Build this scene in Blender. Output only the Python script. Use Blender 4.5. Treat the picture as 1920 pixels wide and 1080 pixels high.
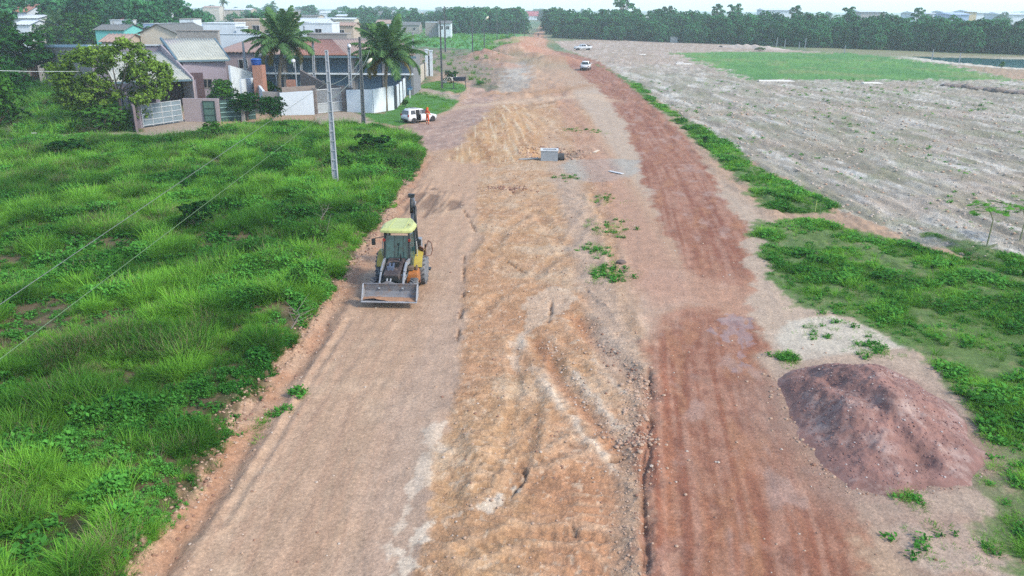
import bpy, math, random
import numpy as np
from mathutils import Vector, Matrix
for _o in list(bpy.data.objects): bpy.data.objects.remove(_o)
SC = bpy.context.scene
COL = SC.collection
R = math.radians

# ---------------------------------------------------------------- camera
CAM_H, PITCH, ROLL, FPX = 12.0, R(19.4), R(0.4), 1493.0
cam_d = bpy.data.cameras.new('camera'); cam = bpy.data.objects.new('camera', cam_d); COL.objects.link(cam)
cam_d.sensor_width = 36.0; cam_d.lens = FPX / 1920 * 36.0
cam_d.clip_start = 0.1; cam_d.clip_end = 20000
cam.matrix_world = Matrix.Translation((0, 0, CAM_H)) @ Matrix.Rotation(math.pi/2 - PITCH, 4, 'X') @ Matrix.Rotation(ROLL, 4, 'Z')
SC.camera = cam
# ---------------------------------------------------------------- sky and sun
SUN_EL, SUN_AZ = R(42), R(118)      # azimuth clockwise from +Y: behind the camera, to the right
w = bpy.data.worlds.new('World'); SC.world = w; w.use_nodes = True
nt = w.node_tree; nt.nodes.clear()
sky = nt.nodes.new('ShaderNodeTexSky'); sky.sky_type = 'NISHITA'; sky.sun_disc = False
sky.sun_elevation = SUN_EL; sky.sun_rotation = SUN_AZ; sky.air_density = 1.0; sky.dust_density = 1.0; sky.ozone_density = 0.7
bg = nt.nodes.new('ShaderNodeBackground'); bg.inputs['Strength'].default_value = 0.145
wo = nt.nodes.new('ShaderNodeOutputWorld')
nt.links.new(sky.outputs[0], bg.inputs[0]); nt.links.new(bg.outputs[0], wo.inputs[0])
sl = bpy.data.lights.new('sun', 'SUN'); sl.energy = 1.6; sl.angle = R(10); sl.color = (1.0, 0.89, 0.74)
so = bpy.data.objects.new('sun', sl); COL.objects.link(so)
sd_ = Vector((math.sin(SUN_AZ)*math.cos(SUN_EL), math.cos(SUN_AZ)*math.cos(SUN_EL), math.sin(SUN_EL)))
so.rotation_euler = sd_.to_track_quat('Z', 'Y').to_euler(); so.location = sd_*100
SC.view_settings.view_transform = 'Standard'; SC.view_settings.look = 'None'
SC.view_settings.exposure = 1.58; SC.view_settings.gamma = 1.0
SC.cycles.use_denoising = False
SC.cycles.max_bounces = 6; SC.cycles.diffuse_bounces = 2; SC.cycles.glossy_bounces = 2
SC.cycles.transmission_bounces = 4; SC.cycles.transparent_max_bounces = 6; SC.cycles.volume_bounces = 1
SC.cycles.caustics_reflective = False; SC.cycles.caustics_refractive = False

# ---------------------------------------------------------------- from photo pixels (1920x1080) to places in the world
_Rx = lambda a: np.array([[1,0,0],[0,math.cos(a),-math.sin(a)],[0,math.sin(a),math.cos(a)]])
_Rz = lambda a: np.array([[math.cos(a),-math.sin(a),0],[math.sin(a),math.cos(a),0],[0,0,1]])
_M = _Rx(math.pi/2-PITCH) @ _Rz(ROLL)
def _ray(px, py): return _M @ np.array([(px-960)/FPX, -(py-540)/FPX, -1.0])
def G(px, py, z=0.0):
    d = _ray(px, py); t = (z-CAM_H)/d[2]; return float(d[0]*t), float(d[1]*t)
def pt(px, py, Y):
    d = _ray(px, py); t = Y/d[1]; return Vector((float(d[0]*t), Y, float(CAM_H+d[2]*t)))
def lin(c): return tuple(((v/255)/12.92 if v/255 <= .04045 else ((v/255+.055)/1.055)**2.4) for v in c)

# ---------------------------------------------------------------- noise
def _hash(ix, iy, s):
    n = (ix.astype(np.int64)*374761393 + iy.astype(np.int64)*668265263 + s*1442695041) & 0x7fffffff
    n = ((n ^ (n >> 13)) * 1274126177) & 0x7fffffff
    n = ((n ^ (n >> 16)) * 69069 + 12345) & 0x7fffffff
    return ((n ^ (n >> 11)) & 0xffffff) / float(0xffffff)
def vnoise(x, y, s=0):
    x = np.asarray(x, float); y = np.asarray(y, float)
    ix = np.floor(x); iy = np.floor(y); fx = x-ix; fy = y-iy
    fx = fx*fx*(3-2*fx); fy = fy*fy*(3-2*fy)
    a = _hash(ix, iy, s); b = _hash(ix+1, iy, s); c = _hash(ix, iy+1, s); d = _hash(ix+1, iy+1, s)
    return (a*(1-fx)+b*fx)*(1-fy) + (c*(1-fx)+d*fx)*fy
def fbm(x, y, s=0, o=4, g=.5):
    t = 0; a = 1; n = 0
    for k in range(o):
        c, q = math.cos(k*1.1), math.sin(k*1.1)
        f = 2.03**k
        t = t + a*vnoise((x*c-y*q)*f+k*17.3, (x*q+y*c)*f-k*9.1, s+k*31); n += a; a *= g
    return t/n
def ss(a, b, v):
    t = np.clip((v-a)/(b-a), 0, 1); return t*t*(3-2*t)

# ---------------------------------------------------------------- objects
def tag(o, label=None, cat=None, group=None, kind=None):
    if label: o['label'] = label
    if cat: o['category'] = cat
    if group: o['group'] = group
    if kind: o['kind'] = kind
    elif cat: o['kind'] = 'thing'
    return o
def empty(name, loc, rz=0, label=None, cat=None, group=None):
    o = bpy.data.objects.new(name, None); COL.objects.link(o); o.location = loc; o.rotation_euler = (0, 0, rz)
    o.empty_display_size = .2
    return tag(o, label, cat, group)
def link(name, me, parent=None):
    o = bpy.data.objects.new(name, me); COL.objects.link(o)
    if parent is not None: o.parent = parent
    return o
def kids(o): return [c for c in bpy.data.objects if c.parent is o]
_tree_cache = {}
def copy_tree(o, parent=None):
    if o.name not in _tree_cache: _tree_cache[o.name] = kids(o)
    c = o.copy(); COL.objects.link(c); c.parent = parent
    for ch in _tree_cache[o.name]: copy_tree(ch, c)
    return c
class MB:
    def __init__(s): s.v = []; s.f = []; s.m = []
    def add(s, vs, fs, m=0):
        b = len(s.v); s.v += [tuple(p) for p in vs]; s.f += [tuple(b+i for i in f) for f in fs]; s.m += [m]*len(fs); return s
    def hexa(s, p, m=0):   # p: bottom 4 ccw, top 4 ccw
        return s.add(p, [(3,2,1,0),(4,5,6,7),(0,1,5,4),(1,2,6,5),(2,3,7,6),(3,0,4,7)], m)
    def box(s, x0, x1, y0, y1, z0, z1, m=0, T=None):
        p = [Vector(q) for q in ((x0,y0,z0),(x1,y0,z0),(x1,y1,z0),(x0,y1,z0),(x0,y0,z1),(x1,y0,z1),(x1,y1,z1),(x0,y1,z1))]
        if T is not None: p = [T @ q for q in p]
        return s.hexa(p, m)
    def bar(s, a, b, w, h=None, m=0):   # rectangular bar between two points
        a = Vector(a); b = Vector(b); h = h or w; d = (b-a).normalized()
        u = d.cross(Vector((0,0,1)));
        if u.length < .05: u = Vector((1,0,0))
        u.normalize(); v = u.cross(d).normalized(); u = u*w/2; v = v*h/2
        return s.hexa([a-u-v, a+u-v, b+u-v, b-u-v, a-u+v, a+u+v, b+u+v, b-u+v], m)
    def tube(s, pts, rad, n=8, m=0, cap=True):
        pts = [Vector(p) for p in pts]
        if not hasattr(rad, '__len__'): rad = [rad]*len(pts)
        rings = []; prev = None
        for i, p in enumerate(pts):
            d = (pts[min(i+1, len(pts)-1)] - pts[max(i-1, 0)]).normalized()
            if prev is None:
                u = d.cross(Vector((0,0,1)));
                if u.length < .1: u = Vector((1,0,0))
            else: u = prev - d*prev.dot(d)
            u.normalize(); prev = u; v = d.cross(u)
            rings.append([p + (u*math.cos(2*math.pi*k/n) + v*math.sin(2*math.pi*k/n))*rad[i] for k in range(n)])
        vs = [q for r in rings for q in r]; fs = []
        for i in range(len(pts)-1):
            for k in range(n):
                fs.append((i*n+k, i*n+(k+1)%n, (i+1)*n+(k+1)%n, (i+1)*n+k))
        if cap: fs.append(tuple(range(n-1,-1,-1))); fs.append(tuple((len(pts)-1)*n+k for k in range(n)))
        return s.add(vs, fs, m)
    def prism(s, poly, axis, a, b, m=0):   # poly of 2D points extruded along axis 0/1/2
        def P3(q, t):
            if axis == 0: return (t, q[0], q[1])
            if axis == 1: return (q[0], t, q[1])
            return (q[0], q[1], t)
        n = len(poly); vs = [P3(q, a) for q in poly] + [P3(q, b) for q in poly]
        fs = [(i, (i+1)%n, n+(i+1)%n, n+i) for i in range(n)] + [tuple(range(n-1,-1,-1)), tuple(range(n, 2*n))]
        return s.add(vs, fs, m)
    def sheet(s, q, th, m=0):   # quad with thickness (down along its normal)
        q = [Vector(p) for p in q]; nn = (q[1]-q[0]).cross(q[3]-q[0]).normalized()*th
        return s.hexa([p-nn for p in q] + q, m)
    def lathe(s, prof, c, axis='Z', n=20, m=0):   # prof: (radius, height)
        vs = []; fs = []
        for r, h in prof:
            for k in range(n):
                a = 2*math.pi*k/n; x, y = r*math.cos(a), r*math.sin(a)
                p = (x, y, h) if axis == 'Z' else ((h, x, y) if axis == 'X' else (x, h, y))
                vs.append((c[0]+p[0], c[1]+p[1], c[2]+p[2]))
        for i in range(len(prof)-1):
            for k in range(n): fs.append((i*n+k, i*n+(k+1)%n, (i+1)*n+(k+1)%n, (i+1)*n+k))
        fs.append(tuple(range(n-1,-1,-1))); fs.append(tuple((len(prof)-1)*n+k for k in range(n)))
        return s.add(vs, fs, m)
    def mesh(s, name, mats, smooth=False, bevel=0):
        me = bpy.data.meshes.new(name); me.from_pydata(s.v, [], s.f)
        for mt in (mats if isinstance(mats, (list, tuple)) else [mats]): me.materials.append(mt)
        if s.m: me.polygons.foreach_set('material_index', s.m)
        import bmesh
        bm = bmesh.new(); bm.from_mesh(me); bmesh.ops.recalc_face_normals(bm, faces=bm.faces)
        bm.to_mesh(me); bm.free()
        if smooth: me.polygons.foreach_set('use_smooth', [True]*len(me.polygons))
        me.update(); return me
    def build(s, name, mats, parent=None, smooth=False, bevel=0, seg=2):
        o = link(name, s.mesh(name, mats, smooth), parent)
        if bevel:
            md = o.modifiers.new('bevel', 'BEVEL'); md.width = bevel; md.segments = seg; md.limit_method = 'ANGLE'; md.angle_limit = R(35)
        return o

# ---------------------------------------------------------------- materials
def N(nt, t, **kw):
    n = nt.nodes.new(t)
    for k, v in kw.items():
        if k.startswith('_'): setattr(n, k[1:], v)
        else: n.inputs[k.replace('__', ' ')].default_value = v
    return n
_MATS = {}
ALB = 0.58      # photo colours are brighter than the surfaces themselves
def mat(name, rgb, rough=.8, var=.15, scale=3., bump=0., bscale=20., metal=0., dirt=None, dirt_amt=0., spec=.4, alb=ALB, coat=0.):
    """rgb: colour the thing shows in daylight (0-255)."""
    if name in _MATS: return _MATS[name]
    m = bpy.data.materials.new(name); m.use_nodes = True; nt = m.node_tree
    b = nt.nodes['Principled BSDF']; c = [v*alb for v in lin(rgb)]
    b.inputs['Roughness'].default_value = rough; b.inputs['Metallic'].default_value = metal
    b.inputs['Specular IOR Level'].default_value = spec; b.inputs['Coat Weight'].default_value = coat
    tc = N(nt, 'ShaderNodeTexCoord')
    no = N(nt, 'ShaderNodeTexNoise', Scale=scale, Detail=6.0, Roughness=.65)
    nt.links.new(tc.outputs['Object'], no.inputs['Vector'])
    mx = N(nt, 'ShaderNodeMix', _data_type='RGBA')
    mr = N(nt, 'ShaderNodeMapRange'); mr.inputs[1].default_value = .3; mr.inputs[2].default_value = .7
    nt.links.new(no.outputs[0], mr.inputs[0]); nt.links.new(mr.outputs[0], mx.inputs[0])
    mx.inputs[6].default_value = (*[v*(1-var) for v in c], 1); mx.inputs[7].default_value = (*[min(.9, v*(1+var)) for v in c], 1)
    last = mx.outputs[2]
    if dirt:
        n2 = N(nt, 'ShaderNodeTexNoise', Scale=scale*.6, Detail=8.0, Roughness=.75)
        nt.links.new(tc.outputs['Object'], n2.inputs['Vector'])
        m2 = N(nt, 'ShaderNodeMapRange'); m2.inputs[1].default_value = .62-dirt_amt*.4; m2.inputs[2].default_value = .72-dirt_amt*.2
        nt.links.new(n2.outputs[0], m2.inputs[0])
        x2 = N(nt, 'ShaderNodeMix', _data_type='RGBA'); x2.inputs[7].default_value = (*[v*alb for v in lin(dirt)], 1)
        nt.links.new(m2.outputs[0], x2.inputs[0]); nt.links.new(last, x2.inputs[6]); last = x2.outputs[2]
    nt.links.new(last, b.inputs['Base Color'])
    if bump:
        n3 = N(nt, 'ShaderNodeTexNoise', Scale=bscale, Detail=4.0)
        nt.links.new(tc.outputs['Object'], n3.inputs['Vector'])
        bp = N(nt, 'ShaderNodeBump', Strength=bump, Distance=.02)
        nt.links.new(n3.outputs[0], bp.inputs['Height']); nt.links.new(bp.outputs[0], b.inputs['Normal'])
    _MATS[name] = m; return m
def glass(name, rgb, rough=.08):
    if name in _MATS: return _MATS[name]
    m = mat(name, rgb, rough=rough, var=.55, spec=.5, coat=0); return m
def brick(name, rgb, mortar, sx=4.0, sy=12.0):
    if name in _MATS: return _MATS[name]
    m = mat(name, rgb, rough=.9); nt = m.node_tree; b = nt.nodes['Principled BSDF']
    tc = N(nt, 'ShaderNodeTexCoord'); mp = N(nt, 'ShaderNodeMapping'); mp.inputs['Rotation'].default_value = (R(90), 0, 0)
    br = N(nt, 'ShaderNodeTexBrick', Scale=2.2); br.inputs['Color1'].default_value = (*[v*ALB for v in lin(rgb)], 1)
    br.inputs['Color2'].default_value = (*[v*ALB*.75 for v in lin(rgb)], 1); br.inputs['Mortar'].default_value = (*[v*ALB for v in lin(mortar)], 1)
    br.inputs['Mortar Size'].default_value = .03
    nt.links.new(tc.outputs['Object'], mp.inputs[0]); nt.links.new(mp.outputs[0], br.inputs[0])
    nt.links.new(br.outputs[0], b.inputs['Base Color']); return m
def leafmat(name, dark, light, trans=.3, varobj=.25, inst=False):
    if name in _MATS: return _MATS[name]
    m = bpy.data.materials.new(name); m.use_nodes = True; nt = m.node_tree; nt.nodes.clear()
    out = N(nt, 'ShaderNodeOutputMaterial')
    at = N(nt, 'ShaderNodeAttribute'); at.attribute_name = 'tint'
    oi = N(nt, 'ShaderNodeObjectInfo')
    if inst:
        ai = N(nt, 'ShaderNodeAttribute'); ai.attribute_name = 'hue'; ai.attribute_type = 'INSTANCER'; src = ai.outputs['Fac']
    else: src = oi.outputs['Random']
    # factor = tint*(1-varobj) + rand*varobj
    a1 = N(nt, 'ShaderNodeMath', _operation='MULTIPLY'); a1.inputs[1].default_value = 1-varobj; nt.links.new(at.outputs['Fac'], a1.inputs[0])
    a2 = N(nt, 'ShaderNodeMath', _operation='MULTIPLY_ADD'); a2.inputs[1].default_value = varobj
    nt.links.new(src, a2.inputs[0]); nt.links.new(a1.outputs[0], a2.inputs[2])
    cr = N(nt, 'ShaderNodeValToRGB'); e = cr.color_ramp.elements
    e[0].position = .05; e[0].color = (*[v*ALB for v in lin(dark)], 1); e[1].position = .95; e[1].color = (*[v*ALB for v in lin(light)], 1)
    nt.links.new(a2.outputs[0], cr.inputs[0])
    d = N(nt, 'ShaderNodeBsdfDiffuse'); t = N(nt, 'ShaderNodeBsdfTranslucent'); mx = N(nt, 'ShaderNodeMixShader'); mx.inputs[0].default_value = trans
    nt.links.new(cr.outputs[0], d.inputs[0]); nt.links.new(cr.outputs[0], t.inputs[0])
    nt.links.new(d.outputs[0], mx.inputs[1]); nt.links.new(t.outputs[0], mx.inputs[2]); nt.links.new(mx.outputs[0], out.inputs[0])
    _MATS[name] = m; return m
def npmesh(name, V, F, mats, tint=None, smooth=False):
    V = np.asarray(V, np.float32); F = np.asarray(F, np.int32); k = F.shape[1]
    me = bpy.data.meshes.new(name); me.vertices.add(len(V)); me.vertices.foreach_set('co', V.ravel())
    me.loops.add(F.size); me.loops.foreach_set('vertex_index', F.ravel())
    me.polygons.add(len(F)); me.polygons.foreach_set('loop_start', np.arange(0, F.size, k, dtype=np.int32))
    me.polygons.foreach_set('loop_total', np.full(len(F), k, np.int32))
    for mt in (mats if isinstance(mats, (list, tuple)) else [mats]): me.materials.append(mt)
    me.update(calc_edges=True)
    if smooth: me.polygons.foreach_set('use_smooth', np.ones(len(F), bool))
    if tint is not None:
        a = me.attributes.new('tint', 'FLOAT', 'POINT'); a.data.foreach_set('value', np.asarray(tint, np.float32))
    return me
# ================================================================ GROUND
def W(pix): return np.array([G(*p) for p in pix])
def poly_sd(X, Y, P):            # signed distance, positive inside
    out = np.full(X.shape, -1e3); mg = 6.0 + .15*np.abs(P).max()*.2
    k = (X > P[:,0].min()-mg) & (X < P[:,0].max()+mg) & (Y > P[:,1].min()-mg) & (Y < P[:,1].max()+mg)
    if not k.any(): return out
    x = X[k]; y = Y[k]; d = np.full(x.shape, 1e9); ins = np.zeros(x.shape, bool); n = len(P)
    for i in range(n):
        a = P[i]; b = P[(i+1)%n]; e = b-a; L = (e@e)+1e-9
        t = np.clip(((x-a[0])*e[0]+(y-a[1])*e[1])/L, 0, 1)
        d = np.minimum(d, (x-a[0]-t*e[0])**2+(y-a[1]-t*e[1])**2)
        c = ((a[1] > y) != (b[1] > y)) & (x < (b[0]-a[0])*(y-a[1])/((b[1]-a[1])+1e-12)+a[0]); ins ^= c
    out[k] = np.sqrt(d)*np.where(ins, 1, -1); return out
def line_d(X, Y, P):             # distance to polyline and the coordinate along it (metres)
    out = np.full(X.shape, 1e3); al = np.zeros(X.shape); mg = 4.0
    k = (X > P[:,0].min()-mg) & (X < P[:,0].max()+mg) & (Y > P[:,1].min()-mg) & (Y < P[:,1].max()+mg)
    if not k.any(): return out, al
    x = X[k]; y = Y[k]; d = np.full(x.shape, 1e9); s = np.zeros(x.shape); acc = 0
    for i in range(len(P)-1):
        a = P[i]; b = P[i+1]; e = b-a; L = (e@e)+1e-9
        t = np.clip(((x-a[0])*e[0]+(y-a[1])*e[1])/L, 0, 1)
        q = np.sqrt((x-a[0]-t*e[0])**2+(y-a[1]-t*e[1])**2); u = q < d
        d = np.where(u, q, d); s = np.where(u, acc+t*math.sqrt(L), s); acc += math.sqrt(L)
    out[k] = d; al[k] = s; return out, al

FIELD_L = W([(-700,1500),(215,1130),(262,1020),(350,930),(430,800),(520,680),(590,590),(650,500),(715,410),(752,350),(800,286),(780,262),(720,243),(660,238),(560,236),(470,232),(400,246),(300,262),(180,262),(60,272),(-60,290),(-700,420)])
GRASS_R = [W(p) for p in (
  [(1425,415),(1500,408),(1560,420),(1640,440),(1740,470),(1850,490),(1990,540),(2300,700),(2300,1100),(1990,990),(1910,940),(1856,880),(1835,805),(1790,740),(1700,650),(1590,600),(1480,575),(1440,520),(1410,460)],
  [(1255,215),(1300,228),(1360,262),(1420,315),(1490,345),(1580,385),(1560,402),(1440,395),(1390,345),(1340,300),(1290,250)],
  [(1160,140),(1200,158),(1235,190),(1275,215),(1262,222),(1200,178),(1150,135),(1120,122)],
  [(1790,870),(1850,880),(1990,940),(2050,1120),(1960,1090),(1880,1010),(1810,930)],
  [(1740,440),(1800,450),(1900,480),(2000,500),(2000,560),(1880,520),(1780,470)],
)]
GREEN_PITCH = W([(1262,100),(1400,97),(1600,100),(1760,118),(1905,150),(1650,150),(1400,149),(1330,120)])
POND = W([(1690,104),(1760,106),(1990,112),(2300,122),(2300,150),(1990,132),(1880,125),(1790,117)])
LAWN = W([(690,228),(745,236),(800,222),(848,206),(862,190),(840,180),(800,172),(772,168),(752,196),(720,214),(672,212)])
LAWN2 = W([(792,158),(820,152),(870,158),(876,168),(866,174),(830,172),(784,164)])
GREEN_FAR = W([(700,60),(760,52),(960,56),(1000,72),(985,82),(960,97),(925,97),(890,93),(840,90),(760,86),(700,80)])
BACKLOT = W([(-500,290),(0,272),(180,262),(270,250),(262,190),(150,150),(0,150),(-500,190)])
PATH_L = W([(-400,330),(-100,300),(60,268),(180,250),(300,250),(400,236),(420,246),(330,262),(180,270),(60,282),(-60,298),(-400,350)])
TAN = W([(740,1110),(790,1000),(815,900),(850,760),(872,600),(870,500),(905,440),(890,395),(905,310),(870,290),(930,215),(960,196),(1060,190),(1110,210),(1120,300),(1150,350),(1165,540),(1200,620),(1220,740),(1215,1110)])
RED1 = W([(1212,1200),(1216,900),(1222,640),(1240,592),(1290,572),(1380,590),(1418,610),(1440,700),(1480,800),(1560,900),(1640,1080),(1700,1200)])
RED2 = W([(1312,548),(1284,500),(1238,420),(1202,330),(1172,230),(1135,180),(1115,160),(1060,118),(1020,104),(985,100),(1000,92),(1060,98),(1120,112),(1180,158),(1290,262),(1365,375),(1402,440),(1412,530),(1402,560),(1402,604),(1318,604),(1314,560)])
ROADFAR = W([(985,104),(960,90),(985,76),(1006,60),(1014,48),(1017,40),(1025,40),(1024,48),(1022,60),(1020,72),(1030,90),(1050,104)])
SANDF = W([(1130,118),(1060,92),(1040,78),(1150,72),(1350,82),(1500,95),(1600,101),(1780,118),(1905,150),(2300,240),(2300,800),(1990,640),(1900,500),(1740,460),(1580,400),(1440,320),(1340,260),(1220,180)])
YELLOW = W([(835,300),(900,225),(935,200),(985,200),(1010,240),(1000,290),(960,305),(880,308)])
GREYP = W([(1060,300),(1140,296),(1200,300),(1190,330),(1130,345),(1060,330)])
SLAB = W([(930,120),(990,116),(990,150),(985,172),(925,172)])
DARKP = W([(760,370),(800,345),(860,365),(868,385),(790,408),(762,400)])
WHITEP = W([(1470,600),(1560,590),(1640,615),(1700,650),(1600,665),(1500,680),(1460,640)])
WET = [W([(1345,600),(1375,592),(1405,600),(1412,630),(1400,665),(1385,700),(1372,690),(1380,650),(1350,640)]), W([(1320,620),(1345,606),(1352,640),(1330,660)]), W([(1355,690),(1390,680),(1400,694),(1360,702)])]
LIGHT_BAND = W([(1215,505),(1290,510),(1345,545),(1410,552),(1430,600),(1290,572),(1240,592),(1218,640),(1190,560)])
WHITE_STREAM = W([(735,1100),(765,1010),(800,975),(860,962),(905,948),(955,925),(985,895),(968,935),(905,958),(850,970),(812,985),(785,1020),(772,1100)])
WHITE_EDGE = W([(1000,690),(1040,695),(1075,740),(1130,790),(1200,830),(1190,845),(1120,812),(1060,770),(1010,720)])
WHITE_EDGE2 = W([(985,560),(1040,540),(1085,552),(1050,600),(985,630),(965,690),(955,650),(985,600)])
WHITE_L = W([(795,800),(835,790),(830,830),(800,900),(770,960),(730,1050),(720,1020),(765,930),(785,860)])
SIDE = W([(700,236),(745,240),(810,226),(862,200),(880,170),(870,120),(900,100),(935,110),(935,160),(920,210),(860,280),(800,284),(770,260)])
DIRTF = W([(790,92),(870,98),(930,96),(960,110),(930,170),(860,150),(800,130),(780,110)])
FRONTDRIVE = W([(590,214),(650,207),(705,226),(672,238),(600,240)])
FRONTDRIVE2 = W([(268,236),(345,226),(412,226),(380,246),(300,262),(276,258)])
WALKWAY = W([(775,164),(800,166),(862,178),(860,188),(835,184),(780,174)])
_ce = W([(1430,1200),(1415,1000),(1345,700),(1325,560),(1310,470),(1260,320),(1190,210),(1120,150),(1060,112),(1020,100)])
def lane_u(X, Y):
    i = np.argsort(_ce[:,1]); return X - np.interp(Y, _ce[i,1], _ce[i,0])
def GL(*p): return W(list(p))
RUTS = [  # polyline, half width, depth, whitening
 (GL((690,560),(1060,640)), 0, 0, 0)]
CRACKS = [GL((870,395),(890,430),(915,465),(955,492),(1000,520),(1030,545),(1036,575),(1030,600)),
          GL((1056,890),(1048,915),(1040,930)), GL((1130,870),(1180,855),(1120,868),(1090,880)),
          GL((1100,545),(1125,580)), GL((870,480),(868,560),(858,640)), GL((850,738),(890,742)),
          GL((1035,560),(1030,600),(1015,625)), GL((1060,940),(1075,1000)), GL((960,930),(985,895),(975,850))]
WRUT = [(GL((1085,600),(1120,650),(1170,700),(1218,745)), .42, .09), (GL((1010,640),(1050,720),(1110,790),(1165,850),(1205,900)), .38, .10),
        (GL((985,620),(975,690),(970,760),(965,850),(975,910)), .5, .05), (GL((640,560),(560,690),(470,830),(380,960),(270,1120)), .30, .07),
        (GL((655,600),(590,700),(500,850),(415,980)), .14, .04), (GL((850,780),(842,880),(840,1000)), .35, .06)]
BERM = GL((1213,1120),(1208,1000),(1205,900),(1215,840),(1219,745),(1215,700))
BERM_L = GL((210,1130),(250,1050),(340,940),(425,800),(515,690),(590,590),(655,500),(718,412),(755,350),(790,296))
ARCS = [GL((880,470),(915,400),(965,360),(1040,350),(1095,375)), GL((905,500),(945,430),(1000,395),(1060,392),(1120,430)), GL((930,330),(990,380),(1040,440),(1085,520)), GL((1120,345),(1110,400),(1060,470),(1000,520)),
        GL((1095,340),(1140,420),(1160,520),(1185,640)), GL((890,600),(930,560),(1000,540),(1100,560),(1180,640)), GL((900,700),(960,760),(1060,800),(1150,840)), GL((860,860),(940,880),(1040,860),(1120,810)), GL((880,1040),(980,1000),(1100,1010),(1190,1060)),
        GL((1000,215),(1030,245),(1090,275),(1150,320)), GL((1050,205),(1090,240),(1130,290)), GL((960,215),(985,250),(1010,280)), GL((1060,640),(1120,680),(1185,770)), GL((905,930),(950,840),(975,740),(970,640)), GL((935,940),(985,850),(1005,750),(1000,650))]
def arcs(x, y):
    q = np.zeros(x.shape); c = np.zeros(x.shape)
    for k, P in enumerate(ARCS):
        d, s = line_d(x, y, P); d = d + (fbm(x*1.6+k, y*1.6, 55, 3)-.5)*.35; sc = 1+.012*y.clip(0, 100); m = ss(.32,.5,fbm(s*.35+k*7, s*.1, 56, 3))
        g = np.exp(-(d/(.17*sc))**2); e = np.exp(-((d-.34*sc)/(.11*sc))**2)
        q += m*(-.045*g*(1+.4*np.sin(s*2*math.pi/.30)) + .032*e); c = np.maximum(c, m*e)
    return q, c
RIPPLES = [ # polygon, wave direction (radians), wavelength, height
  (W([(862,560),(950,570),(960,690),(900,760),(856,740)]), 0.08, .36, .075), (W([(860,790),(960,800),(960,920),(860,940),(845,870)]), -.35, .42, .075),
  (W([(1030,600),(1080,610),(1190,740),(1170,790),(1080,740)]), -.55, .38, .085), (W([(1010,690),(1060,700),(1160,840),(1080,850),(1010,770)]), -.6, .40, .07),
  (W([(1085,560),(1160,580),(1200,690),(1130,650)]), -.3, .45, .05), (W([(900,410),(1100,400),(1120,520),(1040,520),(930,470)]), .5, .6, .05), (W([(1040,900),(1160,910),(1180,1060),(1050,1060)]), .1, .5, .045),
  (W([(880,310),(1080,330),(1090,395),(890,385)]), .2, .9, .09)]
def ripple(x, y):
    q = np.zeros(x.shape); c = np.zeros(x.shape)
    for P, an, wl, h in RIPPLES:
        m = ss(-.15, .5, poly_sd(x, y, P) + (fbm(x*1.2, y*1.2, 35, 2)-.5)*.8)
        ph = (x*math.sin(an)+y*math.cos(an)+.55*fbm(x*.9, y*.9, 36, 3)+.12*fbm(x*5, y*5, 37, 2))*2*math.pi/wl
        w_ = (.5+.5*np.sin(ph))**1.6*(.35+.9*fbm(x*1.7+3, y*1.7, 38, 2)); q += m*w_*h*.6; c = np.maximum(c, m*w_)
    return q, c
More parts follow.
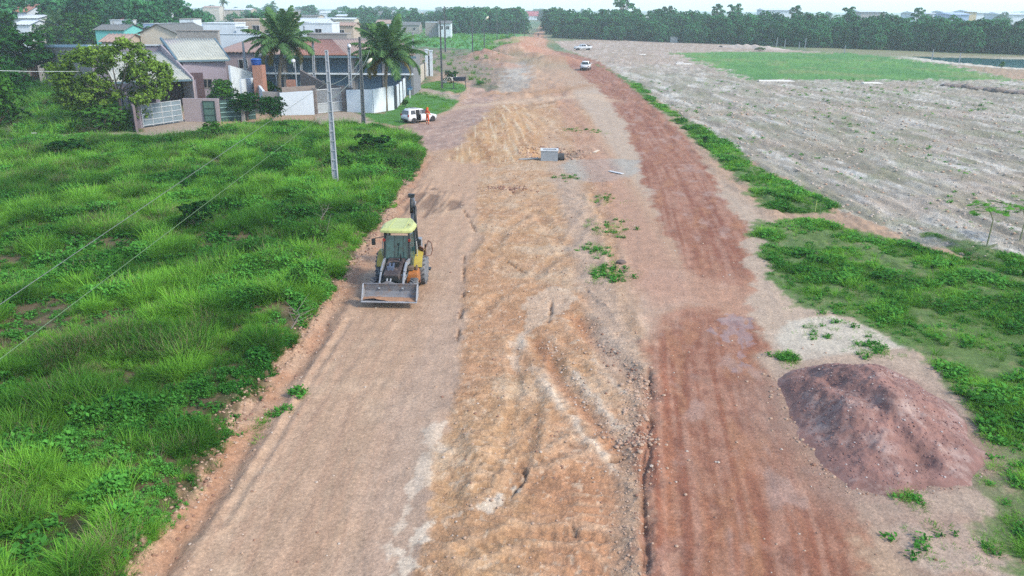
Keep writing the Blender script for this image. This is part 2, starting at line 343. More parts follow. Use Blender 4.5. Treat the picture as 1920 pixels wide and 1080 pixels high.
def height(X, Y, fine=True):
    X = np.asarray(X, float); Y = np.asarray(Y, float); z = np.zeros(X.shape)
    near = np.clip(1 - Y/260, 0, 1)
    z += (fbm(X*.12, Y*.12, 5, 3)-.5)*.18*near
    left = ss(-8.0, -9.4, X)*ss(85, 70, Y)
    z += left*(.38 + (fbm(X*.25, Y*.25, 9, 3)-.5)*.35)
    # heap of yellow soil with a ramp towards the camera
    hx = (X+2.2)/4.6; hy = (Y-86)/17.0
    z += .8*np.exp(-(np.abs(hx)**2.4)-(np.abs(hy)**2.4))*ss(62, 80, Y)
    # spoil heaps far along the corridor
    for (px, py, r, h) in ((925,112,5,1.7),(960,100,6,1.9),(900,108,4,1.2),(1000,108,3.5,1.2),(975,95,7,2.0),(1048,116,4.5,1.5),(960,84,7,2.4),(992,80,8,2.2),(1010,118,3,.9),(948,124,2.5,.8)):
        gx, gy = G(px, py); z += h*np.exp(-(((X-gx)**2)/(r*r)+((Y-gy)**2)/(r*r*3.))**1.2)*(.8+.4*fbm(X*.3,Y*.3,3,2))
    gx, gy = G(1035, 288); z -= .7*np.exp(-(((X-gx)/1.9)**4+((Y-gy)/1.7)**4))
    if fine:
        k = (Y < 230); x = X[k]; y = Y[k]
        tanm = ss(-.5, .3, poly_sd(x, y, TAN)); q = np.zeros(x.shape)
        f1 = fbm(x*1.1, y*1.1, 21, 5, .55)-.5; f2 = fbm(x*4, y*4, 22, 3)-.5
        q += tanm*(f1*.12 + f2*.05 + (fbm(x*9, y*9, 29, 2)-.5)*.03*(y < 50))
        q += tanm*(-np.abs(fbm(x*.8+y*.35, y*.55, 28, 4)-.5)*.14 + .03)                          # ruts and hummocks
        q += tanm*ss(.45, .6, fbm(x*.35, y*.35, 23, 2))*(.5+.5*np.sin((y+(x*.35)+.5*fbm(x*.8,y*.8,24,2))*2*math.pi/.36))*.06*ss(70, 35, y)*(y>14)
        road = (1-tanm)*ss(-8.3, -7.6, x)
        q += road*((fbm(x*5, y*1.2, 25, 3)-.5)*.03 + (vnoise(lane_u(x, y)*3.3, y*.12, 26)-.5)*.02 + (fbm(x*1.5, y*1.5, 27, 3)-.5)*.04)
        q += ripple(x, y)[0] + arcs(x, y)[0]
        far_ = tanm*ss(95,110,y)+ss(100,120,y)*ss(-13,-9,x)*ss(12,6,x); q += np.clip(far_,0,1)*(fbm(x*.7,y*.35,39,4)-.5)*.9
        for P, wd, dp in WRUT:
            d, s = line_d(x, y, P); d = d + (fbm(x*3, y*3, 31, 2)-.5)*.25*wd/.4
            q -= dp*np.exp(-(d/wd)**2*1.2) ; q += dp*.45*np.exp(-((d-wd*1.7)/(wd*.6))**2)
        for P in CRACKS:
            d, s = line_d(x, y, P); d = d + (fbm(x*5, y*5, 33, 3)-.5)*.22
            q -= .13*np.exp(-(d/.05)**2)*ss(.38,.55,fbm(s*.9+P[0,0], s*.3, 34, 3))
        d, s = line_d(x, y, BERM); d = d-.28; q += .07*np.exp(-(d/.28)**2)*(.4+1.6*fbm(x*6, y*6, 41, 3)**1.5)
        d2, s = line_d(x, y, BERM); q -= .09*np.exp(-((d2+(fbm(y*1.5,x*0,45,3)-.5)*.25)/.06)**2)*ss(.35,.6,fbm(y*.8,x*0,46,3))
        d, s = line_d(x, y, BERM_L); q += np.exp(-(d/.5)**2)*(fbm(x*5, y*5, 43, 4)-.42)*.42 - .06*np.exp(-((d-.75+(fbm(y*.7,x*.7,44,3)-.5)*1.3)/.25)**2)*(x > -8.5)
        # scraped waves where the bucket has worked
        dk = ss(-.8, .5, poly_sd(x, y, DARKP)); q += dk*(fbm((x-.08*y)*2.6, y*.25, 48, 3)-.5)*.35
        yl = ss(-1, 1, poly_sd(x, y, YELLOW)); q += yl*(fbm(x*1.6+y*.16, y*.16, 47, 4)-.5)*.28
        fld = ss(14.5, 16.5, x + (y-40)*.01)*ss(26, 40, y)
        q += fld*((fbm(x*1.3+.08*y, y*.25, 51, 4)-.5)*.42 + (fbm(x*2.6, y*2.6, 52, 3)-.5)*.14)
        z[k] += q
    z -= .35*ss(0, 3, poly_sd(X, Y, POND))
    return z
def hz(x, y): return float(height(np.array([x]), np.array([y]), False)[0])

def col(*rgb): return np.array(lin(rgb))*ALB*np.array([1.03,.995,.89])
def build_ground():
    ys = [-300,-120,-50,-20,-5,3,8,10.5]; y = 11.8
    while y < 3200: ys.append(y); y += .045 + y*y/10500
    ys.append(4200); ys = np.array(ys)
    s_in = np.linspace(-.84, .84, 1060); s_out = np.array([.9,1.0,1.15,1.4,1.8])
    ss_ = np.concatenate([-s_out[::-1], s_in, s_out]); w0 = np.where(ys < 8, 14, ys+6)
    wm = np.where(ys < 8, 60+0*ys, 0)
    X = ss_[None,:]*(w0[:,None]); far = np.abs(ss_)[None,:] > .84
    X = np.where(far, X*1.0 + np.sign(ss_)[None,:]*(np.abs(ss_)[None,:]-.84)*120, X)
    Y = np.repeat(ys[:,None], len(ss_), 1); sh = X.shape; x = X.ravel(); y = Y.ravel()
    z = height(x, y)
    # ---- colours of the soils and the ground cover
    n1 = fbm(x*.5, y*.5, 61, 4); n2 = fbm(x*2.2, y*2.2, 62, 4); n3 = fbm(x*.12, y*.12, 63, 3); n4 = fbm(x*7, y*7, 64, 2)
    n5 = fbm(x*.035, y*.02, 65, 4)
    C = np.tile(col(182,156,136), (len(x),1)); RG = np.full(len(x), .5); WT = np.zeros(len(x))
    def mix(c, m, var=.12):
        m = np.clip(m, 0, 1)[:,None]; C[:] = C*(1-m) + (c[None,:]*(1+(n2-.5)[:,None]*2*var))*m
    def pm(P, wd=.4, amp=1.0, nz=None):
        nz = n1 if nz is None else nz
        return ss(-wd*.6, wd*.6, poly_sd(x, y, P) + (nz-.5)*2*amp + (n2-.5)*amp*.9 + (n4-.5)*amp*.35)
    # far plain: scrub, lots and pasture
    farm = ss(150, 260, y)
    mix(col(96,128,88), farm*.9); mix(col(150,150,120), farm*ss(.52,.62,n5)*.7); mix(col(70,112,70), farm*ss(.5,.4,n5)*.7)
    leftlots = ss(-13, -16, x)*ss(92, 100, y); mix(col(128,124,104), leftlots); mix(col(70,112,60), leftlots*ss(.45,.6,n1))
    # left carriageway: pinkish compacted soil
    lane = ss(-8.6,-8.0,x)*ss(3,-1,x)*ss(150,120,y)
    st = vnoise(x*2.6, y*.1, 71); st2 = vnoise(x*7+vnoise(x*.3,y*.2,3)*2, y*.22, 72)
    mix(col(206,176,154), lane*ss(.35,.7,st)*.55); mix(col(184,152,132), lane*ss(.6,.3,st2)*.5); mix(col(206,184,162), lane*ss(.52,.7,n1)*.5)
    mix(col(186,166,154), lane*ss(-4.6,-3.0,x+(n1-.5)*2)*ss(50,30,y)*.6)
    mix(col(198,166,142), ss(-9,-8,x)*ss(14,9,x)*ss(0,60,y)*ss(200,160,y)*.5)
    # tan disturbed soil in the middle
    t = pm(TAN, .3, .45)
    mix(col(194,158,124), t); mix(col(200,172,148), t*ss(.5,.68,n2)*.45); mix(col(176,138,110), t*ss(.47,.36,n1)*.5)
    mix(col(192,146,118), t*ss(.5,.66,n3)*.4*ss(60,25,y)); mix(col(206,186,164), t*ss(.56,.72,n1)*.65); mix(col(176,140,112), t*ss(.56,.7,n4)*.35)
    mix(col(192,138,108), t*ss(26,17,y)*ss(-1.0,2.0,x)*.6)
    mix(col(194,158,116), pm(YELLOW, 2.2, 2.0)*.7); mix(col(168,122,84), pm(YELLOW, 2.0, 2.0)*ss(.52,.36,fbm(x*1.3,y*.35,74,3))*.7); mix(col(222,204,176), pm(YELLOW, 1.5, 1.5)*ss(.56,.68,fbm(x*4.2+y*.30,y*.17,73,3))*.75)
    mix(col(188,160,138), t*ss(45,60,y)*ss(.4,.6,n2)*.4)
    aq, ac = arcs(x, y); mix(col(206,180,156), ac*.35*(.4+n2)); rq, rc = ripple(x, y); mix(col(206,178,154), rc*ss(.35,.8,rc)*.5)  # ripple crests painted paler, as dry soil and so relief shows in flat light
    mix(col(160,126,102), t*ss(.68,.8,n4)*.4); mix(col(216,196,176), t*ss(.30,.2,n4)*.6)
    # pale fines washed along the ruts
    for P, a in ((WHITE_STREAM,1),(WHITE_EDGE,.35),(WHITE_EDGE2,.5),(WHITE_L,.7)): mix(col(214,200,186), pm(P, .12, .3, n2)*a)
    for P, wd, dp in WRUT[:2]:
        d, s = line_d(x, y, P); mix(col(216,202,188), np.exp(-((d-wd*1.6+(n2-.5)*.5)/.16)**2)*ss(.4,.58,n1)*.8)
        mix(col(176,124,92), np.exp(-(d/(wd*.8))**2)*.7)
    for P in CRACKS: d, s = line_d(x, y, P); mix(col(130,98,78), np.exp(-((d+(n4-.5)*.14)/.05)**2)*.7*ss(.38,.55,fbm(s*.9+P[0,0], s*.3, 34, 3)))
    d, s = line_d(x, y, BERM); mix(col(176,156,140), np.exp(-((d-.3)/.45)**2)*.8); mix(col(118,84,68), np.exp(-((d+(n2-.5)*.25)/.09)**2)*.7*ss(.35,.6,fbm(y*.8,x*0,46,3)))
    # verge of bare soil between lanes and cover
    mix(col(186,166,152), ss(2.6,3.6,x+(n1-.5))*ss(5.6,4.2,x)*ss(23,26,y)*ss(90,60,y)*.85)
    mix(col(198,180,166), pm(LIGHT_BAND, .3, .5)*.85)
    for P in (RED1, RED2):
        m = pm(P, .7, .7)
        u = lane_u(x, y); s1 = vnoise(u*2.1, y*.06, 81); s2 = vnoise(u*6.5, y*.13, 82); s3 = fbm(u*1.4, y*.35, 83, 3)
        rd = ss(175,60,y)
        mix(col(158,110,90), m); mix(col(142,92,76), m*ss(.40,.75,s1*.6+s3*.4)*.8); mix(col(186,148,132), m*ss(.58,.30,s2*.5+s3*.5)*.5)
        mix(col(178,132,104), m*ss(.55,.75,s3)*.6); mix(col(146,94,78), m*ss(.62,.85,s2*.7+n1*.3)*.45); mix(col(178,150,142), m*ss(.62,.76,fbm(u*1.1,y*.5,84,4))*.7)
        mix(col(180,130,100), m*ss(26,15,y)*ss(.45,.6,s1)*.4)
        g1 = fbm(x*3.1, y*2.1, 85, 4); mix(col(186,150,134), m*ss(.60,.7,g1)*.25); mix(col(132,86,72), m*ss(.42,.32,g1)*.45)
    mix(col(196,152,128), pm(ROADFAR, 2, 2)*.9); mix(col(176,126,106), pm(ROADFAR, 2, 2)*ss(.5,.65,n3)*.6)
    mix(col(196,166,146), pm(LIGHT_BAND, .8, 1.2)*.5); bx, by = G(1330, 548); mix(col(190,150,130), np.exp(-((y-by)/3.2)**2)*ss(5,6.5,x)*ss(14,11,x)*.55)
    # verge right of the red lane
    rv = ss(8.5,9.5,x)*ss(16.5,14.5,x)*ss(10,14,y)*ss(150,120,y)*(1-pm(RED1)) *(1-pm(RED2))
    mix(col(192,176,162), rv*.8); mix(col(164,136,122), rv*ss(22,17,y)*.7*ss(.3,.6,n1)); mix(col(196,180,168), rv*ss(.55,.7,n1)*.6)
    # bare sandy field
    f = pm(SANDF, .5, 1.0)
    fs = fbm(x*1.5+.25*y*.3, y*.26, 91, 5); fs2 = fbm(x*.9+.1*y, y*.2, 92, 5)
    mix(col(190,187,180), f); mix(col(224,224,222), f*ss(.46,.60,fs)*.85); mix(col(138,134,124), f*ss(.49,.38,fs2)*.75); mix(col(150,142,130), f*ss(.58,.7,n2)*.5)
    mix(col(134,146,108), f*ss(.54,.7,fbm(x*.6,y*.3,93,5))*.5); mix(col(184,164,152), f*ss(.52,.68,n3)*.4)
    fb = fbm(x*.30+.04*y, y*.07, 98, 4); mix(col(150,146,128), f*ss(.5,.62,fb)*.5); mix(col(160,150,138), f*ss(.5,.38,fb)*.35)
    mix(col(188,164,152), f*ss(150,210,y)*.5)
    mix(col(205,200,190), pm(WHITEP, .3, .5)*.85)
    mix(col(176,174,170), pm(GREYP, .5, .9)*.85); mix(col(186,186,182), pm(SLAB, 1.5, 2.5)*.8); mix(col(160,150,142), pm(SLAB, 1, 1.2)*ss(.5,.6,n3)*.6)
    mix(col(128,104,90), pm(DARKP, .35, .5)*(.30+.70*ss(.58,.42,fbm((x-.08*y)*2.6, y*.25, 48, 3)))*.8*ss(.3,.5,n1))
    mix(col(182,142,126), ss(5.0,6.2,x+(n1-.5))*ss(9.0,7.6,x)*ss(28,36,y)*ss(150,110,y)*.55*(1-pm(RED2)))
    # soil bank on the left
    d, s = line_d(x, y, BERM_L); mix(col(178,126,94), np.exp(-((d-.6+(n1-.5)*1.2)/.5)**2)*(x > -9)*.7*ss(.35,.6,n1)); mix(col(196,170,150), np.exp(-((d-.15)/.3)**2)*ss(.4,.6,n2)*.8)
    mix(col(172,138,118), np.exp(-(d/1.0)**2)*.4)
    sd = pm(SIDE, .8, 1.2); mix(col(184,156,146), sd*.85); mix(col(156,134,128), sd*ss(.5,.62,n1)*.6); mix(col(204,184,172), sd*ss(.58,.7,n2)*.5)
    dfm = pm(DIRTF, 1.5, 3); mix(col(138,130,116), dfm*.85); mix(col(168,146,132), dfm*ss(.5,.62,n1)*.6); mix(col(96,112,80), dfm*ss(.55,.7,n3)*.6)
    # ground under the green cover
    g = pm(FIELD_L, .35, .5); mix(col(74,78,50), g); mix(col(118,102,82), g*ss(.45,.62,n2)*.7)
    bl = pm(BACKLOT, .8, 1); mix(col(74,104,56), bl*.9); mix(col(170,164,148), pm(PATH_L, .6, 1.2)*.9)
    for P in GRASS_R:
        m = pm(P, .35, 1.0); mix(col(84,124,58), m*.9); mix(col(146,144,108), m*ss(.6,.72,n2)*.5)
    for P in (LAWN, LAWN2): mix(col(74,138,62), pm(P, .3, .3)*.95)
    m = pm(GREEN_FAR, 1.5, 2.5); mix(col(92,166,88), m); mix(col(140,170,110), m*ss(.55,.7,n5)*.5); mix(col(66,130,66), m*ss(.5,.36,n3)*.5)
    m = pm(GREEN_PITCH, 2.5, 5.5); mix(col(92,150,74), m); mix(col(108,160,80), m*ss(.5,.65,fbm(x*.1,y*.05,95,3))*.7); mix(col(76,136,66), m*ss(.50,.38,fbm(x*.3,y*.12,96,4))*.7); mix(col(132,150,96), m*ss(.58,.7,fbm(x*.2+7,y*.1,99,4))*.6)
    mix(col(150,144,118), ss(0,6,poly_sd(x, y, W([(1560,96),(1920,104),(2400,116),(2400,126),(1920,112),(1740,108),(1690,104)])))*.9)
    mix(col(222,220,214), ss(-7,-3,poly_sd(x, y, POND))*ss(1,-1,poly_sd(x,y,POND))*ss(236,214,y)*.9)
    for P in (FRONTDRIVE, FRONTDRIVE2, WALKWAY): mix(col(176,164,154), pm(P, .2, .15)*.95)
    PS = W([(1470,720),(1500,690),(1560,684),(1640,684),(1710,710),(1780,760),(1840,810),(1860,870),(1800,920),(1700,950),(1600,940),(1530,880),(1480,800)])
    mix(col(152,122,110), pm(PS, .9, 1.2)*.8); mix(col(170,148,138), ss(-2.2,.2,poly_sd(x,y,PS)+(n1-.5)*1.5)*.5)
    for (px, py, r) in ((925,112,6),(960,100,7),(900,108,5),(1000,108,4),(975,95,8),(1048,116,5),(960,84,8),(992,80,9),(948,124,4)):
        gx, gy = G(px, py); mm = np.exp(-(((x-gx)**2)/(r*r)+((y-gy)**2)/(r*r*4.))**1.5); mix(col(186,140,118), mm*.7); mix(col(208,180,160), mm*ss(.5,.65,n1)*.6)
    d, s = line_d(x, y, W([(860,205),(930,196),(1000,188),(1060,182),(1110,178),(1150,190)])); mix(col(208,184,162), np.exp(-((d+(n1-.5)*2)/1.6)**2)*.8)
    d, s = line_d(x, y, W([(925,176),(990,176),(1040,172),(1095,160)])); mix(col(178,142,112), np.exp(-((d+(n1-.5)*2)/2.2)**2)*.8)
    for P in WET: WT = np.maximum(WT, pm(P, .25, .5, n2)*ss(.36,.55,fbm(lane_u(x,y)*2.6, y*.9, 97, 4)))
    mix(col(146,106,90), WT*.5)
    WT = np.maximum(WT, .6*pm(YELLOW, .5, 1.0)*ss(.66,.76,fbm(x*4.2+y*.30,y*.17,73,3)))
    RG = .35 + .22*pm(TAN,.3,.3) + .6*f; RG = np.where(y > 150, RG*.6, RG)
    nr, nc = sh; idx = np.arange(nr*nc, dtype=np.int32).reshape(sh)
    F = np.stack([idx[:-1,:-1], idx[:-1,1:], idx[1:,1:], idx[1:,:-1]], -1).reshape(-1, 4)
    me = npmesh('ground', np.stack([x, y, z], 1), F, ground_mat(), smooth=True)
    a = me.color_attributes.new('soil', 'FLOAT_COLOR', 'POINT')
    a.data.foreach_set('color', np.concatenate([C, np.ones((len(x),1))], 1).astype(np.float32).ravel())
    a = me.attributes.new('wet', 'FLOAT', 'POINT'); a.data.foreach_set('value', WT.astype(np.float32))
    a = me.attributes.new('rgh', 'FLOAT', 'POINT'); a.data.foreach_set('value', RG.astype(np.float32))
    o = link('ground', me); tag(o, kind='structure'); return o
def ground_mat():
    m = bpy.data.materials.new('ground_soils'); m.use_nodes = True; nt = m.node_tree; b = nt.nodes['Principled BSDF']; L = nt.links.new
    ca = N(nt, 'ShaderNodeAttribute'); ca.attribute_name = 'soil'; wa = N(nt, 'ShaderNodeAttribute'); wa.attribute_name = 'wet'
    ra = N(nt, 'ShaderNodeAttribute'); ra.attribute_name = 'rgh'
    tc = N(nt, 'ShaderNodeTexCoord')
    n1 = N(nt, 'ShaderNodeTexNoise', Scale=9.0, Detail=8.0, Roughness=.72); n2 = N(nt, 'ShaderNodeTexNoise', Scale=1.6, Detail=6.0, Roughness=.65)
    n3 = N(nt, 'ShaderNodeTexNoise', Scale=30.0, Detail=3.0, Roughness=.6); vo = N(nt, 'ShaderNodeTexVoronoi', Scale=11.0)
    for n in (n1, n2, n3, vo): L(tc.outputs['Object'], n.inputs['Vector'])
    def mr(src, a, b_, c, d):
        q = N(nt, 'ShaderNodeMapRange'); q.inputs[1].default_value = a; q.inputs[2].default_value = b_; q.inputs[3].default_value = c; q.inputs[4].default_value = d
        L(src, q.inputs[0]); return q.outputs[0]
    f1 = mr(n1.outputs[0], .32, .68, .72, 1.26); f2 = mr(n2.outputs[0], .3, .7, .84, 1.14); f3 = mr(n3.outputs[0], .62, .72, 1.0, 1.4)
    a = N(nt, 'ShaderNodeMath', _operation='MULTIPLY'); L(f1, a.inputs[0]); L(f2, a.inputs[1])
    v2 = N(nt, 'ShaderNodeTexVoronoi', Scale=17.0); L(tc.outputs['Object'], v2.inputs['Vector']); f4 = mr(v2.outputs['Distance'], .05, .5, 1.16, .90)
    a0 = N(nt, 'ShaderNodeMath', _operation='MULTIPLY'); L(f4, a0.inputs[0]); L(f3, a0.inputs[1])
    a2 = N(nt, 'ShaderNodeMath', _operation='MULTIPLY'); L(a.outputs[0], a2.inputs[0]); L(a0.outputs[0], a2.inputs[1])
    vm = N(nt, 'ShaderNodeVectorMath', _operation='SCALE'); L(ca.outputs['Color'], vm.inputs[0]); L(a2.outputs[0], vm.inputs['Scale'])
    L(vm.outputs[0], b.inputs['Base Color'])
    L(mr(wa.outputs['Fac'], .2, .8, .92, .34), b.inputs['Roughness']); L(mr(wa.outputs['Fac'], .2, .8, .2, .42), b.inputs['Specular IOR Level'])
    hsum = N(nt, 'ShaderNodeMath', _operation='MULTIPLY_ADD'); hsum.inputs[1].default_value = -.5; L(vo.outputs['Distance'], hsum.inputs[0]); L(n1.outputs[0], hsum.inputs[2])
    bp = N(nt, 'ShaderNodeBump', Distance=.12)
    s = N(nt, 'ShaderNodeMath', _operation='MULTIPLY'); s.inputs[1].default_value = .7; L(ra.outputs['Fac'], s.inputs[0])
    wn = mr(wa.outputs['Fac'], .2, .7, 1.0, .05); s2 = N(nt, 'ShaderNodeMath', _operation='MULTIPLY'); L(s.outputs[0], s2.inputs[0]); L(wn, s2.inputs[1])
    L(s2.outputs[0], bp.inputs['Strength']); L(hsum.outputs[0], bp.inputs['Height']); L(bp.outputs[0], b.inputs['Normal'])
    return m
build_ground()

# pond water
def build_pond():
    P = POND; mb = MB(); n = len(P); c = P.mean(0)
    vs = [(c[0]+(p[0]-c[0])*1.03, c[1]+(p[1]-c[1])*1.03, -.14) for p in P]
    mb.add(vs, [tuple(range(n))]); o = mb.build('pond', mat('pond_water', (40,110,112), rough=.12, var=.1, scale=.05, spec=.5)); tag(o, kind='structure')
build_pond()
# hill on the right horizon
def build_hill():
    n = 60; m = 10; V = []; F = []
    x0, y0 = 1010, 1700
    for i in range(n):
        for j in range(m):
            u = i/(n-1); v = j/(m-1)
            h = 46*math.sin(math.pi*min(1, u*1.0))**1.1*math.sin(math.pi*v)**.8*(.85+.3*float(fbm(np.array([u*6]), np.array([v*3]), 7, 3)[0]))
            V.append((x0+(u-.0)*900, y0+(v-.5)*900, h-4))
    for i in range(n-1):
        for j in range(m-1): F.append((i*m+j, (i+1)*m+j, (i+1)*m+j+1, i*m+j+1))
    me = npmesh('hill', V, F, mat('hill_scrub', (90,120,80), var=.3, scale=.02), smooth=True)
    tag(link('hill', me), kind='structure')
build_hill()
# ================================================================ GRASS AND SMALL COVER
rng = np.random.default_rng(7)
def blades(name, n, rad, hmin, hmax, wd, arch, mt, seed, seg=4, spread=.5, leafy=0):
    r = np.random.default_rng(seed); V = []; F = []; T = []
    for i in range(n):
        a = r.uniform(0, 2*math.pi); q = rad*math.sqrt(r.uniform()); bx, by = q*math.cos(a), q*math.sin(a)
        d = a + r.normal(0, .9); L = r.uniform(hmin, hmax); lean = r.uniform(.05, spread); ar = arch*r.uniform(.4, 1.3)
        px, py, pz = bx, by, -.05; th = math.pi/2 - lean; b = len(V); sl = L/seg; tn = float(np.clip(r.normal(.5, .2), 0, 1))
        side = d + math.pi/2 + r.uniform(-.6, .6)
        for k in range(seg+1):
            wk = wd*(1-(k/seg)**2.2)*(.6+.4*min(1, k/1.0))*r.uniform(.9, 1.1) + .0015
            V.append((px-math.cos(side)*wk/2, py-math.sin(side)*wk/2, pz)); V.append((px+math.cos(side)*wk/2, py+math.sin(side)*wk/2, pz))
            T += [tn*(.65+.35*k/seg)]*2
            px += math.cos(d)*math.cos(th)*sl; py += math.sin(d)*math.cos(th)*sl; pz += math.sin(th)*sl; th -= ar/seg
        for k in range(seg): F.append((b+2*k, b+2*k+1, b+2*k+3, b+2*k+2))
    for i in range(leafy):   # broad leaves on short stems
        a = r.uniform(0, 2*math.pi); q = rad*1.1*math.sqrt(r.uniform()); zc = r.uniform(.15, 1)*hmax*.7
        c = Vector((q*math.cos(a), q*math.sin(a), zc)); nrm = Vector((r.normal(0,.6), r.normal(0,.6), 1)).normalized()
        u = nrm.orthogonal().normalized(); u.rotate(Matrix.Rotation(r.uniform(0, 6.28), 3, nrm)); v = nrm.cross(u); s = r.uniform(.04, .09)
        b = len(V); V += [tuple(c-u*s), tuple(c+v*s*.55), tuple(c+u*s), tuple(c-v*s*.55)]; T += [float(r.uniform(.2,.9))]*4; F.append((b, b+1, b+2, b+3))
    me = npmesh(name, V, F, mt, T); return bpy.data.objects.new(name, me)
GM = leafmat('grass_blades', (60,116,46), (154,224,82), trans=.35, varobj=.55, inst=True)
GD = leafmat('dry_stems', (84,84,60), (190,180,140), trans=.2, varobj=.4, inst=True)
GB = leafmat('weed_leaves', (32,92,38), (116,196,84), trans=.3, varobj=.5, inst=True)
def coll(name, obs):
    c = bpy.data.collections.new(name)
    for o in obs: c.objects.link(o)
    return c
TUFTS = coll('tuft_kinds', [
    blades('t0', 46, .20, .45, .95, .022, 1.5, GM, 1), blades('t1', 40, .24, .4, .8, .026, 1.9, GM, 2), blades('t2', 52, .26, .5, 1.05, .018, 1.2, GM, 3),
    blades('t3', 26, .22, .3, .6, .02, 1.4, GB, 4, leafy=60), blades('t4', 30, .2, .45, .9, .010, .9, GD, 5), blades('t5', 10, .26, .3, .6, .02, 1.4, GB, 6, leafy=110)])
SHORT = coll('short_kinds', [blades('s0', 46, .20, .10, .30, .016, 1.3, GM, 11, seg=3, spread=.9), blades('s1', 36, .24, .08, .24, .018, 1.5, GM, 12, seg=3, spread=1.1),
    blades('s2', 18, .2, .1, .22, .018, 1.2, GB, 13, seg=3, spread=.9, leafy=30)])
def scatter_obj(name, P, scale, hue, idx, rot, collection, tilt=None):
    n = len(P); me = bpy.data.meshes.new(name); me.vertices.add(n); me.vertices.foreach_set('co', np.asarray(P, np.float32).ravel())
    for nm, val, ty in (('scl', scale, 'FLOAT'), ('hue', hue, 'FLOAT'), ('idx', idx, 'INT'), ('rot', rot, 'FLOAT')):
        a = me.attributes.new(nm, ty, 'POINT'); a.data.foreach_set('value', np.asarray(val, np.int32 if ty == 'INT' else np.float32))
    o = link(name, me)
    ng = bpy.data.node_groups.new(name, 'GeometryNodeTree')
    ng.interface.new_socket('Geometry', in_out='INPUT', socket_type='NodeSocketGeometry'); ng.interface.new_socket('Geometry', in_out='OUTPUT', socket_type='NodeSocketGeometry')
    gi = ng.nodes.new('NodeGroupInput'); go = ng.nodes.new('NodeGroupOutput'); L = ng.links.new
    ci = ng.nodes.new('GeometryNodeCollectionInfo'); ci.inputs[0].default_value = collection; ci.inputs['Separate Children'].default_value = True; ci.inputs['Reset Children'].default_value = True
    ip = ng.nodes.new('GeometryNodeInstanceOnPoints'); ip.inputs['Pick Instance'].default_value = True
    def na(nm, ty):
        q = ng.nodes.new('GeometryNodeInputNamedAttribute'); q.data_type = ty; q.inputs[0].default_value = nm; return q.outputs[0]
    cb = ng.nodes.new('ShaderNodeCombineXYZ'); L(na('rot', 'FLOAT'), cb.inputs[2])
    er = ng.nodes.new('FunctionNodeEulerToRotation'); L(cb.outputs[0], er.inputs[0]); L(er.outputs[0], ip.inputs['Rotation'])
    L(gi.outputs[0], ip.inputs['Points']); L(ci.outputs[0], ip.inputs['Instance']); L(na('idx', 'INT'), ip.inputs['Instance Index']); L(na('scl', 'FLOAT'), ip.inputs['Scale'])
    L(ip.outputs[0], go.inputs[0])
    md = o.modifiers.new('scatter', 'NODES'); md.node_group = ng
    return o
def inview(x, y, mg=2.0): return (np.abs(x) < y*.70+mg+3) & (y > 10)
def sample(x0, x1, y0, y1, dens):      # density per m2 (function of y)
    ys = []; xs = []
    y = y0
    while y < y1:
        st = max(1.0, y*.05); a = max(x0, -y*.72-5); b = min(x1, y*.72+5)
        if b > a:
            n = rng.poisson(max(0, dens(y+st/2)*st*(b-a))); xs.append(rng.uniform(a, b, n)); ys.append(rng.uniform(y, y+st, n))
        y += st
    return np.concatenate(xs), np.concatenate(ys)
def cover(name, label, polys, box, dens, sc, collection, kinds, edge=.3, amp=.8, bare=None, cat='grass', hfun=None, huefun=None):
    x, y = sample(*box, dens); m = np.zeros(len(x)) - 9.
    for P in polys: m = np.maximum(m, poly_sd(x, y, P))
    n = fbm(x*.5, y*.5, 61, 4); n2 = fbm(x*2.2, y*2.2, 62, 4)
    k = m + (n-.5)*2*amp + (n2-.5)*amp*.6 > edge
    if bare is not None: k &= ~bare(x, y, n, n2)
    x, y, n, n2, m = x[k], y[k], n[k], n2[k], m[k]
    z = height(x, y, False) if sc(y).max() > .9 else height(x, y)
    h3 = fbm(x*.45, y*.45, 101, 3); h4 = fbm(x*.16+9, y*.16, 102, 3); cl = vnoise(x*.9, y*.9, 103)
    S = sc(y)*rng.uniform(.75, 1.2, len(x))*(.58+.9*ss(.3,.7,fbm(x*.7,y*.7,104,2)))*np.clip(.45+(m+.3)*.7, .45, 1)
    hue = np.clip((h3-.5)*3.4 + (h4-.5)*2.4 + .42 + rng.normal(0, .2, len(x)), 0, 1)
    if huefun is not None: hue = np.clip(huefun(x, y, hue), 0, 1)
    idx = kinds(x, y, h3, cl, rng.uniform(0, 1, len(x)))
    o = scatter_obj(name, np.stack([x, y, z-.02], 1), S, hue, idx, rng.uniform(0, 6.28, len(x)), collection)
    tag(o, kind='stuff'); return o
def kinds_tall(x, y, h, cl, u):
    w = fbm(x*.35+40, y*.35, 105, 3)
    i = np.where(u < .4, 0, np.where(u < .7, 1, 2)); i = np.where((w > .56) & (u > .25), 3, i); i = np.where((w > .62) & (u > .35), 5, i)
    i = np.where((u > .95) | ((w < .38) & (u > .7)), 4, i); return i
def holes(x, y, n, n2):
    w = fbm(x*.33+5, y*.33, 110, 3); k = (w > .70)
    for px, py, r in ((425,470,1.5),(60,630,1.2),(190,480,1.8),(70,1050,.9),(215,620,1.0),(95,600,1.2),(300,270,1.0)):
        gx, gy = G(px, py); k |= ((x-gx)/(r*1.2))**2+((y-gy)/(r*1.4))**2 + (n2-.5)*1.5 < 1
    return k
cover('tall_grass', None, [FIELD_L], (-80, -7, 11, 96), lambda y: 30*min(1, (26/y))**1.0, lambda y: .62+y*.0045, TUFTS, kinds_tall, edge=-.2, amp=.8, bare=holes)
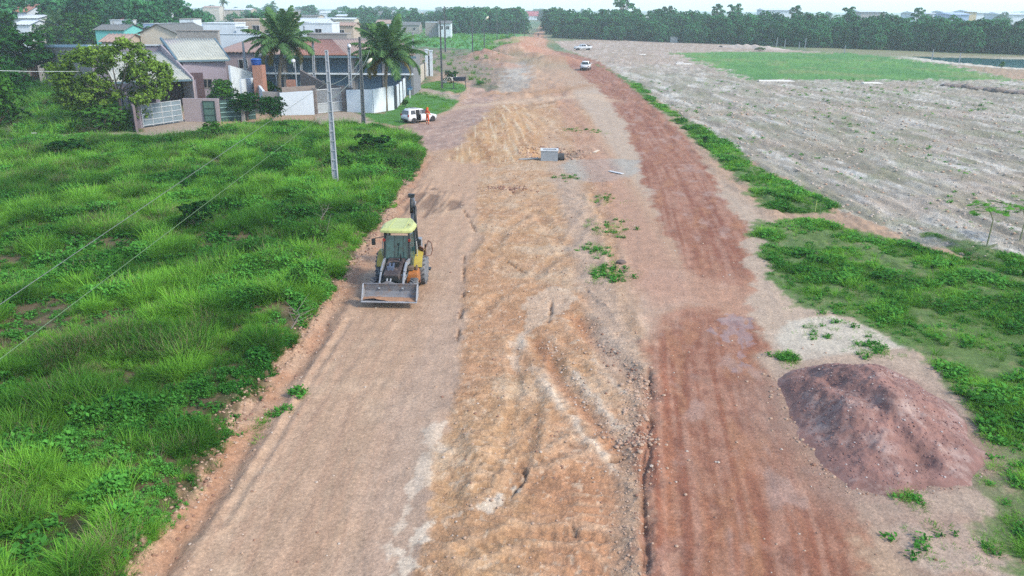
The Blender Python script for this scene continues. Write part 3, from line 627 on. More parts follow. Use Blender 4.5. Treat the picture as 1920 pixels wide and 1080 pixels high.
cover('thin_growth', None, [FIELD_L], (-80, -7, 11, 96), lambda y: 16*min(1, (26/y)), lambda y: 1.1+y*.006, SHORT, lambda x,y,h,cl,u: np.where(u<.3,0,np.where(u<.5,1,2)), edge=-.2, amp=.5, bare=lambda x,y,n,n2: (~holes(x,y,n,n2)&(poly_sd(x,y,FIELD_L)>.5))|(n2>.55), huefun=lambda x,y,h: h*.5+.1)
cover('verge_grass', None, GRASS_R, (8, 60, 12, 140), lambda y: 40*min(1, (26/y))**.9, lambda y: .85+y*.008, SHORT, lambda x,y,h,cl,u: np.where(u<.45,0,np.where(u<.85,1,2)),
      edge=.25, amp=1.0, bare=lambda x,y,n,n2: (fbm(x*.7,y*.7,111,3)+.25*(n2-.5) > .61), huefun=lambda x,y,h: h*.7+.25)
cover('verge_weeds', None, [GRASS_R[0], GRASS_R[1], GRASS_R[4]], (9, 60, 14, 100), lambda y: 1.6, lambda y: .42+y*.004, TUFTS, lambda x,y,h,cl,u: np.where(u<.5,0,np.where(u<.8,2,3)),
      edge=.6, amp=1.0, bare=lambda x,y,n,n2: (fbm(x*.4,y*.4,112,3) < .55) & ~(poly_sd(x,y,GRASS_R[4]) > 0))
cover('lawn_grass', None, [LAWN, LAWN2], (-26, -6, 80, 140), lambda y: 7, lambda y: .75+0*y, SHORT, lambda x,y,h,cl,u: np.where(u<.5,0,1), edge=.1, amp=.3, huefun=lambda x,y,h: h*.6+.1)
cover('backyard_grass', None, [BACKLOT], (-100, -34, 74, 150), lambda y: 1.3, lambda y: 1.2+0*y, TUFTS, kinds_tall, edge=.5, amp=1.0, bare=lambda x,y,n,n2: poly_sd(x,y,PATH_L) > -1.0, huefun=lambda x,y,h: h*.8)
cover('meadow_weeds', None, [GREEN_FAR, DIRTF], (-80, 0, 120, 420), lambda y: .16, lambda y: 1.3+0*y, TUFTS, kinds_tall, edge=1, amp=2, bare=lambda x,y,n,n2: (poly_sd(x,y,DIRTF)>0)&(n2>.45), huefun=lambda x,y,h: h*.6+.3)
# thin weeds of the bare field, the middle strip and the road edges
def small_weeds():
    x, y = sample(14, 120, 26, 150, lambda y: .9*min(1, 40/y)); k = (poly_sd(x, y, SANDF) > 0) & (fbm(x*.25, y*.12, 121, 3)+.15*vnoise(x*.6,y*.3,5) > .62)
    X = [x[k]]; Y = [y[k]]
    for (px, py, r, n) in ((1145,430,1.2,60),(1120,470,.9,50),(1140,515,1.0,110),(1135,375,1.0,30),(1080,245,1.3,30),(1120,248,1.0,20),(1475,672,.35,60),(1005+0,0,0,0),(1000,925,0,0),(1700,930,.3,45),(1640,655,.8,50),(1530,620,.8,22),(1580,600,1.4,25),(1740,1010,1,18),(1865,1025,.3,15),(1340,262,.5,25),(520,770,.3,16),(480,800,.5,14),(1060,335,.9,20),(560,735,.2,10)):
        if n: gx, gy = G(px, py); X.append(rng.normal(gx, r*.5, n)); Y.append(rng.normal(gy, r*.7, n))
    x = np.concatenate(X); y = np.concatenate(Y); n = len(x)
    S = np.where(x > 14, rng.uniform(.35, .9, n)*(1+y*.006), rng.uniform(.5, 1.1, n))
    tag(scatter_obj('sparse_weeds', np.stack([x, y, height(x, y)-.02], 1), S, np.where(x > 14, rng.uniform(.4, .95, n), rng.uniform(.2, .8, n)), rng.integers(0, 3, n), rng.uniform(0, 6.3, n), SHORT), kind='stuff')
small_weeds()
# clods and stones
def clod(name, seed, m):
    r = np.random.default_rng(seed); import bmesh
    bm = bmesh.new(); bmesh.ops.create_icosphere(bm, subdivisions=2, radius=1)
    for v in bm.verts:
        q = .75+.5*float(fbm(np.array([v.co.x*1.7+seed*3]), np.array([v.co.y*1.7+v.co.z*2.1]), seed, 2)[0]); v.co *= q; v.co.z *= .65
    me = bpy.data.meshes.new(name); bm.to_mesh(me); bm.free(); me.materials.append(m); return bpy.data.objects.new(name, me)
CL = coll('clod_kinds', [clod('k0', 1, mat('clod_tan', (190,160,136), var=.2, scale=2)), clod('k1', 2, mat('clod_brown', (150,112,92), var=.2, scale=2)), clod('k2', 3, mat('clod_pale', (200,184,168), var=.1, scale=2)), clod('k3', 5, mat('clod_tan', (190,160,136)))])
def clods():
    X = []; Y = []; S = []; I = []
    def along(P, n, off, wd, s0, s1, kinds):
        L = np.linalg.norm(np.diff(P, axis=0), axis=1); c = np.concatenate([[0], np.cumsum(L)]); t = rng.uniform(0, c[-1], n)
        px = np.interp(t, c, P[:,0]); py = np.interp(t, c, P[:,1]); X.append(px+off+rng.normal(0, wd, n)); Y.append(py+rng.normal(0, .1, n)); S.append(s0+(s1-s0)*rng.uniform(0, 1, n)**3); I.append(rng.choice(kinds, n))
    along(BERM, 900, -.3, .2, .01, .04, [0,0,0,3]); along(BERM_L, 3800, .1, .32, .012, .06, [0,0,1,3]); along(BERM_L, 900, .9, .7, .01, .04, [0,1,2])
    along(WRUT[1][0], 250, .3, .25, .015, .06, [0,2]); along(WRUT[0][0], 200, .2, .25, .015, .06, [0,1]); along(W([(1465,700),(1475,760),(1510,830),(1560,900)]), 170, 0, .4, .02, .07, [0,1,3]); along(W([(1560,905),(1650,925),(1760,915),(1830,880)]), 200, 0, .5, .01, .04, [1,1,2,0]); along(W([(1180,840),(1200,700),(1205,760),(1190,880)]), 200, -.1, .3, .02, .09, [0,3])
    x, y = sample(-8, 12, 12, 90, lambda y: 9*min(1, 22/y)**1.3); tm = poly_sd(x, y, TAN) > 0; k = tm | (rng.uniform(0,1,len(x)) < .22)
    x, y = x[k], y[k]; X.append(x); Y.append(y); S.append((.009+.032*rng.uniform(0,1,len(x))**4)*(1+y*.012)); I.append(rng.choice([0,0,1,2,3], len(x)))
    x, y = sample(14, 70, 26, 110, lambda y: 3*min(1, 30/y)); k = poly_sd(x, y, SANDF) > 0; x, y = x[k], y[k]; X.append(x); Y.append(y); S.append((.02+.07*rng.uniform(0,1,len(x))**3)*(1+y*.01)); I.append(rng.choice([2,2,2,0], len(x)))
    gx, gy = G(1035, 288)
    n = 260; a = rng.uniform(0, 6.28, n); q = rng.uniform(1.6, 3.4, n); X.append(gx+q*np.cos(a)); Y.append(gy+q*np.sin(a)); S.append(rng.uniform(.03,.12,n)); I.append(rng.choice([0,1,3], n))
    for (px, py, r, n, s) in ((950,355,1.6,120,.10),(330,560,0,0,0),(700,440,.7,30,.07),(1200,830,.5,120,.06)):
        if n: gx, gy = G(px, py); X.append(rng.normal(gx, r*.6, n)); Y.append(rng.normal(gy, r*.3, n)); S.append(rng.uniform(.3,1,n)*s); I.append(rng.choice([1,1,0], n))
    x = np.concatenate(X); y = np.concatenate(Y); s = np.concatenate(S)
    tag(scatter_obj('soil_clods', np.stack([x, y, height(x, y)+s*.15], 1), s, 0*s, np.concatenate(I), rng.uniform(0, 6.3, len(x)), CL), kind='stuff')
clods()

# ================================================================ DIRT PILE
def dirt_pile():
    # footprint from the photo, heights follow the silhouette; grid over its box
    P = W([(1462,720),(1500,690),(1560,684),(1640,684),(1710,710),(1770,755),(1810,800),(1830,845),(1800,900),(1700,925),(1600,912),(1535,860),(1500,790),(1480,745)])
    cx, cy = P.mean(0); x0, y0 = P.min(0)-.6; x1, y1 = P.max(0)+.6; n = 260
    gx = np.linspace(x0, x1, n); gy = np.linspace(y0, y1, n); X, Y = np.meshgrid(gx, gy); x = X.ravel(); y = Y.ravel()
    sd = poly_sd(x, y, P) + (fbm(x*.9, y*.9, 201, 3)-.5)*.7
    px, py = G(1640, 700, 1.2)
    h = 1.12*ss(-.6, 2.9, sd)*(.86+.3*fbm(x*.55, y*.55, 205, 2)) * (.80+.20*np.exp(-(((x-px)/2.6)**2+((y-py)/3.)**2)))
    h += .25*np.exp(-(((x-px+1.6)/.6)**2+((y-py+1.0)/2.4)**2)); h -= .22*np.exp(-(((x-px+.9+ (y-py)*.25)/.35)**2))*ss(0,1,sd)
    h += (fbm(x*1.4, y*1.4, 202, 4)-.5)*.35*ss(0, 1, sd) + (fbm(x*6, y*6, 203, 3)-.5)*.07*ss(-.1,.4,sd)
    z = np.where(sd > -.25, height(x, y, False) + h - .06*ss(.15,-.25,sd), height(x, y, False)-.3)
    idx = np.arange(n*n).reshape(n, n); F = np.stack([idx[:-1,:-1], idx[:-1,1:], idx[1:,1:], idx[1:,:-1]], -1).reshape(-1, 4)
    keep = (sd[F] > -.25).all(1); F = F[keep]; u = np.unique(F); mp = -np.ones(n*n, int); mp[u] = np.arange(len(u))
    m = mat('pile_soil', (144,108,98), rough=.95, var=.28, scale=1.3, bump=1.0, bscale=9, dirt=(178,154,144), dirt_amt=.3)
    me = npmesh('dirt_pile', np.stack([x, y, z], 1)[u], mp[F], m, smooth=True)
    tag(link('dirt_pile', me), 'large heap of purplish red soil beside the red lane', 'dirt pile')
    X = rng.uniform(x0, x1, 5000); Y = rng.uniform(y0, y1, 5000); s2 = poly_sd(X, Y, P); k = s2 > .1; X, Y = X[k], Y[k]
    xi = np.clip(((X-x0)/(x1-x0)*(n-1)).round().astype(int), 0, n-1); yi = np.clip(((Y-y0)/(y1-y0)*(n-1)).round().astype(int), 0, n-1); Z = z.reshape(n, n)[yi, xi]
    c2 = coll('gravel_kinds', [clod('g0', 8, mat('gravel_red', (150,112,104))), clod('g1', 9, mat('gravel_grey', (196,184,178))), clod('g2', 10, mat('gravel_red', (150,112,104)))])
    k = len(X); tag(scatter_obj('pile_gravel', np.stack([X, Y, Z+.005], 1), .008+.03*rng.uniform(0,1,k)**4, np.zeros(k), rng.choice([0,0,0,2,2,2,0,1], k), rng.uniform(0,6,k), c2), kind='stuff')
dirt_pile()

# ================================================================ TREES
def crown_np(lobes, nleaf, size, seed, flat=.8, up=.3, inner=.62):
    r = np.random.default_rng(seed); lb = np.array(lobes); wgt = lb[:,3]**2; wgt /= wgt.sum(); li = r.choice(len(lb), nleaf, p=wgt)
    d = r.normal(size=(nleaf, 3)); d /= np.linalg.norm(d, axis=1)[:,None]; d[:,2] = np.where(d[:,2] < -.35, -d[:,2], d[:,2])
    cl = 6; cn = r.normal(size=(nleaf//cl+1, 3)); cn /= np.linalg.norm(cn, axis=1)[:,None]; cn[:,2] = np.where(cn[:,2] < -.35, -cn[:,2], cn[:,2])
    ci = np.arange(nleaf)//cl; li = li[ci*cl % nleaf] ; d = cn[ci] + d*.16; d /= np.linalg.norm(d, axis=1)[:,None]
    rr = lb[li,3]*(r.uniform(inner, 1.06, nleaf//cl+1)[ci] + r.normal(0, .03, nleaf)); c = lb[li,:3] + d*rr[:,None]*np.array([1,1,flat])
    nrm = d + r.normal(size=(nleaf,3))*.55 + np.array([0,0,up]); nrm /= np.linalg.norm(nrm, axis=1)[:,None]
    t = r.normal(size=(nleaf,3)); u = np.cross(nrm, t); u /= np.linalg.norm(u, axis=1)[:,None]; v = np.cross(nrm, u); s = size*r.uniform(.6, 1.3, nleaf)[:,None]
    V = np.stack([c-u*s, c+v*s*.6-nrm*s*.15, c+u*s, c-v*s*.6-nrm*s*.15], 1).reshape(-1, 3)
    lobe_t = r.uniform(.25, .75, len(lb))[li]; tint = np.clip(lobe_t + r.normal(0, .14, nleaf//cl+1)[ci] + r.normal(0, .07, nleaf), 0, 1)
    return V, np.arange(nleaf*4).reshape(-1, 4), np.repeat(tint, 4)
BARK = mat('bark', (110,98,86), rough=.95, var=.25, scale=2, bump=.5)
def tree_meshes(seed, H, wd, nleaf, size, lm, trunk_h=.35, nl=12, flat=.8, stretch=1.0, open_=0., bark=None, limb=None, zlo=.25):
    """crown of nl lobes over a forked trunk; H height, wd crown width"""
    r = random.Random(seed); z0 = H*trunk_h; lobes = []
    for i in range(nl):
        t = i/nl; a = i*2.4+r.uniform(-.5,.5); q = math.sqrt(r.uniform(.02, 1))*wd*.36*(1-.35*max(0, (t-.5)*2)); zz = z0 + (H-z0)*(zlo+(.87-zlo)*t) - q*.15
        rad = wd*r.uniform(.14, .22)*(1-open_*.3); lobes.append((q*math.cos(a), q*math.sin(a), zz, rad))
    top = max(l[2]+l[3]*flat for l in lobes); k = (H-0)/(top); lobes = [(a,b,c*k,d) for a,b,c,d in lobes]
    V, F, T = crown_np(lobes, nleaf, size, seed, flat)
    crown = npmesh('crown', V, F, lm, T)
    mb = MB(); tr = max(.08, H*.022) if limb is None else limb
    mb.tube([(0,0,-.3), (r.uniform(-.1,.1), r.uniform(-.1,.1), z0*.5), (r.uniform(-.15,.15), r.uniform(-.15,.15), z0)], [tr*1.4, tr, tr*.85], 7)
    for l in lobes[:: max(1, nl//9)]:
        c = Vector(l[:3]); mid = Vector((c.x*.45, c.y*.45, z0+(c.z-z0)*.4)); mb.tube([(0,0,z0*.8), mid, c], [tr*.55, tr*.32, tr*.1], 5)
    return crown, mb.mesh('trunk', bark or BARK, True)
def place_tree(meshes, x, y, rz, s, label, group=None, name='tree', z=None, cat='tree', sz=None):
    e = empty(name, (x, y, hz(x, y) if z is None else z), rz, label, cat, group); e.scale = (s, s, s*(sz or 1))
    link('crown', meshes[0], e); link('trunk', meshes[1], e); return e
LM_D = leafmat('leaves_dark', (10,44,22), (66,128,58)); LM_M = leafmat('leaves_mid', (20,62,26), (104,168,70)); LM_Y = leafmat('leaves_yellow', (50,96,36), (166,206,88), trans=.35)
LM_F = leafmat('leaves_forest', (8,56,40), (96,176,112), varobj=.4)
FT = [tree_meshes(300+i, 12, (12,13.5,11,13,12)[i], 4200, .42, LM_F, trunk_h=.02, nl=20, flat=.95, zlo=.04) for i in range(5)]
FTALL = [tree_meshes(320+i, 16, 9, 2600, .36, LM_F, trunk_h=.55, nl=13, flat=.6, open_=.5) for i in range(2)]
BUSH = [tree_meshes(340+i, 3.0, 3.8, 1500, .16, (LM_M, LM_D)[i % 2], trunk_h=.08, nl=12, flat=.9) for i in range(3)]
TT = [tree_meshes(360+i, 9, 8.5, 5200, .24, (LM_D, LM_M, LM_D, LM_M)[i], trunk_h=.2, nl=20, flat=.85) for i in range(4)]
rt = random.Random(5)
# the wood behind the cleared field
fa = np.array(G(1030, 71)); fb = np.array(G(1915, 103)); fc = fb + (fb-fa)*.22
dirv = (fc-fa)/np.linalg.norm(fc-fa); perp = np.array([-dirv[1], dirv[0]])
if perp[1] < 0: perp = -perp
Lf = np.linalg.norm(fc-fa); cnt = 0
WOOD = 'trees of the wood behind the cleared field'
for row, (off, sp, h0, h1) in enumerate(((1, 4.4, .38, .62), (7, 5.4, .62, .84), (15, 6.2, .76, .93), (25, 7.2, .82, .98), (38, 9.0, .84, 1.0))):
    s = rt.uniform(0, 3)
    while s < Lf:
        p = fa + dirv*s + perp*(off + rt.uniform(-2, 2)); m = FT[rt.randrange(5)]; k = rt.uniform(h0, h1)
        if row >= 2: k *= 1.05 - .22*(s/Lf)
        place_tree(m, p[0], p[1], rt.uniform(0, 6.28), k*1.02, ('low leafy tree in the front edge of the wood behind the field' if row == 0 else 'dark green tree inside the wood behind the cleared field'), ('low trees along the edge of the wood' if row == 0 else WOOD), name='forest_tree')
        s += sp*rt.uniform(.75, 1.3); cnt += 1
for (px, h, Y, wds, lab) in ((1168,18.2,372,1.15,'tallest spreading tree rising above the left end of the wood'),(1378,14.2,345,.9,'tall thin crowned tree rising above the wood near its middle'),(1252,13.2,356,.8,'slender tree with its crown just above the wood behind the pickups'),(1492,13.6,330,.7,'thin open tree standing up against the sky over the wood'),(1592,13.2,310,.85,'bushy tree top rising above the wood behind the green pitch'),(1722,13.0,305,.7,'open crowned tree alone above the wood near the far white roofs'),(1345,14.0,338,.8,'tall pale trunked tree in the middle of the wood')):
    v = pt(px, 30, Y); m = FTALL[0] if px != 1492 and px != 1722 else FTALL[1]
    e = place_tree(m, v.x, Y, px, h/16, lab, name='forest_tree', z=0)
    e.scale = (h/16*wds*1.1, h/16*wds*1.1, h/16)
# far tree masses left of the corridor
def tree_px(px, base, top, wpx, mm, label, name='tree', seed=0, group=None, H0=9., W0=8.5):
    x, y = G(px, base); v0 = pt(px, base, y); v1 = pt(px, top, y); h = v1.z - 0; wd = wpx/FPX*y
    e = place_tree(mm, x, y, seed*1.3, 1, label, group, name=name); e.scale = (wd/W0, wd/W0, h/H0); return e
FARG = 'trees scattered through the town in the distance'
def far_row(n, px0, px1, Y0, Y1, h0, h1, group, label, wd=1.0, ms=FT):
    for i in range(n):
        Y = rt.uniform(Y0, Y1); px = rt.uniform(px0, px1); v = pt(px, 20, Y); k = rt.uniform(h0, h1)/12
        e = place_tree(ms[rt.randrange(len(ms))], v.x, Y, rt.uniform(0, 6.28), k, label, group, name='town_tree', z=0); e.scale = (k*wd, k*wd, k)
far_row(42, 840, 975, 400, 470, 9.5, 12.6, 'trees of the dense grove left of the far road', 'dark tree in the dense grove left of the far road', 1.1)
far_row(34, 640, 850, 430, 620, 7, 12, 'trees behind the green meadow', 'tree in the belt behind the green meadow', 1.0)
far_row(60, 380, 960, 560, 1300, 8, 13.5, FARG, 'hazy tree among the far houses of the town', 1.3)
far_row(18, 970, 1040, 700, 1300, 8, 11.5, 'trees at the far end of the dirt road', 'hazy tree at the far end of the dirt road', 1.4)
far_row(22, 1030, 1060, 380, 520, 9, 12.5, 'trees along the right side of the far road', 'dark tree on the right side of the far dirt road', 1.0)
far_row(46, -30, 350, 200, 330, 9, 16.5, 'tall trees behind the old houses on the left', 'tall dark tree behind the old houses on the left', 1.0)
far_row(26, 300, 520, 260, 420, 7, 11, 'trees behind the low white sheds', 'bushy tree behind the low white sheds', .9)
for i in range(30):
    Y = rt.uniform(520, 1100); v = pt(rt.uniform(1040, 2000), 20, Y); k = rt.uniform(.7, .98); place_tree(FT[rt.randrange(5)], v.x, Y, i, k, 'hazy tree between the far buildings beyond the wood', 'trees beyond the wood', name='town_tree', z=0)
# nearer, told apart
tree_px(48, 168, 56, 150, TT[0], 'large rounded dark green tree at the left edge of the picture', seed=1, name='mango_tree')
tree_px(20, 212, 120, 110, TT[0], 'dark tree low at the left edge below the large rounded tree', seed=21, name='mango_tree')
tree_px(120, 150, 100, 60, TT[2], 'dark tree at the end of the grey wall beside the brick shed', seed=22, name='mango_tree')
tree_px(8, 130, 18, 110, TT[2], 'dark dense tree behind the large rounded tree on the left', seed=2, name='mango_tree')
tree_px(168, 112, 22, 90, TT[3], 'leafy pointed tree behind the long grey wall', seed=3, name='mango_tree')
tree_px(98, 110, 44, 80, TT[1], 'leafy tree left of the coconut palm behind the grey wall', seed=4, name='mango_tree')
tree_px(0, 262, 134, 120, TT[1], 'bright leafy tree cut off by the left edge above the footpath', seed=5, name='leafy_tree')
tree_px(688, 84, 42, 76, TT[3], 'rounded dark green tree between the tiled roof and the meadow', seed=6, name='mango_tree')
tree_px(420, 205, 148, 62, TT[3], 'rounded green shrub leaning over the lilac garden wall', seed=7, name='garden_shrub')
tree_px(464, 226, 172, 74, TT[0], 'dark shrub between the slatted fence and the white wall', seed=8, name='garden_shrub')
tree_px(510, 234, 180, 66, TT[2], 'dark green shrub in front of the left end of the white wall', seed=9, name='garden_shrub')
tree_px(502, 190, 150, 60, BUSH[1], 'dark bush at the foot of the first coconut palm', seed=10, name='garden_shrub', H0=3, W0=3.8)
tree_px(846, 157, 132, 32, BUSH[1], 'dark clipped hedge bush by the gate posts', seed=11, name='hedge_bush', H0=3, W0=3.8)
tree_px(760, 200, 186, 20, BUSH[0], 'small round dark bush on the lawn behind the white car', seed=12, name='small_bush', H0=3, W0=3.8)
tree_px(58, 166, 142, 34, BUSH[0], 'green bush at the foot of the red brick wall', seed=13, name='small_bush', H0=3, W0=3.8)
tree_px(190, 248, 200, 120, BUSH[2], 'dark tangle of bushes under the sparse tree', seed=14, name='wild_bush', H0=3, W0=3.8)
tree_px(20, 236, 196, 80, BUSH[1], 'low dark bush under the leafy tree at the left edge', seed=15, name='wild_bush', H0=3, W0=3.8)
for i, (px, b, t, wpx, lab) in enumerate(((400,262,232,60,'clump of broad weeds below the lilac garden wall'),(700,300,262,90,'dense green bush on the field edge beside the side track'),(640,330,290,70,'dark green bush beside the foot of the white concrete pole'),(740,330,300,60,'green bush at the end of the grass field near the junction'),(370,440,392,70,'dark leafy bush in the middle of the grass field'),(590,480,440,60,'dark bush in the grass left of the backhoe'),(415,530,500,50,'yellowish green bush in the grass field'),(130,300,268,90,'dark green bush at the top of the grass field'),(560,560,520,50,'low bush near the soil bank left of the bucket'))):
    tree_px(px, b, t, wpx, BUSH[i % 3], lab, name='field_bush', seed=i, H0=3, W0=3.8)
tree_px(1322, 270, 254, 14, BUSH[1], 'small dark bush on the verge beside the red lane', name='small_bush', seed=3, H0=3, W0=3.8)
tree_px(1878, 128, 115, 14, BUSH[0], 'small bush on the white bank of the pond', name='small_bush', seed=4, H0=3, W0=3.8)
tree_px(1425, 96, 88, 22, BUSH[2], 'low bush beside the pale soil mound at the wood edge', name='small_bush', seed=5, H0=3, W0=3.8)

# the sparse many-branched tree before the lilac house
def sparse_tree():
    x, y = G(222, 238); e = empty('sparse_tree', (x, y, 0), 0, 'spreading tree with thin yellowish crown before the lilac house', 'tree')
    r = random.Random(3); mb = MB(); mpx = y/FPX
    def P(px, py, dy=0): v = pt(px, py, y+dy); return Vector((v.x-x, dy, v.z))
    base = Vector((0,0,-.3)); fork = P(222, 172)
    mb.tube([base, P(226,205), fork], [.22,.17,.15], 8)
    ends = [P(130,130,-1), P(150,100,2), P(185,100,-2), P(205,95,1), P(240,110,-1.5), P(285,110,1), P(295,150,-1), P(160,160,-2.5), P(120,165,1), P(280,185,-2), P(255,90,2.5), P(140,190,-1), P(300,130,2)]
    for q in ends:
        mid = fork.lerp(q, .5) + Vector((r.uniform(-.3,.3), r.uniform(-.3,.3), -.25)); mb.tube([fork*.95, mid, q], [.10,.06,.025], 6)
        for k in range(7):
            s = fork.lerp(q, r.uniform(.4, 1)); mb.tube([s, s+Vector((r.uniform(-.9,.9), r.uniform(-.9,.9), r.uniform(.1,1.0)))], [.025,.006], 4)
    mb.build('trunk', mat('bark_grey', (112,106,100), var=.25, scale=2), e)
    S = mpx
    lobes = []
    while len(lobes) < 105:
        px, py = r.uniform(98, 318), r.uniform(82, 236); k = ((px-208)/110)**2+((py-155)/76)**2
        if k > 1 or (abs(px-212) < 34 and 100 < py < 200 and r.random() < .45) or (py > 200 and 170 < px < 250) or (px < 150 and py > 205): continue
        lobes.append((*P(px, py, r.uniform(-2.5, 2.5)*math.sqrt(1-min(.95,k))), r.uniform(13, 22)*S))
    V, F, T = crown_np(lobes, 60000, .12, 77, .9, inner=.1); e2 = link('crown', npmesh('crown', V, F, LM_Y, T), e)
sparse_tree()

# palms
LM_P = leafmat('palm_leaves', (36,84,54), (128,170,104), varobj=.2)
LM_PD = leafmat('palm_leaves_dry', (90,84,50), (170,160,100), varobj=.2)
def frond_mesh(seed, L, droop, lm, nl=40):
    r = random.Random(seed); V = []; F = []; T = []; pts = []
    th = R(70)-droop*.35; p = Vector((0,0,0)); n = 12
    for i in range(n+1):
        pts.append(p.copy()); p = p + Vector((math.cos(th), 0, math.sin(th)))*L/n; th -= droop/n*(.6+.8*i/n)
    def at(t): i = min(n-1, int(t*n)); return pts[i].lerp(pts[i+1], t*n-i), (pts[i+1]-pts[i]).normalized()
    for i in range(n):
        a, b = pts[i], pts[i+1]; wa, wb = .05*(1-i/n)+.01, .05*(1-(i+1)/n)+.01; k = len(V)
        V += [(a.x,-wa,a.z),(a.x,wa,a.z),(b.x,wb,b.z),(b.x,-wb,b.z)]; F.append((k,k+1,k+2,k+3)); T += [.9]*4
    for i in range(nl):
        t = .14+.86*i/nl; q, d = at(min(.999, t)); ll = L*.26*math.sin(math.pi*min(1, .15+t*.85))**.7+.12
        for sgn in (-1, 1):
            dr = Vector((d.x*.75, sgn*r.uniform(.7,1.0), d.z*.75-r.uniform(.15,.5))).normalized(); tip = q + dr*ll*.6; end = tip + (dr+Vector((0,0,-.7))).normalized()*ll*.4
            wv = d*.065; k = len(V); V += [tuple(q-wv), tuple(q+wv), tuple(tip+wv*.8), tuple(tip-wv*.8), tuple(end)]; F.append((k,k+1,k+2,k+3)); F.append((k+3,k+2,k+4,k+4)); tt = r.uniform(.2,.8); T += [tt]*5
    me = bpy.data.meshes.new('frond'); me.from_pydata(V, [], [f if f[2] != f[3] else f[:3] for f in F]); me.materials.append(lm)
    a = me.attributes.new('tint', 'FLOAT', 'POINT'); a.data.foreach_set('value', np.array(T, np.float32)); me.update(); return me
FR = [frond_mesh(i, 3.6, d, LM_P) for i, d in enumerate((.7, 1.1, 1.5, 1.9, 2.3))] + [frond_mesh(9, 3.2, 2.7, LM_PD)]
def palm(px, base, cy, s, label, nfr=26, lean=0, seed=0, group=None):
    x, y = G(px, base); c = pt(px+lean, cy, y); e = empty('coconut_palm', (x, y, 0), 0, label, 'palm tree', group)
    mb = MB(); top = Vector((c.x-x, 0, c.z)); mb.tube([(0,0,-.3), (top.x*.2,0,top.z*.4), (top.x*.6,0,top.z*.75), tuple(top)], [.26*s,.17*s,.14*s,.16*s], 9); mb.build('trunk', mat('palm_bark', (140,128,112), var=.3, scale=6), e, True)
    r = random.Random(seed)
    for i in range(nfr):
        t = i/nfr; k = min(4, int(t*5)); m = FR[k] if not (i >= nfr-3) else FR[5]
        f = link('frond', m, e); f.location = top; f.rotation_euler = (r.uniform(-.15,.15), 0 if t > .25 else -.35+r.uniform(-.2,.1), i*2.399+r.uniform(-.2,.2)); q = s*r.uniform(.85, 1.12); f.scale = (q, q, q)
    return e
palm(524, 186, 88, 1.5, 'tall coconut palm in front of the left roller doors', nfr=36, seed=1, lean=6)
palm(722, 208, 112, 1.45, 'coconut palm behind the white wall near the street lamp', nfr=36, seed=2, lean=4)
for i, (px, b, c, s, lab) in enumerate(((105,108,46,1.1,'coconut palm between the leafy trees behind the grey wall'),(305,70,20,1.0,'palm behind the white and blue shed wall, left of a pair'),(330,70,24,1.0,'palm behind the white and blue shed wall, right of a pair'),(290,66,12,1.1,'palm standing behind the red and grey roof'),(200,66,14,1.2,'tall palm in the dark trees above the turquoise house'),(420,52,6,1.0,'palm against the sky above the low sheds'),(512,40,8,.9,'small distant palm above the first coconut palm'))):
    palm(px, b, c, s, lab, nfr=18, seed=10+i)

# papaya plant and saplings of the field
def papaya(px, base, top, s, label, seed, nleaf=16):
    x, y = G(px, base); c = pt(px+8, top, y); e = empty('papaya_tree' if s > .5 else 'sapling', (x, y, hz(x, y)), 0, label, 'plant'); r = random.Random(seed); H = c.z
    mb = MB(); mb.tube([(0,0,-.1), (.05,0,H*.5), (c.x-x,0,H*.78)], [.05*s,.035*s,.025*s], 6)
    V = []; F = []; T = []; top_ = Vector((c.x-x, 0, H*.76))
    for i in range(nleaf):
        a = i*2.4; el = r.uniform(-.2, .7); L = s*r.uniform(.5, 1.0); d = Vector((math.cos(a)*math.cos(el), math.sin(a)*math.cos(el), math.sin(el))); o = top_ + Vector((0,0,-.25*s*r.random())); tip = o + d*L
        mb.tube([o, tip], [.012*s,.008*s], 4)
        u0 = Vector((d.x, d.y, -.35)).normalized(); v0 = u0.cross(Vector((0,0,1))).normalized()
        for k in range(9):
            b = -1.9+3.8*k/8; ld = (u0*math.cos(b)+v0*math.sin(b)).normalized(); ll = s*.34*(1-.25*abs(b)/1.9); sd = Vector((0,0,1)).cross(ld).normalized()*ll*.22; n = len(V)
            V += [tuple(tip), tuple(tip+ld*ll*.6-sd+Vector((0,0,-.02))), tuple(tip+ld*ll), tuple(tip+ld*ll*.6+sd+Vector((0,0,-.02)))]; F.append((n,n+1,n+2,n+3)); T += [r.uniform(.3,1)]*4
    mb.build('stem', mat('papaya_stem', (140,146,110)), e); link('leaves', npmesh('leaves', V, F, leafmat('papaya_leaves', (40,110,40), (130,200,80), varobj=.2), T), e)
papaya(1850, 462, 366, 1.0, 'young papaya tree at the field edge near the right side', 1, 22)
papaya(1912, 452, 372, .95, 'papaya crown cut by the right edge of the picture', 2, 18)
papaya(1802, 340, 316, .5, 'small yellow leafed sapling in the bare field', 3, 8)
papaya(1738, 236, 206, .7, 'thin bare sapling in a tuft of the bare field', 4, 5)
papaya(1842, 206, 188, .6, 'small sapling far out on the bare field', 5, 7)
papaya(1543, 190, 172, .6, 'small sapling on the sand below the green pitch', 6, 5)
papaya(1668, 276, 256, .45, 'tiny seedling in the middle of the bare field', 7, 5)
papaya(1818, 745, 716, .3, 'broad leafed seedling behind the top of the red soil heap', 8, 12)
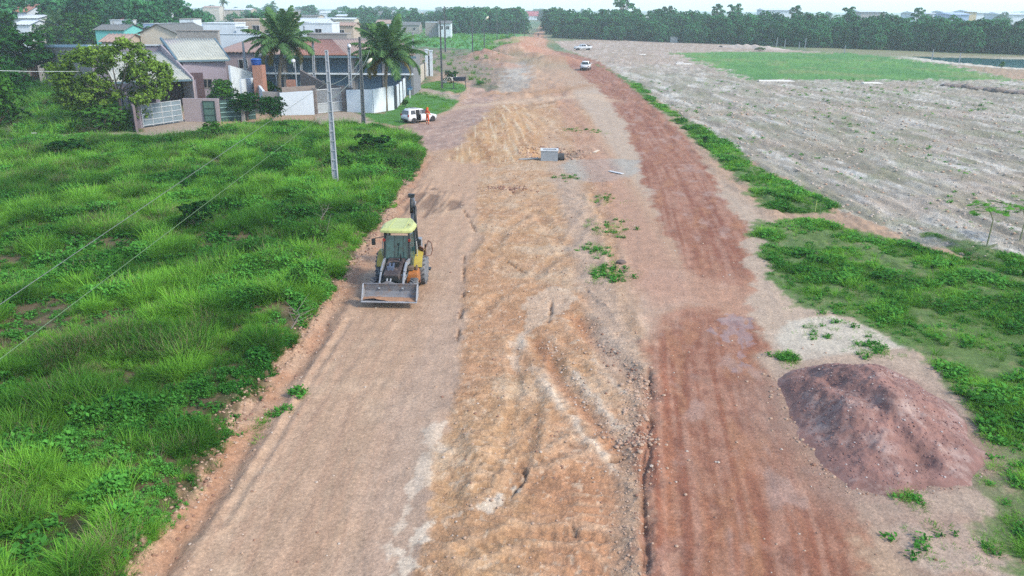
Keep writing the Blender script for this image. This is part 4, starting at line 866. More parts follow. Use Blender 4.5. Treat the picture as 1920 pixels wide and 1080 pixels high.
# ================================================================ BACKHOE LOADER
M_STEEL = mat('worn_steel', (150,158,166), rough=.5, var=.2, scale=6, dirt=(150,126,108), dirt_amt=.25, metal=.1)
M_BUCKET = mat('bucket_steel', (132,134,140), rough=.6, var=.2, scale=4, dirt=(148,124,106), dirt_amt=.3, bump=.3)
M_YEL = mat('faded_yellow', (196,176,74), rough=.55, var=.12, scale=3, dirt=(160,136,104), dirt_amt=.15)
M_ROOF = mat('roof_pale_yellow', (196,204,132), rough=.6, var=.08, scale=2, dirt=(186,180,140), dirt_amt=.12)
M_BLK = mat('cab_black', (38,44,46), rough=.5, var=.2)
M_HOOD = mat('hood_charcoal', (70,62,62), rough=.6, var=.2, scale=4, dirt=(130,112,100), dirt_amt=.18)
M_TYRE = mat('tyre_dusty', (120,126,132), rough=.95, var=.2, scale=6, dirt=(150,132,120), dirt_amt=.25, bump=.6, bscale=12)
M_TREAD = mat('tyre_rubber', (104,108,112), rough=.95, var=.25, scale=8, dirt=(140,120,106), dirt_amt=.25)
M_RIM = mat('rim_tan', (186,160,104), rough=.6, var=.15, dirt=(150,122,96), dirt_amt=.3)
M_GLS = glass('cab_glass', (44,82,84), .12)
M_ORG = mat('orange_rust', (188,118,58), rough=.7, var=.2, scale=5, dirt=(110,84,66), dirt_amt=.3)
M_RUST = mat('door_brown', (128,92,76), rough=.7, var=.2)
M_SOIL = mat('bucket_soil', (170,132,104), rough=.95, var=.2, scale=8, bump=.6)
M_RED = mat('lamp_red', (150,50,40), rough=.3)
def wheel(parent, x, y, r, w_, side, name='wheel', rimr=.5, lugs=22, tyrem=None, rimm=None):
    c = (x, y, r-.02); e = MB(); prof = []
    for t in np.linspace(0, math.pi, 9): prof.append((r*rimr+ (r*(1-rimr))*(math.sin(t)**.45)*.97, -math.cos(t)*w_/2))
    e.lathe(prof, c, 'X', 32); o = e.build('wheel' if name is None else name, rimm or M_RIM, parent)
    o.data.materials.clear(); o.data.materials.append(tyrem or M_TYRE)
    for p in o.data.polygons: p.use_smooth = True
    o.name = 'tyre'; root = o
    if lugs:
        l = MB()
        for k in range(lugs):
            for sg in (-1, 1):
                a = 2*math.pi*(k+(.5 if sg > 0 else 0))/lugs
                T = Matrix.Translation(c) @ Matrix.Rotation(a, 4, 'X') @ Matrix.Translation((sg*w_*.24, 0, r-.01)) @ Matrix.Rotation(sg*R(38), 4, 'Z')
                l.box(-w_*.27, w_*.27, -.03, .03, -.05, .035, T=T)
        l.build('tread', M_TREAD, root)
    rm = MB(); rr = r*rimr*1.04; s = side
    rm.lathe([(rr, s*w_*.34), (rr*.92, s*w_*.40), (rr*.85, s*w_*.2), (rr*.35, s*w_*.16), (rr*.3, s*w_*.3), (.02, s*w_*.32)], c, 'X', 28)
    for k in range(8):
        a = k*math.pi/4; rm.lathe([(.022, s*w_*.16), (.018, s*w_*.27)], (c[0], c[1]+rr*.5*math.cos(a), c[2]+rr*.5*math.sin(a)), 'X', 6)
    rm.build('rim', rimm or M_RIM, root, True); return root
def backhoe():
    E = empty('backhoe_loader', (-5.03, 34.75, hz(-5.03, 34.75)), R(-2.0), 'yellow backhoe loader with raised grey front bucket on the left dirt lane', 'backhoe loader')
    # rear and front wheels
    for s in (-1, 1):
        wheel(E, s*.92, 0, .72, .44, s, lugs=20, rimr=.52); wheel(E, s*.86, -2.15, .46, .30, s, lugs=18, rimr=.48)
    # chassis and axles
    b = MB(); b.box(-.30,.30,-2.75,.9,.45,.85); b.tube([(-.8,0,.70),(.8,0,.70)], .14, 10); b.tube([(-.8,-2.15,.46),(.8,-2.15,.46)], .1, 8); b.box(-.42,.42,-2.8,-2.55,.42,1.05); b.box(-.62,.62,.55,.95,.5,1.0); b.box(-.75,-.35,-1.1,-.6,.45,.9); b.build('chassis', M_BLK, E, bevel=.02)
    # hood: sloping engine cover, narrower at the front
    b = MB(); b.hexa([(-.36,-2.75,.85),(.36,-2.75,.85),(.44,-1.25,.85),(-.44,-1.25,.85),(-.34,-2.72,1.28),(.34,-2.72,1.28),(.38,-1.25,1.58),(-.38,-1.25,1.58)]); hood = b.build('hood', M_HOOD, E, bevel=.05, seg=3)
    b = MB(); b.box(-.3,.3,-1.9,-1.88,1.44,1.455); b.build('hood_seam', M_BLK, hood)
    b = MB(); b.lathe([(.035,1.3),(.035,1.72),(.03,1.74)], (.22,-1.55,.1), 'Z', 10); b.build('exhaust', M_BLK, E, True)
    b = MB(); b.lathe([(.06,1.50),(.06,1.56),(.03,1.58)], (.17,-1.45,0), 'Z', 12); b.build('filler_cap', M_STEEL, hood, True)
    b = MB(); b.box(-.3,.3,-2.80,-2.74,.9,1.2); b.build('grille', M_BLK, E)
    # engine side: orange box and step on the right of the picture
    b = MB(); b.hexa([(.46,-1.75,.55),(.98,-1.75,.55),(.98,-1.05,.55),(.46,-1.05,.55),(.46,-1.70,.98),(.95,-1.70,.98),(.95,-1.1,1.08),(.46,-1.1,1.08)]); bx = b.build('battery_box', M_ORG, E, bevel=.03)
    b = MB(); b.box(.5,.74,-1.5,-1.2,1.06,1.22); b.box(.82,.9,-1.4,-1.2,1.05,1.25); b.build('box_lid', mat('hose_brown', (120,104,88)), bx, bevel=.02)
    b = MB(); b.box(.6,.95,-.95,-.75,.3,.34); b.box(.6,.63,-.95,-.75,.34,.8); b.box(.92,.95,-.95,-.75,.34,.8); b.box(.6,.95,-.95,-.75,.58,.61); b.build('step', M_RUST, E)
    b = MB(); b.hexa([(-.9,-1.65,.5),(-.46,-1.65,.5),(-.46,-1.05,.5),(-.9,-1.05,.5),(-.86,-1.6,.9),(-.46,-1.6,.9),(-.46,-1.1,.95),(-.86,-1.1,.95)]); b.build('tank', M_BLK, E, bevel=.03)
    # cab frame
    zb, zt = 1.0, 2.66; xb, xt = .66, .60; yf, yr = -1.28, .55
    fr = MB(); posts = {}
    for s in (-1, 1):
        fr.bar((s*xb*.86,yf-.02,zb),(s*xt*.88,yf+.25,zt), .09, .09); fr.bar((s*xb*1.08,-.35,zb),(s*xt*1.05,-.3,zt), .08, .08); fr.bar((s*xb*1.05,yr,zb+.2),(s*xt,yr-.05,zt), .09, .09)
        fr.bar((s*xt*.88,yf+.25,zt),(s*xt*1.05,-.3,zt), .08); fr.bar((s*xt*1.05,-.3,zt),(s*xt,yr-.05,zt), .08)
        fr.bar((s*xb*.86,yf,zb+.02),(s*xb*1.08,-.35,zb-.05), .08, .12)
    fr.bar((-xt*.88,yf+.25,zt),(xt*.88,yf+.25,zt), .08); fr.bar((-xt,yr-.05,zt),(xt,yr-.05,zt), .08); fr.bar((-xb*.86,yf,1.5),(-.38,yf,1.5), .05); fr.bar((xb*.86,yf,1.5),(.38,yf,1.5), .05)
    fr.box(-.66,.66,-1.2,.6,.92,1.0)
    fr.build('cab_frame', M_BLK, E, bevel=.015)
    g = MB(); g.sheet([(-.52,-1.27,1.10),(.52,-1.27,1.10),(.49,-1.03,2.52),(-.49,-1.03,2.52)], .01); ws = g.build('windshield', M_GLS, E)
    g = MB(); g.bar((.04,-1.30,1.62),(.07,-1.19,2.12), .025); g.box(.02,.10,-1.2,-1.16,2.1,2.2); g.build('wiper', M_BLK, ws)
    g = MB()
    for s in (-1,1):
        g.sheet([(s*.60,-1.2,1.1),(s*.70,-.4,1.1),(s*.63,-.35,2.5),(s*.55,-.98,2.5)], .01)
    g.sheet([(-.70,-.28,1.3),(-.67,.5,1.3),(-.60,.45,2.5),(-.63,-.25,2.5)], .01); g.build('side_glass', M_GLS, E)
    b = MB(); b.box(-.25,.25,-.45,.05,1.05,1.35); b.box(-.25,.25,-.02,.12,1.3,2.0); b.build('seat', M_BLK, E, bevel=.05)
    b = MB(); b.tube([(0,-.95,1.0),(0,-.75,1.62)], .03, 8); b.lathe([(.20,-.01),(.22,0),(.20,.01)], (0,-.75,1.66), 'Z', 18); b.box(-.3,.3,-1.18,-.95,1.0,1.5); b.box(-.2,.2,-1.18,-1.05,1.5,1.62); b.build('dashboard', M_BLK, E)
    # interior pieces seen through the windshield area
    # roof: faceted shell, wide in the middle
    b = MB(); zr = 2.68
    out = [(-.70,-1.19),(-.3,-1.27),(.3,-1.27),(.66,-1.19),(.74,-.6),(.74,-.1),(.40,.78),(-.44,.78),(-.74,-.1),(-.74,-.6)]
    inn = [(-.60,-1.08),(-.26,-1.15),(.26,-1.15),(.57,-1.08),(.62,-.55),(.62,-.08),(.34,.68),(-.38,.68),(-.62,-.08),(-.62,-.55)]
    n = len(out); vs = [(x,y,zr) for x,y in out] + [(x,y,zr+.11) for x,y in out] + [(x,y,zr+.19) for x,y in inn]
    b.add(vs, [(i,(i+1)%n,n+(i+1)%n,n+i) for i in range(n)] + [(n+i,n+(i+1)%n,2*n+(i+1)%n,2*n+i) for i in range(n)] + [tuple(range(2*n,3*n)), tuple(range(n-1,-1,-1))])
    rf = b.build('roof', M_ROOF, E, bevel=.03, seg=2)
    b = MB()
    for s in (-1,1): b.hexa([(s*.33,-1.10,zr+.188),(s*.37,-1.10,zr+.188),(s*.33,.64,zr+.188),(s*.29,.64,zr+.188),(s*.33,-1.10,zr+.215),(s*.37,-1.10,zr+.215),(s*.33,.64,zr+.215),(s*.29,.64,zr+.215)])
    b.build('roof_rib', M_ROOF, rf)
    b = MB(); b.lathe([(.07,0),(.06,.05),(.02,.07)], (.48,-.55,zr+.18), 'Z', 12); b.build('beacon_mount', mat('roof_patch', (160,160,110)), rf, True)
    for px_, py_ in ((-.55,-.8),(.42,-.75),(.5,.1)):
        b = MB(); b.lathe([(.022,0),(.018,.02)], (px_,py_,zr+.185), 'Z', 8); b.build('bolt', M_BLK, rf)
    for s in (-1,1):
        b = MB(); b.box(s*.56-.05,s*.56+.05,-1.2,-1.12,2.28,2.4); b.build('marker_lamp', M_RED, E, bevel=.01)
    # mirrors
    for s, xx, yy in ((-1,-1.06,-1.0),(1,.95,-.95)):
        b = MB(); b.bar((s*.6,-1.0,2.45),(xx,yy,2.35), .03); b.build('mirror_arm', M_BLK, E)
        b = MB(); b.box(xx-.09,xx+.09,yy-.03,yy+.05,2.05,2.34); b.build('mirror', M_BLK, E, bevel=.03)
    # open side door, brown framed glass swung outward
    b = MB(); q = [(1.12,-.18,1.35),(1.34,-.06,1.35),(1.42,-.02,1.60),(1.36,-.05,1.95),(1.24,-.12,2.05),(1.12,-.18,1.7)]
    for i in range(6): b.bar(q[i], q[(i+1)%6], .035)
    d = b.build('open_door', M_RUST, E)
    b = MB(); b.add([(x,y,z) for x,y,z in q], [tuple(range(6))]); b.build('door_glass', glass('brown_glass', (176,160,150)), d)
    b = MB(); b.hexa([(.78,.0,1.25),(1.02,-.2,1.25),(1.05,-.15,1.25),(.82,.05,1.25),(.78,.0,1.78),(1.02,-.2,1.70),(1.05,-.15,1.70),(.82,.05,1.78)]); b.build('door_panel', M_RUST, d)
    for s in (-1,1):
        b = MB(); b.tube([(s*.36,-1.3,1.2),(s*.42,-1.9,1.15),(s*.46,-2.4,1.25),(s*.44,-2.8,.95)], .018, 6); b.tube([(s*.33,-1.3,1.15),(s*.38,-2.0,1.05),(s*.42,-2.5,1.1)], .015, 6); b.build('hose', M_BLK, E, True)
        b = MB(); b.tube([(s*.76,-.45,1.15),(s*.80,-.5,1.6),(s*.76,-.45,2.1)], .016, 6); b.build('grab_rail', mat('rail_white', (206,208,200)), E, True)
    b = MB()
    for k in range(5): b.box(-.22,.22,-1.75-.09*k,-1.72-.09*k,1.5-.018*k-.01,1.5-.018*k+.012)
    b.build('vent', M_BLK, hood)
    b = MB(); b.bar((-.12,-1.255,1.15),(-.10,-1.05,2.5), .02); b.bar((.30,-1.255,1.15),(.28,-1.05,2.5), .02); b.build('pillar_inner', mat('interior_dark', (70,84,84)), E)
    # rear fenders
    for s in (-1,1):
        b = MB(); pr = []
        for t in np.linspace(R(20), R(165), 12): pr.append((-math.cos(t)*.86, .72+math.sin(t)*.84))
        for i in range(len(pr)-1):
            (y0,z0),(y1,z1) = pr[i],pr[i+1]; x0, x1 = (.62*s,1.02*s) if s > 0 else (1.02*s,.62*s)
            b.add([(x0,y0,z0),(x1,y0,z0),(x1,y1,z1),(x0,y1,z1),(x0,y0*.955,z0-.03),(x1,y0*.955,z0-.03),(x1,y1*.955,z1-.03),(x0,y1*.955,z1-.03)], [(0,1,2,3),(7,6,5,4),(0,4,5,1),(2,6,7,3),(1,5,6,2),(3,7,4,0)])
        b.prism([(y,z) for y,z in pr]+[(.5,1.0),(-.5,1.0)], 0, s*.60, s*.64); b.build('fender', M_YEL, E)
    # loader arms
    for s in (-1,1):
        arm = [(s*.56,-.95,1.42),(s*.50,-1.75,1.46),(s*.50,-2.35,1.22),(s*.50,-2.95,.66)]
        b = MB()
        for i in range(3): b.bar(arm[i], arm[i+1], .09, (.22,.24,.20)[i])
        a = b.build('loader_arm', M_STEEL, E, bevel=.02)
        b = MB(); b.tube([(s*.50,-1.0,1.0),(s*.50,-1.9,.95)], .06, 10); b.tube([(s*.50,-1.9,.95),(s*.50,-2.4,.93)], .035, 8, m=1); b.build('lift_cylinder', [M_BLK, M_STEEL], E, True)
        b = MB(); b.bar((s*.56,-.95,.9),(s*.56,-.95,1.5), .14, .2); b.build('arm_post', M_BLK, E, bevel=.01)
    b = MB(); b.tube([(-.56,-2.35,1.1),(.56,-2.35,1.1)], .07, 10); b.build('cross_tube', M_STEEL, E, True)
    for xx in (-.17, -.02):
        b = MB(); b.tube([(xx,-1.95,1.52),(xx,-2.62,1.18)], .05, 12, m=0); b.tube([(xx,-2.62,1.20),(xx,-2.98,.98)], .04, 10, m=1); b.build('bucket_cylinder', [mat('cylinder_blue', (92,106,128), rough=.4), M_STEEL], E, True)
    b = MB(); b.box(-.25,.06,-2.36,-2.26,1.30,1.50); b.build('cylinder_bracket', mat('cylinder_blue', (92,106,128)), E, bevel=.02)
    # bucket, opening forward
    Bz = .36; w2 = 1.15
    pr = [(-3.02,Bz+.60),(-2.98,Bz+.50),(-2.93,Bz+.26),(-2.98,Bz+.08),(-3.10,Bz+.02),(-3.44,Bz-.04)]
    b = MB(); t = .035
    for i in range(len(pr)-1):
        (y0,z0),(y1,z1) = pr[i],pr[i+1]; nx, nz = (z1-z0), -(y1-y0); L = math.hypot(nx, nz); nx, nz = nx/L*t, nz/L*t
        b.add([(-w2,y0,z0),(w2,y0,z0),(w2,y1,z1),(-w2,y1,z1),(-w2,y0-nx,z0-nz),(w2,y0-nx,z0-nz),(w2,y1-nx,z1-nz),(-w2,y1-nx,z1-nz)], [(0,1,2,3),(7,6,5,4),(0,4,5,1),(2,6,7,3),(1,5,6,2),(3,7,4,0)])
    bu = b.build('bucket', M_BUCKET, E)
    for s in (-1,1):
        b = MB(); b.prism([(y,z) for y,z in pr[:]]+[(-3.48,Bz+.02),(-3.36,Bz+.20),(-3.14,Bz+.54)], 0, s*w2-.02, s*w2+.02); b.build('side_plate', mat('bucket_edge', (170,174,180), rough=.45), bu)
    b = MB(); b.box(-w2-.03,w2+.03,-3.53,-3.42,Bz-.07,Bz-.03); b.build('cutting_edge', mat('bucket_edge', (170,174,180)), bu, bevel=.006)
    b = MB(); b.prism([(-.42,Bz+.59),(.30,Bz+.59),(.10,Bz+.66),(-.06,Bz+.72),(-.16,Bz+.72),(-.26,Bz+.66)], 1, -3.045, -3.0); b.build('spill_guard', M_BUCKET, bu)
    # soil left in the bucket
    V = []; F = []; nn = 40; mm = 10
    for i in range(nn):
        for j in range(mm):
            xx = -w2+.03 + (2*w2-.06)*i/(nn-1); v = j/(mm-1); yy = -3.46+.36*v
            hh = -.03+.12*math.exp(-((xx+.72)/.45)**2)*(1-v)**.5 + .05*float(fbm(np.array([xx*5]),np.array([yy*5]),3,3)[0])
            V.append((xx, yy, Bz-.02+.06*v+hh))
    for i in range(nn-1):
        for j in range(mm-1): F.append((i*mm+j,(i+1)*mm+j,(i+1)*mm+j+1,i*mm+j+1))
    link('soil_residue', npmesh('soil', V, F, M_SOIL, smooth=True), bu)
    # backhoe: stabilisers, boom, dipper, bucket folded at the rear
    for s in (-1,1):
        b = MB(); b.bar((s*.45,.98,.9),(s*.95,1.12,.9), .12); b.bar((s*.95,1.12,1.5),(s*.95,1.12,.35), .13); b.box(s*.95-.2,s*.95+.2,.95,1.3,.28,.34); b.build('stabilizer', M_BLK, E)
    b = MB(); b.box(-.35,.35,.95,1.2,.55,1.15); b.bar((.10,1.2,.85),(.12,1.75,1.25), .26, .34); b.build('swing_frame', M_YEL, E, bevel=.02)
    b = MB(); b.bar((.14,1.7,1.1),(.16,2.45,2.2), .22, .30); b.bar((.16,2.45,2.2),(.18,2.30,3.42), .20, .26); bo = b.build('boom', mat('boom_grey', (120,130,142), rough=.5, var=.2), E, bevel=.02)
    b = MB(); b.tube([(.34,2.0,2.0),(.34,2.18,3.05)], .06, 10); b.tube([(.34,2.18,3.05),(.34,2.22,3.3)], .035, 8, m=1); b.build('boom_cylinder', [M_BLK, M_STEEL], E, True)
    b = MB(); b.tube([(.16,2.10,2.75),(.17,2.14,3.40)], .075, 12); b.tube([(.17,2.14,3.40),(.17,2.15,3.55)], .05, 10, m=1); b.build('dipper_cylinder', [M_BLK, M_STEEL], E, True)
    b = MB(); b.box(.04,.31,2.05,2.35,3.50,3.60); b.box(.02,.33,2.10,2.28,3.58,3.66); b.build('boom_head', M_BLK, E, bevel=.02)
    b = MB(); b.bar((.18,2.35,3.5),(.18,2.95,2.0), .18, .26); b.bar((.18,2.95,2.0),(.18,2.95,1.2), .16, .22); b.build('dipper', mat('boom_grey', (120,130,142)), E, bevel=.02)
    b = MB(); b.prism([(2.6,1.3),(3.1,1.3),(3.2,.8),(2.95,.5),(2.5,.55),(2.65,.85)], 0, -.12, .48); rb = b.build('rear_bucket', M_STEEL, E, bevel=.02)
    b = MB()
    for k in range(4): b.hexa([(-.1+k*.17,2.35,.50),(-.02+k*.17,2.35,.50),(-.02+k*.17,2.55,.53),(-.1+k*.17,2.55,.53),(-.08+k*.17,2.35,.52),(-.04+k*.17,2.35,.52),(-.02+k*.17,2.55,.60),(-.1+k*.17,2.55,.60)])
    b.build('teeth', M_STEEL, rb)
backhoe()

# ================================================================ ROAD VEHICLES
M_WH = mat('paint_white', (236,238,240), rough=.3, var=.04, coat=.6, dirt=(200,180,166), dirt_amt=.02)
M_SIL = mat('paint_silver', (214,220,224), rough=.3, var=.05, coat=.6)
M_DK = glass('car_glass', (26,36,40), .2); M_PL = mat('black_plastic', (46,48,50), rough=.7)
M_TY = mat('car_tyre', (52,52,54), rough=.9, dirt=(150,120,104), dirt_amt=.15); M_ALY = mat('alloy', (176,180,184), rough=.35, metal=.5)
def loft(sections, name, m, parent, smooth=True, mats=None):
    """sections: list of (y, [(x,z)...]) rings with equal counts"""
    n = len(sections[0][1]); vs = [(x, y, z) for y, ring in sections for x, z in ring]; fs = []
    for i in range(len(sections)-1):
        for k in range(n): fs.append((i*n+k, i*n+(k+1)%n, (i+1)*n+(k+1)%n, (i+1)*n+k))
    fs.append(tuple(range(n))); fs.append(tuple((len(sections)-1)*n+k for k in range(n)))
    b = MB(); b.add(vs, fs); return b.build(name, m, parent, smooth)
def body_ring(hw, z0, z1, tuck=.06):
    return [(-hw+.10,z0),(-hw+.02,z0+.08),(-hw,(z0+z1)*.5),(-hw+tuck*.5,z1-.07),(-hw+tuck+.05,z1),(hw-tuck-.05,z1),(hw-tuck*.5,z1-.07),(hw,(z0+z1)*.5),(hw-.02,z0+.08),(hw-.10,z0)]
def car_wheels(E, ys, x, r):
    for y in ys:
        for s in (-1,1):
            b = MB(); b.lathe([(r*.6,-.10),(r*.95,-.10),(r,-.06),(r,.06),(r*.95,.10),(r*.6,.10)], (s*x,y,r), 'X', 22); o = b.build('wheel', M_TY, E, True)
            q = MB(); q.lathe([(r*.62,s*.09),(r*.58,s*.10),(r*.5,s*.06),(r*.15,s*.07),(.02,s*.09)], (s*x,y,r), 'X', 20)
            for k in range(5):
                a = k*2*math.pi/5; q.bar((s*x+s*.085,y,r),(s*x+s*.085,y+math.cos(a)*r*.55,r+math.sin(a)*r*.55), .02, .05)
            q.build('rim', M_ALY, o)
            q = MB(); q.lathe([(r*1.22,-.02),(r*1.22,.015)], (s*(x+.045),y,r+.02), 'X', 22); q.build('wheel_arch', M_PL, E)
def sheetpoly(m, pts, th=.012): m.add([tuple(p) for p in pts], [tuple(range(len(pts)))])
def hatchback():
    x, y = G(786, 228); e = empty('hatchback_car', (x, y, hz(x, y)), R(39-90), 'white hatchback car with an open rear door parked by the lawn', 'car')
    hw = .86     # local: +Y forward
    S = [(-1.88,body_ring(hw-.14,.38,.72)),(-1.84,body_ring(hw-.06,.28,.86)),(-1.6,body_ring(hw,.22,.95)),(-1.0,body_ring(hw,.20,.96)),(.2,body_ring(hw,.20,.94)),(.85,body_ring(hw,.20,.93)),(1.35,body_ring(hw-.02,.22,.86)),(1.75,body_ring(hw-.07,.24,.76)),(1.90,body_ring(hw-.2,.32,.62))]
    loft(S, 'body', M_WH, e)
    def cab(hw0, hw1, z0, z1): return [(-hw0,z0),(-hw0+.01,z0+.03),(-hw1,z1-.08),(-hw1+.08,z1),(hw1-.08,z1),(hw1,z1-.08),(hw0-.01,z0+.03),(hw0,z0)]
    C = [(-1.80,cab(.74,.70,.88,.92)),(-1.62,cab(.78,.62,.9,1.38)),(-1.35,cab(.78,.62,.9,1.50)),(-.6,cab(.79,.63,.9,1.53)),(.05,cab(.79,.62,.9,1.50)),(.42,cab(.78,.60,.9,1.34)),(.98,cab(.74,.68,.88,.92))]
    loft(C, 'cabin', M_WH, e)
    g = MB(); g.add([(-.60,-1.70,1.36),(.60,-1.70,1.36),(.68,-1.83,.96),(-.68,-1.83,.96)], [(0,1,2,3)]); g.v = [(a,b_-.02,c) for a,b_,c in g.v]; g.build('rear_window', M_DK, e)
    g = MB(); g.add([(-.56,.48,1.33),(.56,.48,1.33),(.66,.98,.95),(-.66,.98,.95)], [(0,1,2,3)]); g.v = [(a,b_+.03,c+.03) for a,b_,c in g.v]; g.build('windshield', M_DK, e)
    for s in (-1,1):
        for a,b_,c_,d_ in ((-1.50,-1.42,-.92,-.92),(-.30,-.30,.68,.34)):
            g = MB(); g.add([(s*.795,a,.97),(s*.66,b_,1.40),(s*.66,d_,1.40),(s*.795,c_,.97)], [(0,1,2,3)]); g.build('side_window', M_DK, e)
    # open rear right door: dark opening and the swung panel
    b = MB(); b.box(.80,.875,-.88,-.34,.32,.93); b.hexa([(.70,-.88,.93),(.80,-.88,.93),(.80,-.36,.93),(.70,-.36,.93),(.62,-.84,1.42),(.67,-.84,1.42),(.67,-.36,1.42),(.62,-.36,1.42)]); b.build('door_opening', mat('cabin_dark', (22,20,24)), e)
    b = MB(); T = Matrix.Translation((.87,-.32,0)) @ Matrix.Rotation(R(62), 4, 'Z'); b.box(-.03,.03,-.62,0,.30,.95, T=T); b.box(-.02,.02,-.58,-.54,.95,1.35, T=T); b.box(-.02,.02,-.58,-.06,1.33,1.38, T=T); b.build('door', M_WH, e, bevel=.01)
    b = MB(); b.hexa([(.872,-.2,.35),(.878,-.2,.35),(.878,-.19,.35),(.872,-.19,.35),(.872,-.2,.92),(.878,-.2,.92),(.878,-.19,.92),(.872,-.19,.92)]); b.build('door_seam', M_PL, e)
    for s in (-1,1):
        b = MB(); b.box(s*.74-.09,s*.74+.09,-1.90,-1.78,.72,.98); b.build('tail_light', M_RED, e, bevel=.02)
        b = MB(); b.box(s*.62-.12,s*.62+.12,1.76,1.90,.58,.72); b.build('headlight', mat('lamp_glass', (200,206,206)), e, bevel=.03)
        b = MB(); b.box(s*.93-.09,s*.93+.09,.48,.58,.95,1.10); b.build('mirror', M_WH, e, bevel=.03)
    b = MB(); b.box(-.7,.7,-1.93,-1.86,.30,.46); b.box(-.6,.6,1.86,1.94,.26,.40); b.build('bumper', M_PL, e, bevel=.02)
    b = MB(); b.box(-.2,.2,-1.93,-1.88,.52,.64); b.build('number_plate', mat('plate', (210,210,210)), e)
    b = MB(); b.tube([(-.55,-1.3,1.56),(-.55,.0,1.56)], .015, 5); b.tube([(.55,-1.3,1.56),(.55,.0,1.56)], .015, 5); b.build('roof_rail', M_PL, e)
    car_wheels(e, (-1.2, 1.22), .78, .31)
hatchback()
def pickup(px, py, rz, paint, label, bar):
    x, y = G(px, py); e = empty('pickup_truck', (x, y, hz(x, y)), rz, label, 'pickup truck'); hw = .93
    S = [(-2.6,body_ring(hw-.03,.62,1.10)),(-2.5,body_ring(hw,.48,1.12)),(-.9,body_ring(hw,.42,1.13)),(.6,body_ring(hw,.40,1.12)),(1.1,body_ring(hw,.40,1.12)),(1.9,body_ring(hw-.02,.42,1.08)),(2.45,body_ring(hw-.08,.44,.98)),(2.65,body_ring(hw-.25,.5,.8))]
    loft(S, 'body', paint, e)
    def cab(hw0, hw1, z0, z1): return [(-hw0,z0),(-hw0+.01,z0+.03),(-hw1,z1-.08),(-hw1+.1,z1),(hw1-.1,z1),(hw1,z1-.08),(hw0-.01,z0+.03),(hw0,z0)]
    loft([(-.98,cab(.84,.80,1.05,1.12)),(-.86,cab(.84,.66,1.05,1.68)),(-.5,cab(.85,.67,1.05,1.78)),(.3,cab(.85,.67,1.05,1.78)),(.62,cab(.84,.64,1.05,1.62)),(1.22,cab(.80,.74,1.05,1.12))], 'cabin', paint, e)
    b = MB(); b.box(-.76,.76,-2.45,-1.02,1.132,1.138); b.build('cargo_bed', M_PL, e)
    b = MB(); b.box(-.84,-.76,-2.5,-1.0,1.10,1.20); b.box(.76,.84,-2.5,-1.0,1.10,1.20); b.box(-.84,.84,-2.56,-2.48,1.0,1.20); b.build('bed_rail', paint, e, bevel=.02)
    g = MB(); g.add([(-.6,-.93,1.62),(.6,-.93,1.62),(.72,-1.0,1.22),(-.72,-1.0,1.22)], [(0,1,2,3)]); g.v = [(a,b_-.02,c) for a,b_,c in g.v]; g.build('rear_window', M_DK, e)
    g = MB(); g.add([(-.6,.70,1.60),(.6,.70,1.60),(.70,1.20,1.17),(-.70,1.20,1.17)], [(0,1,2,3)]); g.v = [(a,b_+.03,c+.03) for a,b_,c in g.v]; g.build('windshield', M_DK, e)
    for s in (-1,1):
        for a,b_,c_,d_ in ((-.78,-.72,-.12,-.12),(.0,.0,.92,.52)):
            g = MB(); g.add([(s*.855,a,1.15),(s*.715,b_,1.64),(s*.715,d_,1.64),(s*.855,c_,1.15)], [(0,1,2,3)]); g.build('side_window', M_DK, e)
        b = MB(); b.box(s*.84-.06,s*.84+.06,-2.64,-2.52,.74,1.04); b.build('tail_light', M_RED, e, bevel=.02)
        b = MB(); b.box(s*.68-.12,s*.68+.12,2.46,2.62,.72,.90); b.build('headlight', mat('lamp_glass', (200,206,206)), e, bevel=.03)
        b = MB(); b.box(s*1.05-.1,s*1.05+.1,.72,.82,1.15,1.38); b.build('mirror', paint, e, bevel=.03)
    b = MB(); b.box(-.85,.85,-2.72,-2.58,.45,.62); b.box(-.8,.8,2.62,2.74,.42,.62); b.build('bumper', M_PL, e, bevel=.03)
    if bar:
        b = MB(); b.tube([(-.76,-1.2,1.15),(-.66,-1.25,1.68),(.66,-1.25,1.68),(.76,-1.2,1.15)], .035, 8); b.tube([(-.7,-1.25,1.6),(-.72,-2.2,1.2)], .03, 6); b.tube([(.7,-1.25,1.6),(.72,-2.2,1.2)], .03, 6); b.build('roll_bar', M_PL, e)
        b = MB(); b.box(-.5,.5,-2.2,-1.6,1.14,1.45); b.build('cargo', M_PL, e, bevel=.05)
    car_wheels(e, (-1.55, 1.6), .82, .38)
pickup(1098, 131, R(-11), M_WH, 'white pickup truck driving away along the red lane', False)
pickup(1093, 94, R(90+8), M_SIL, 'silver pickup truck parked sideways on the bare field', True)

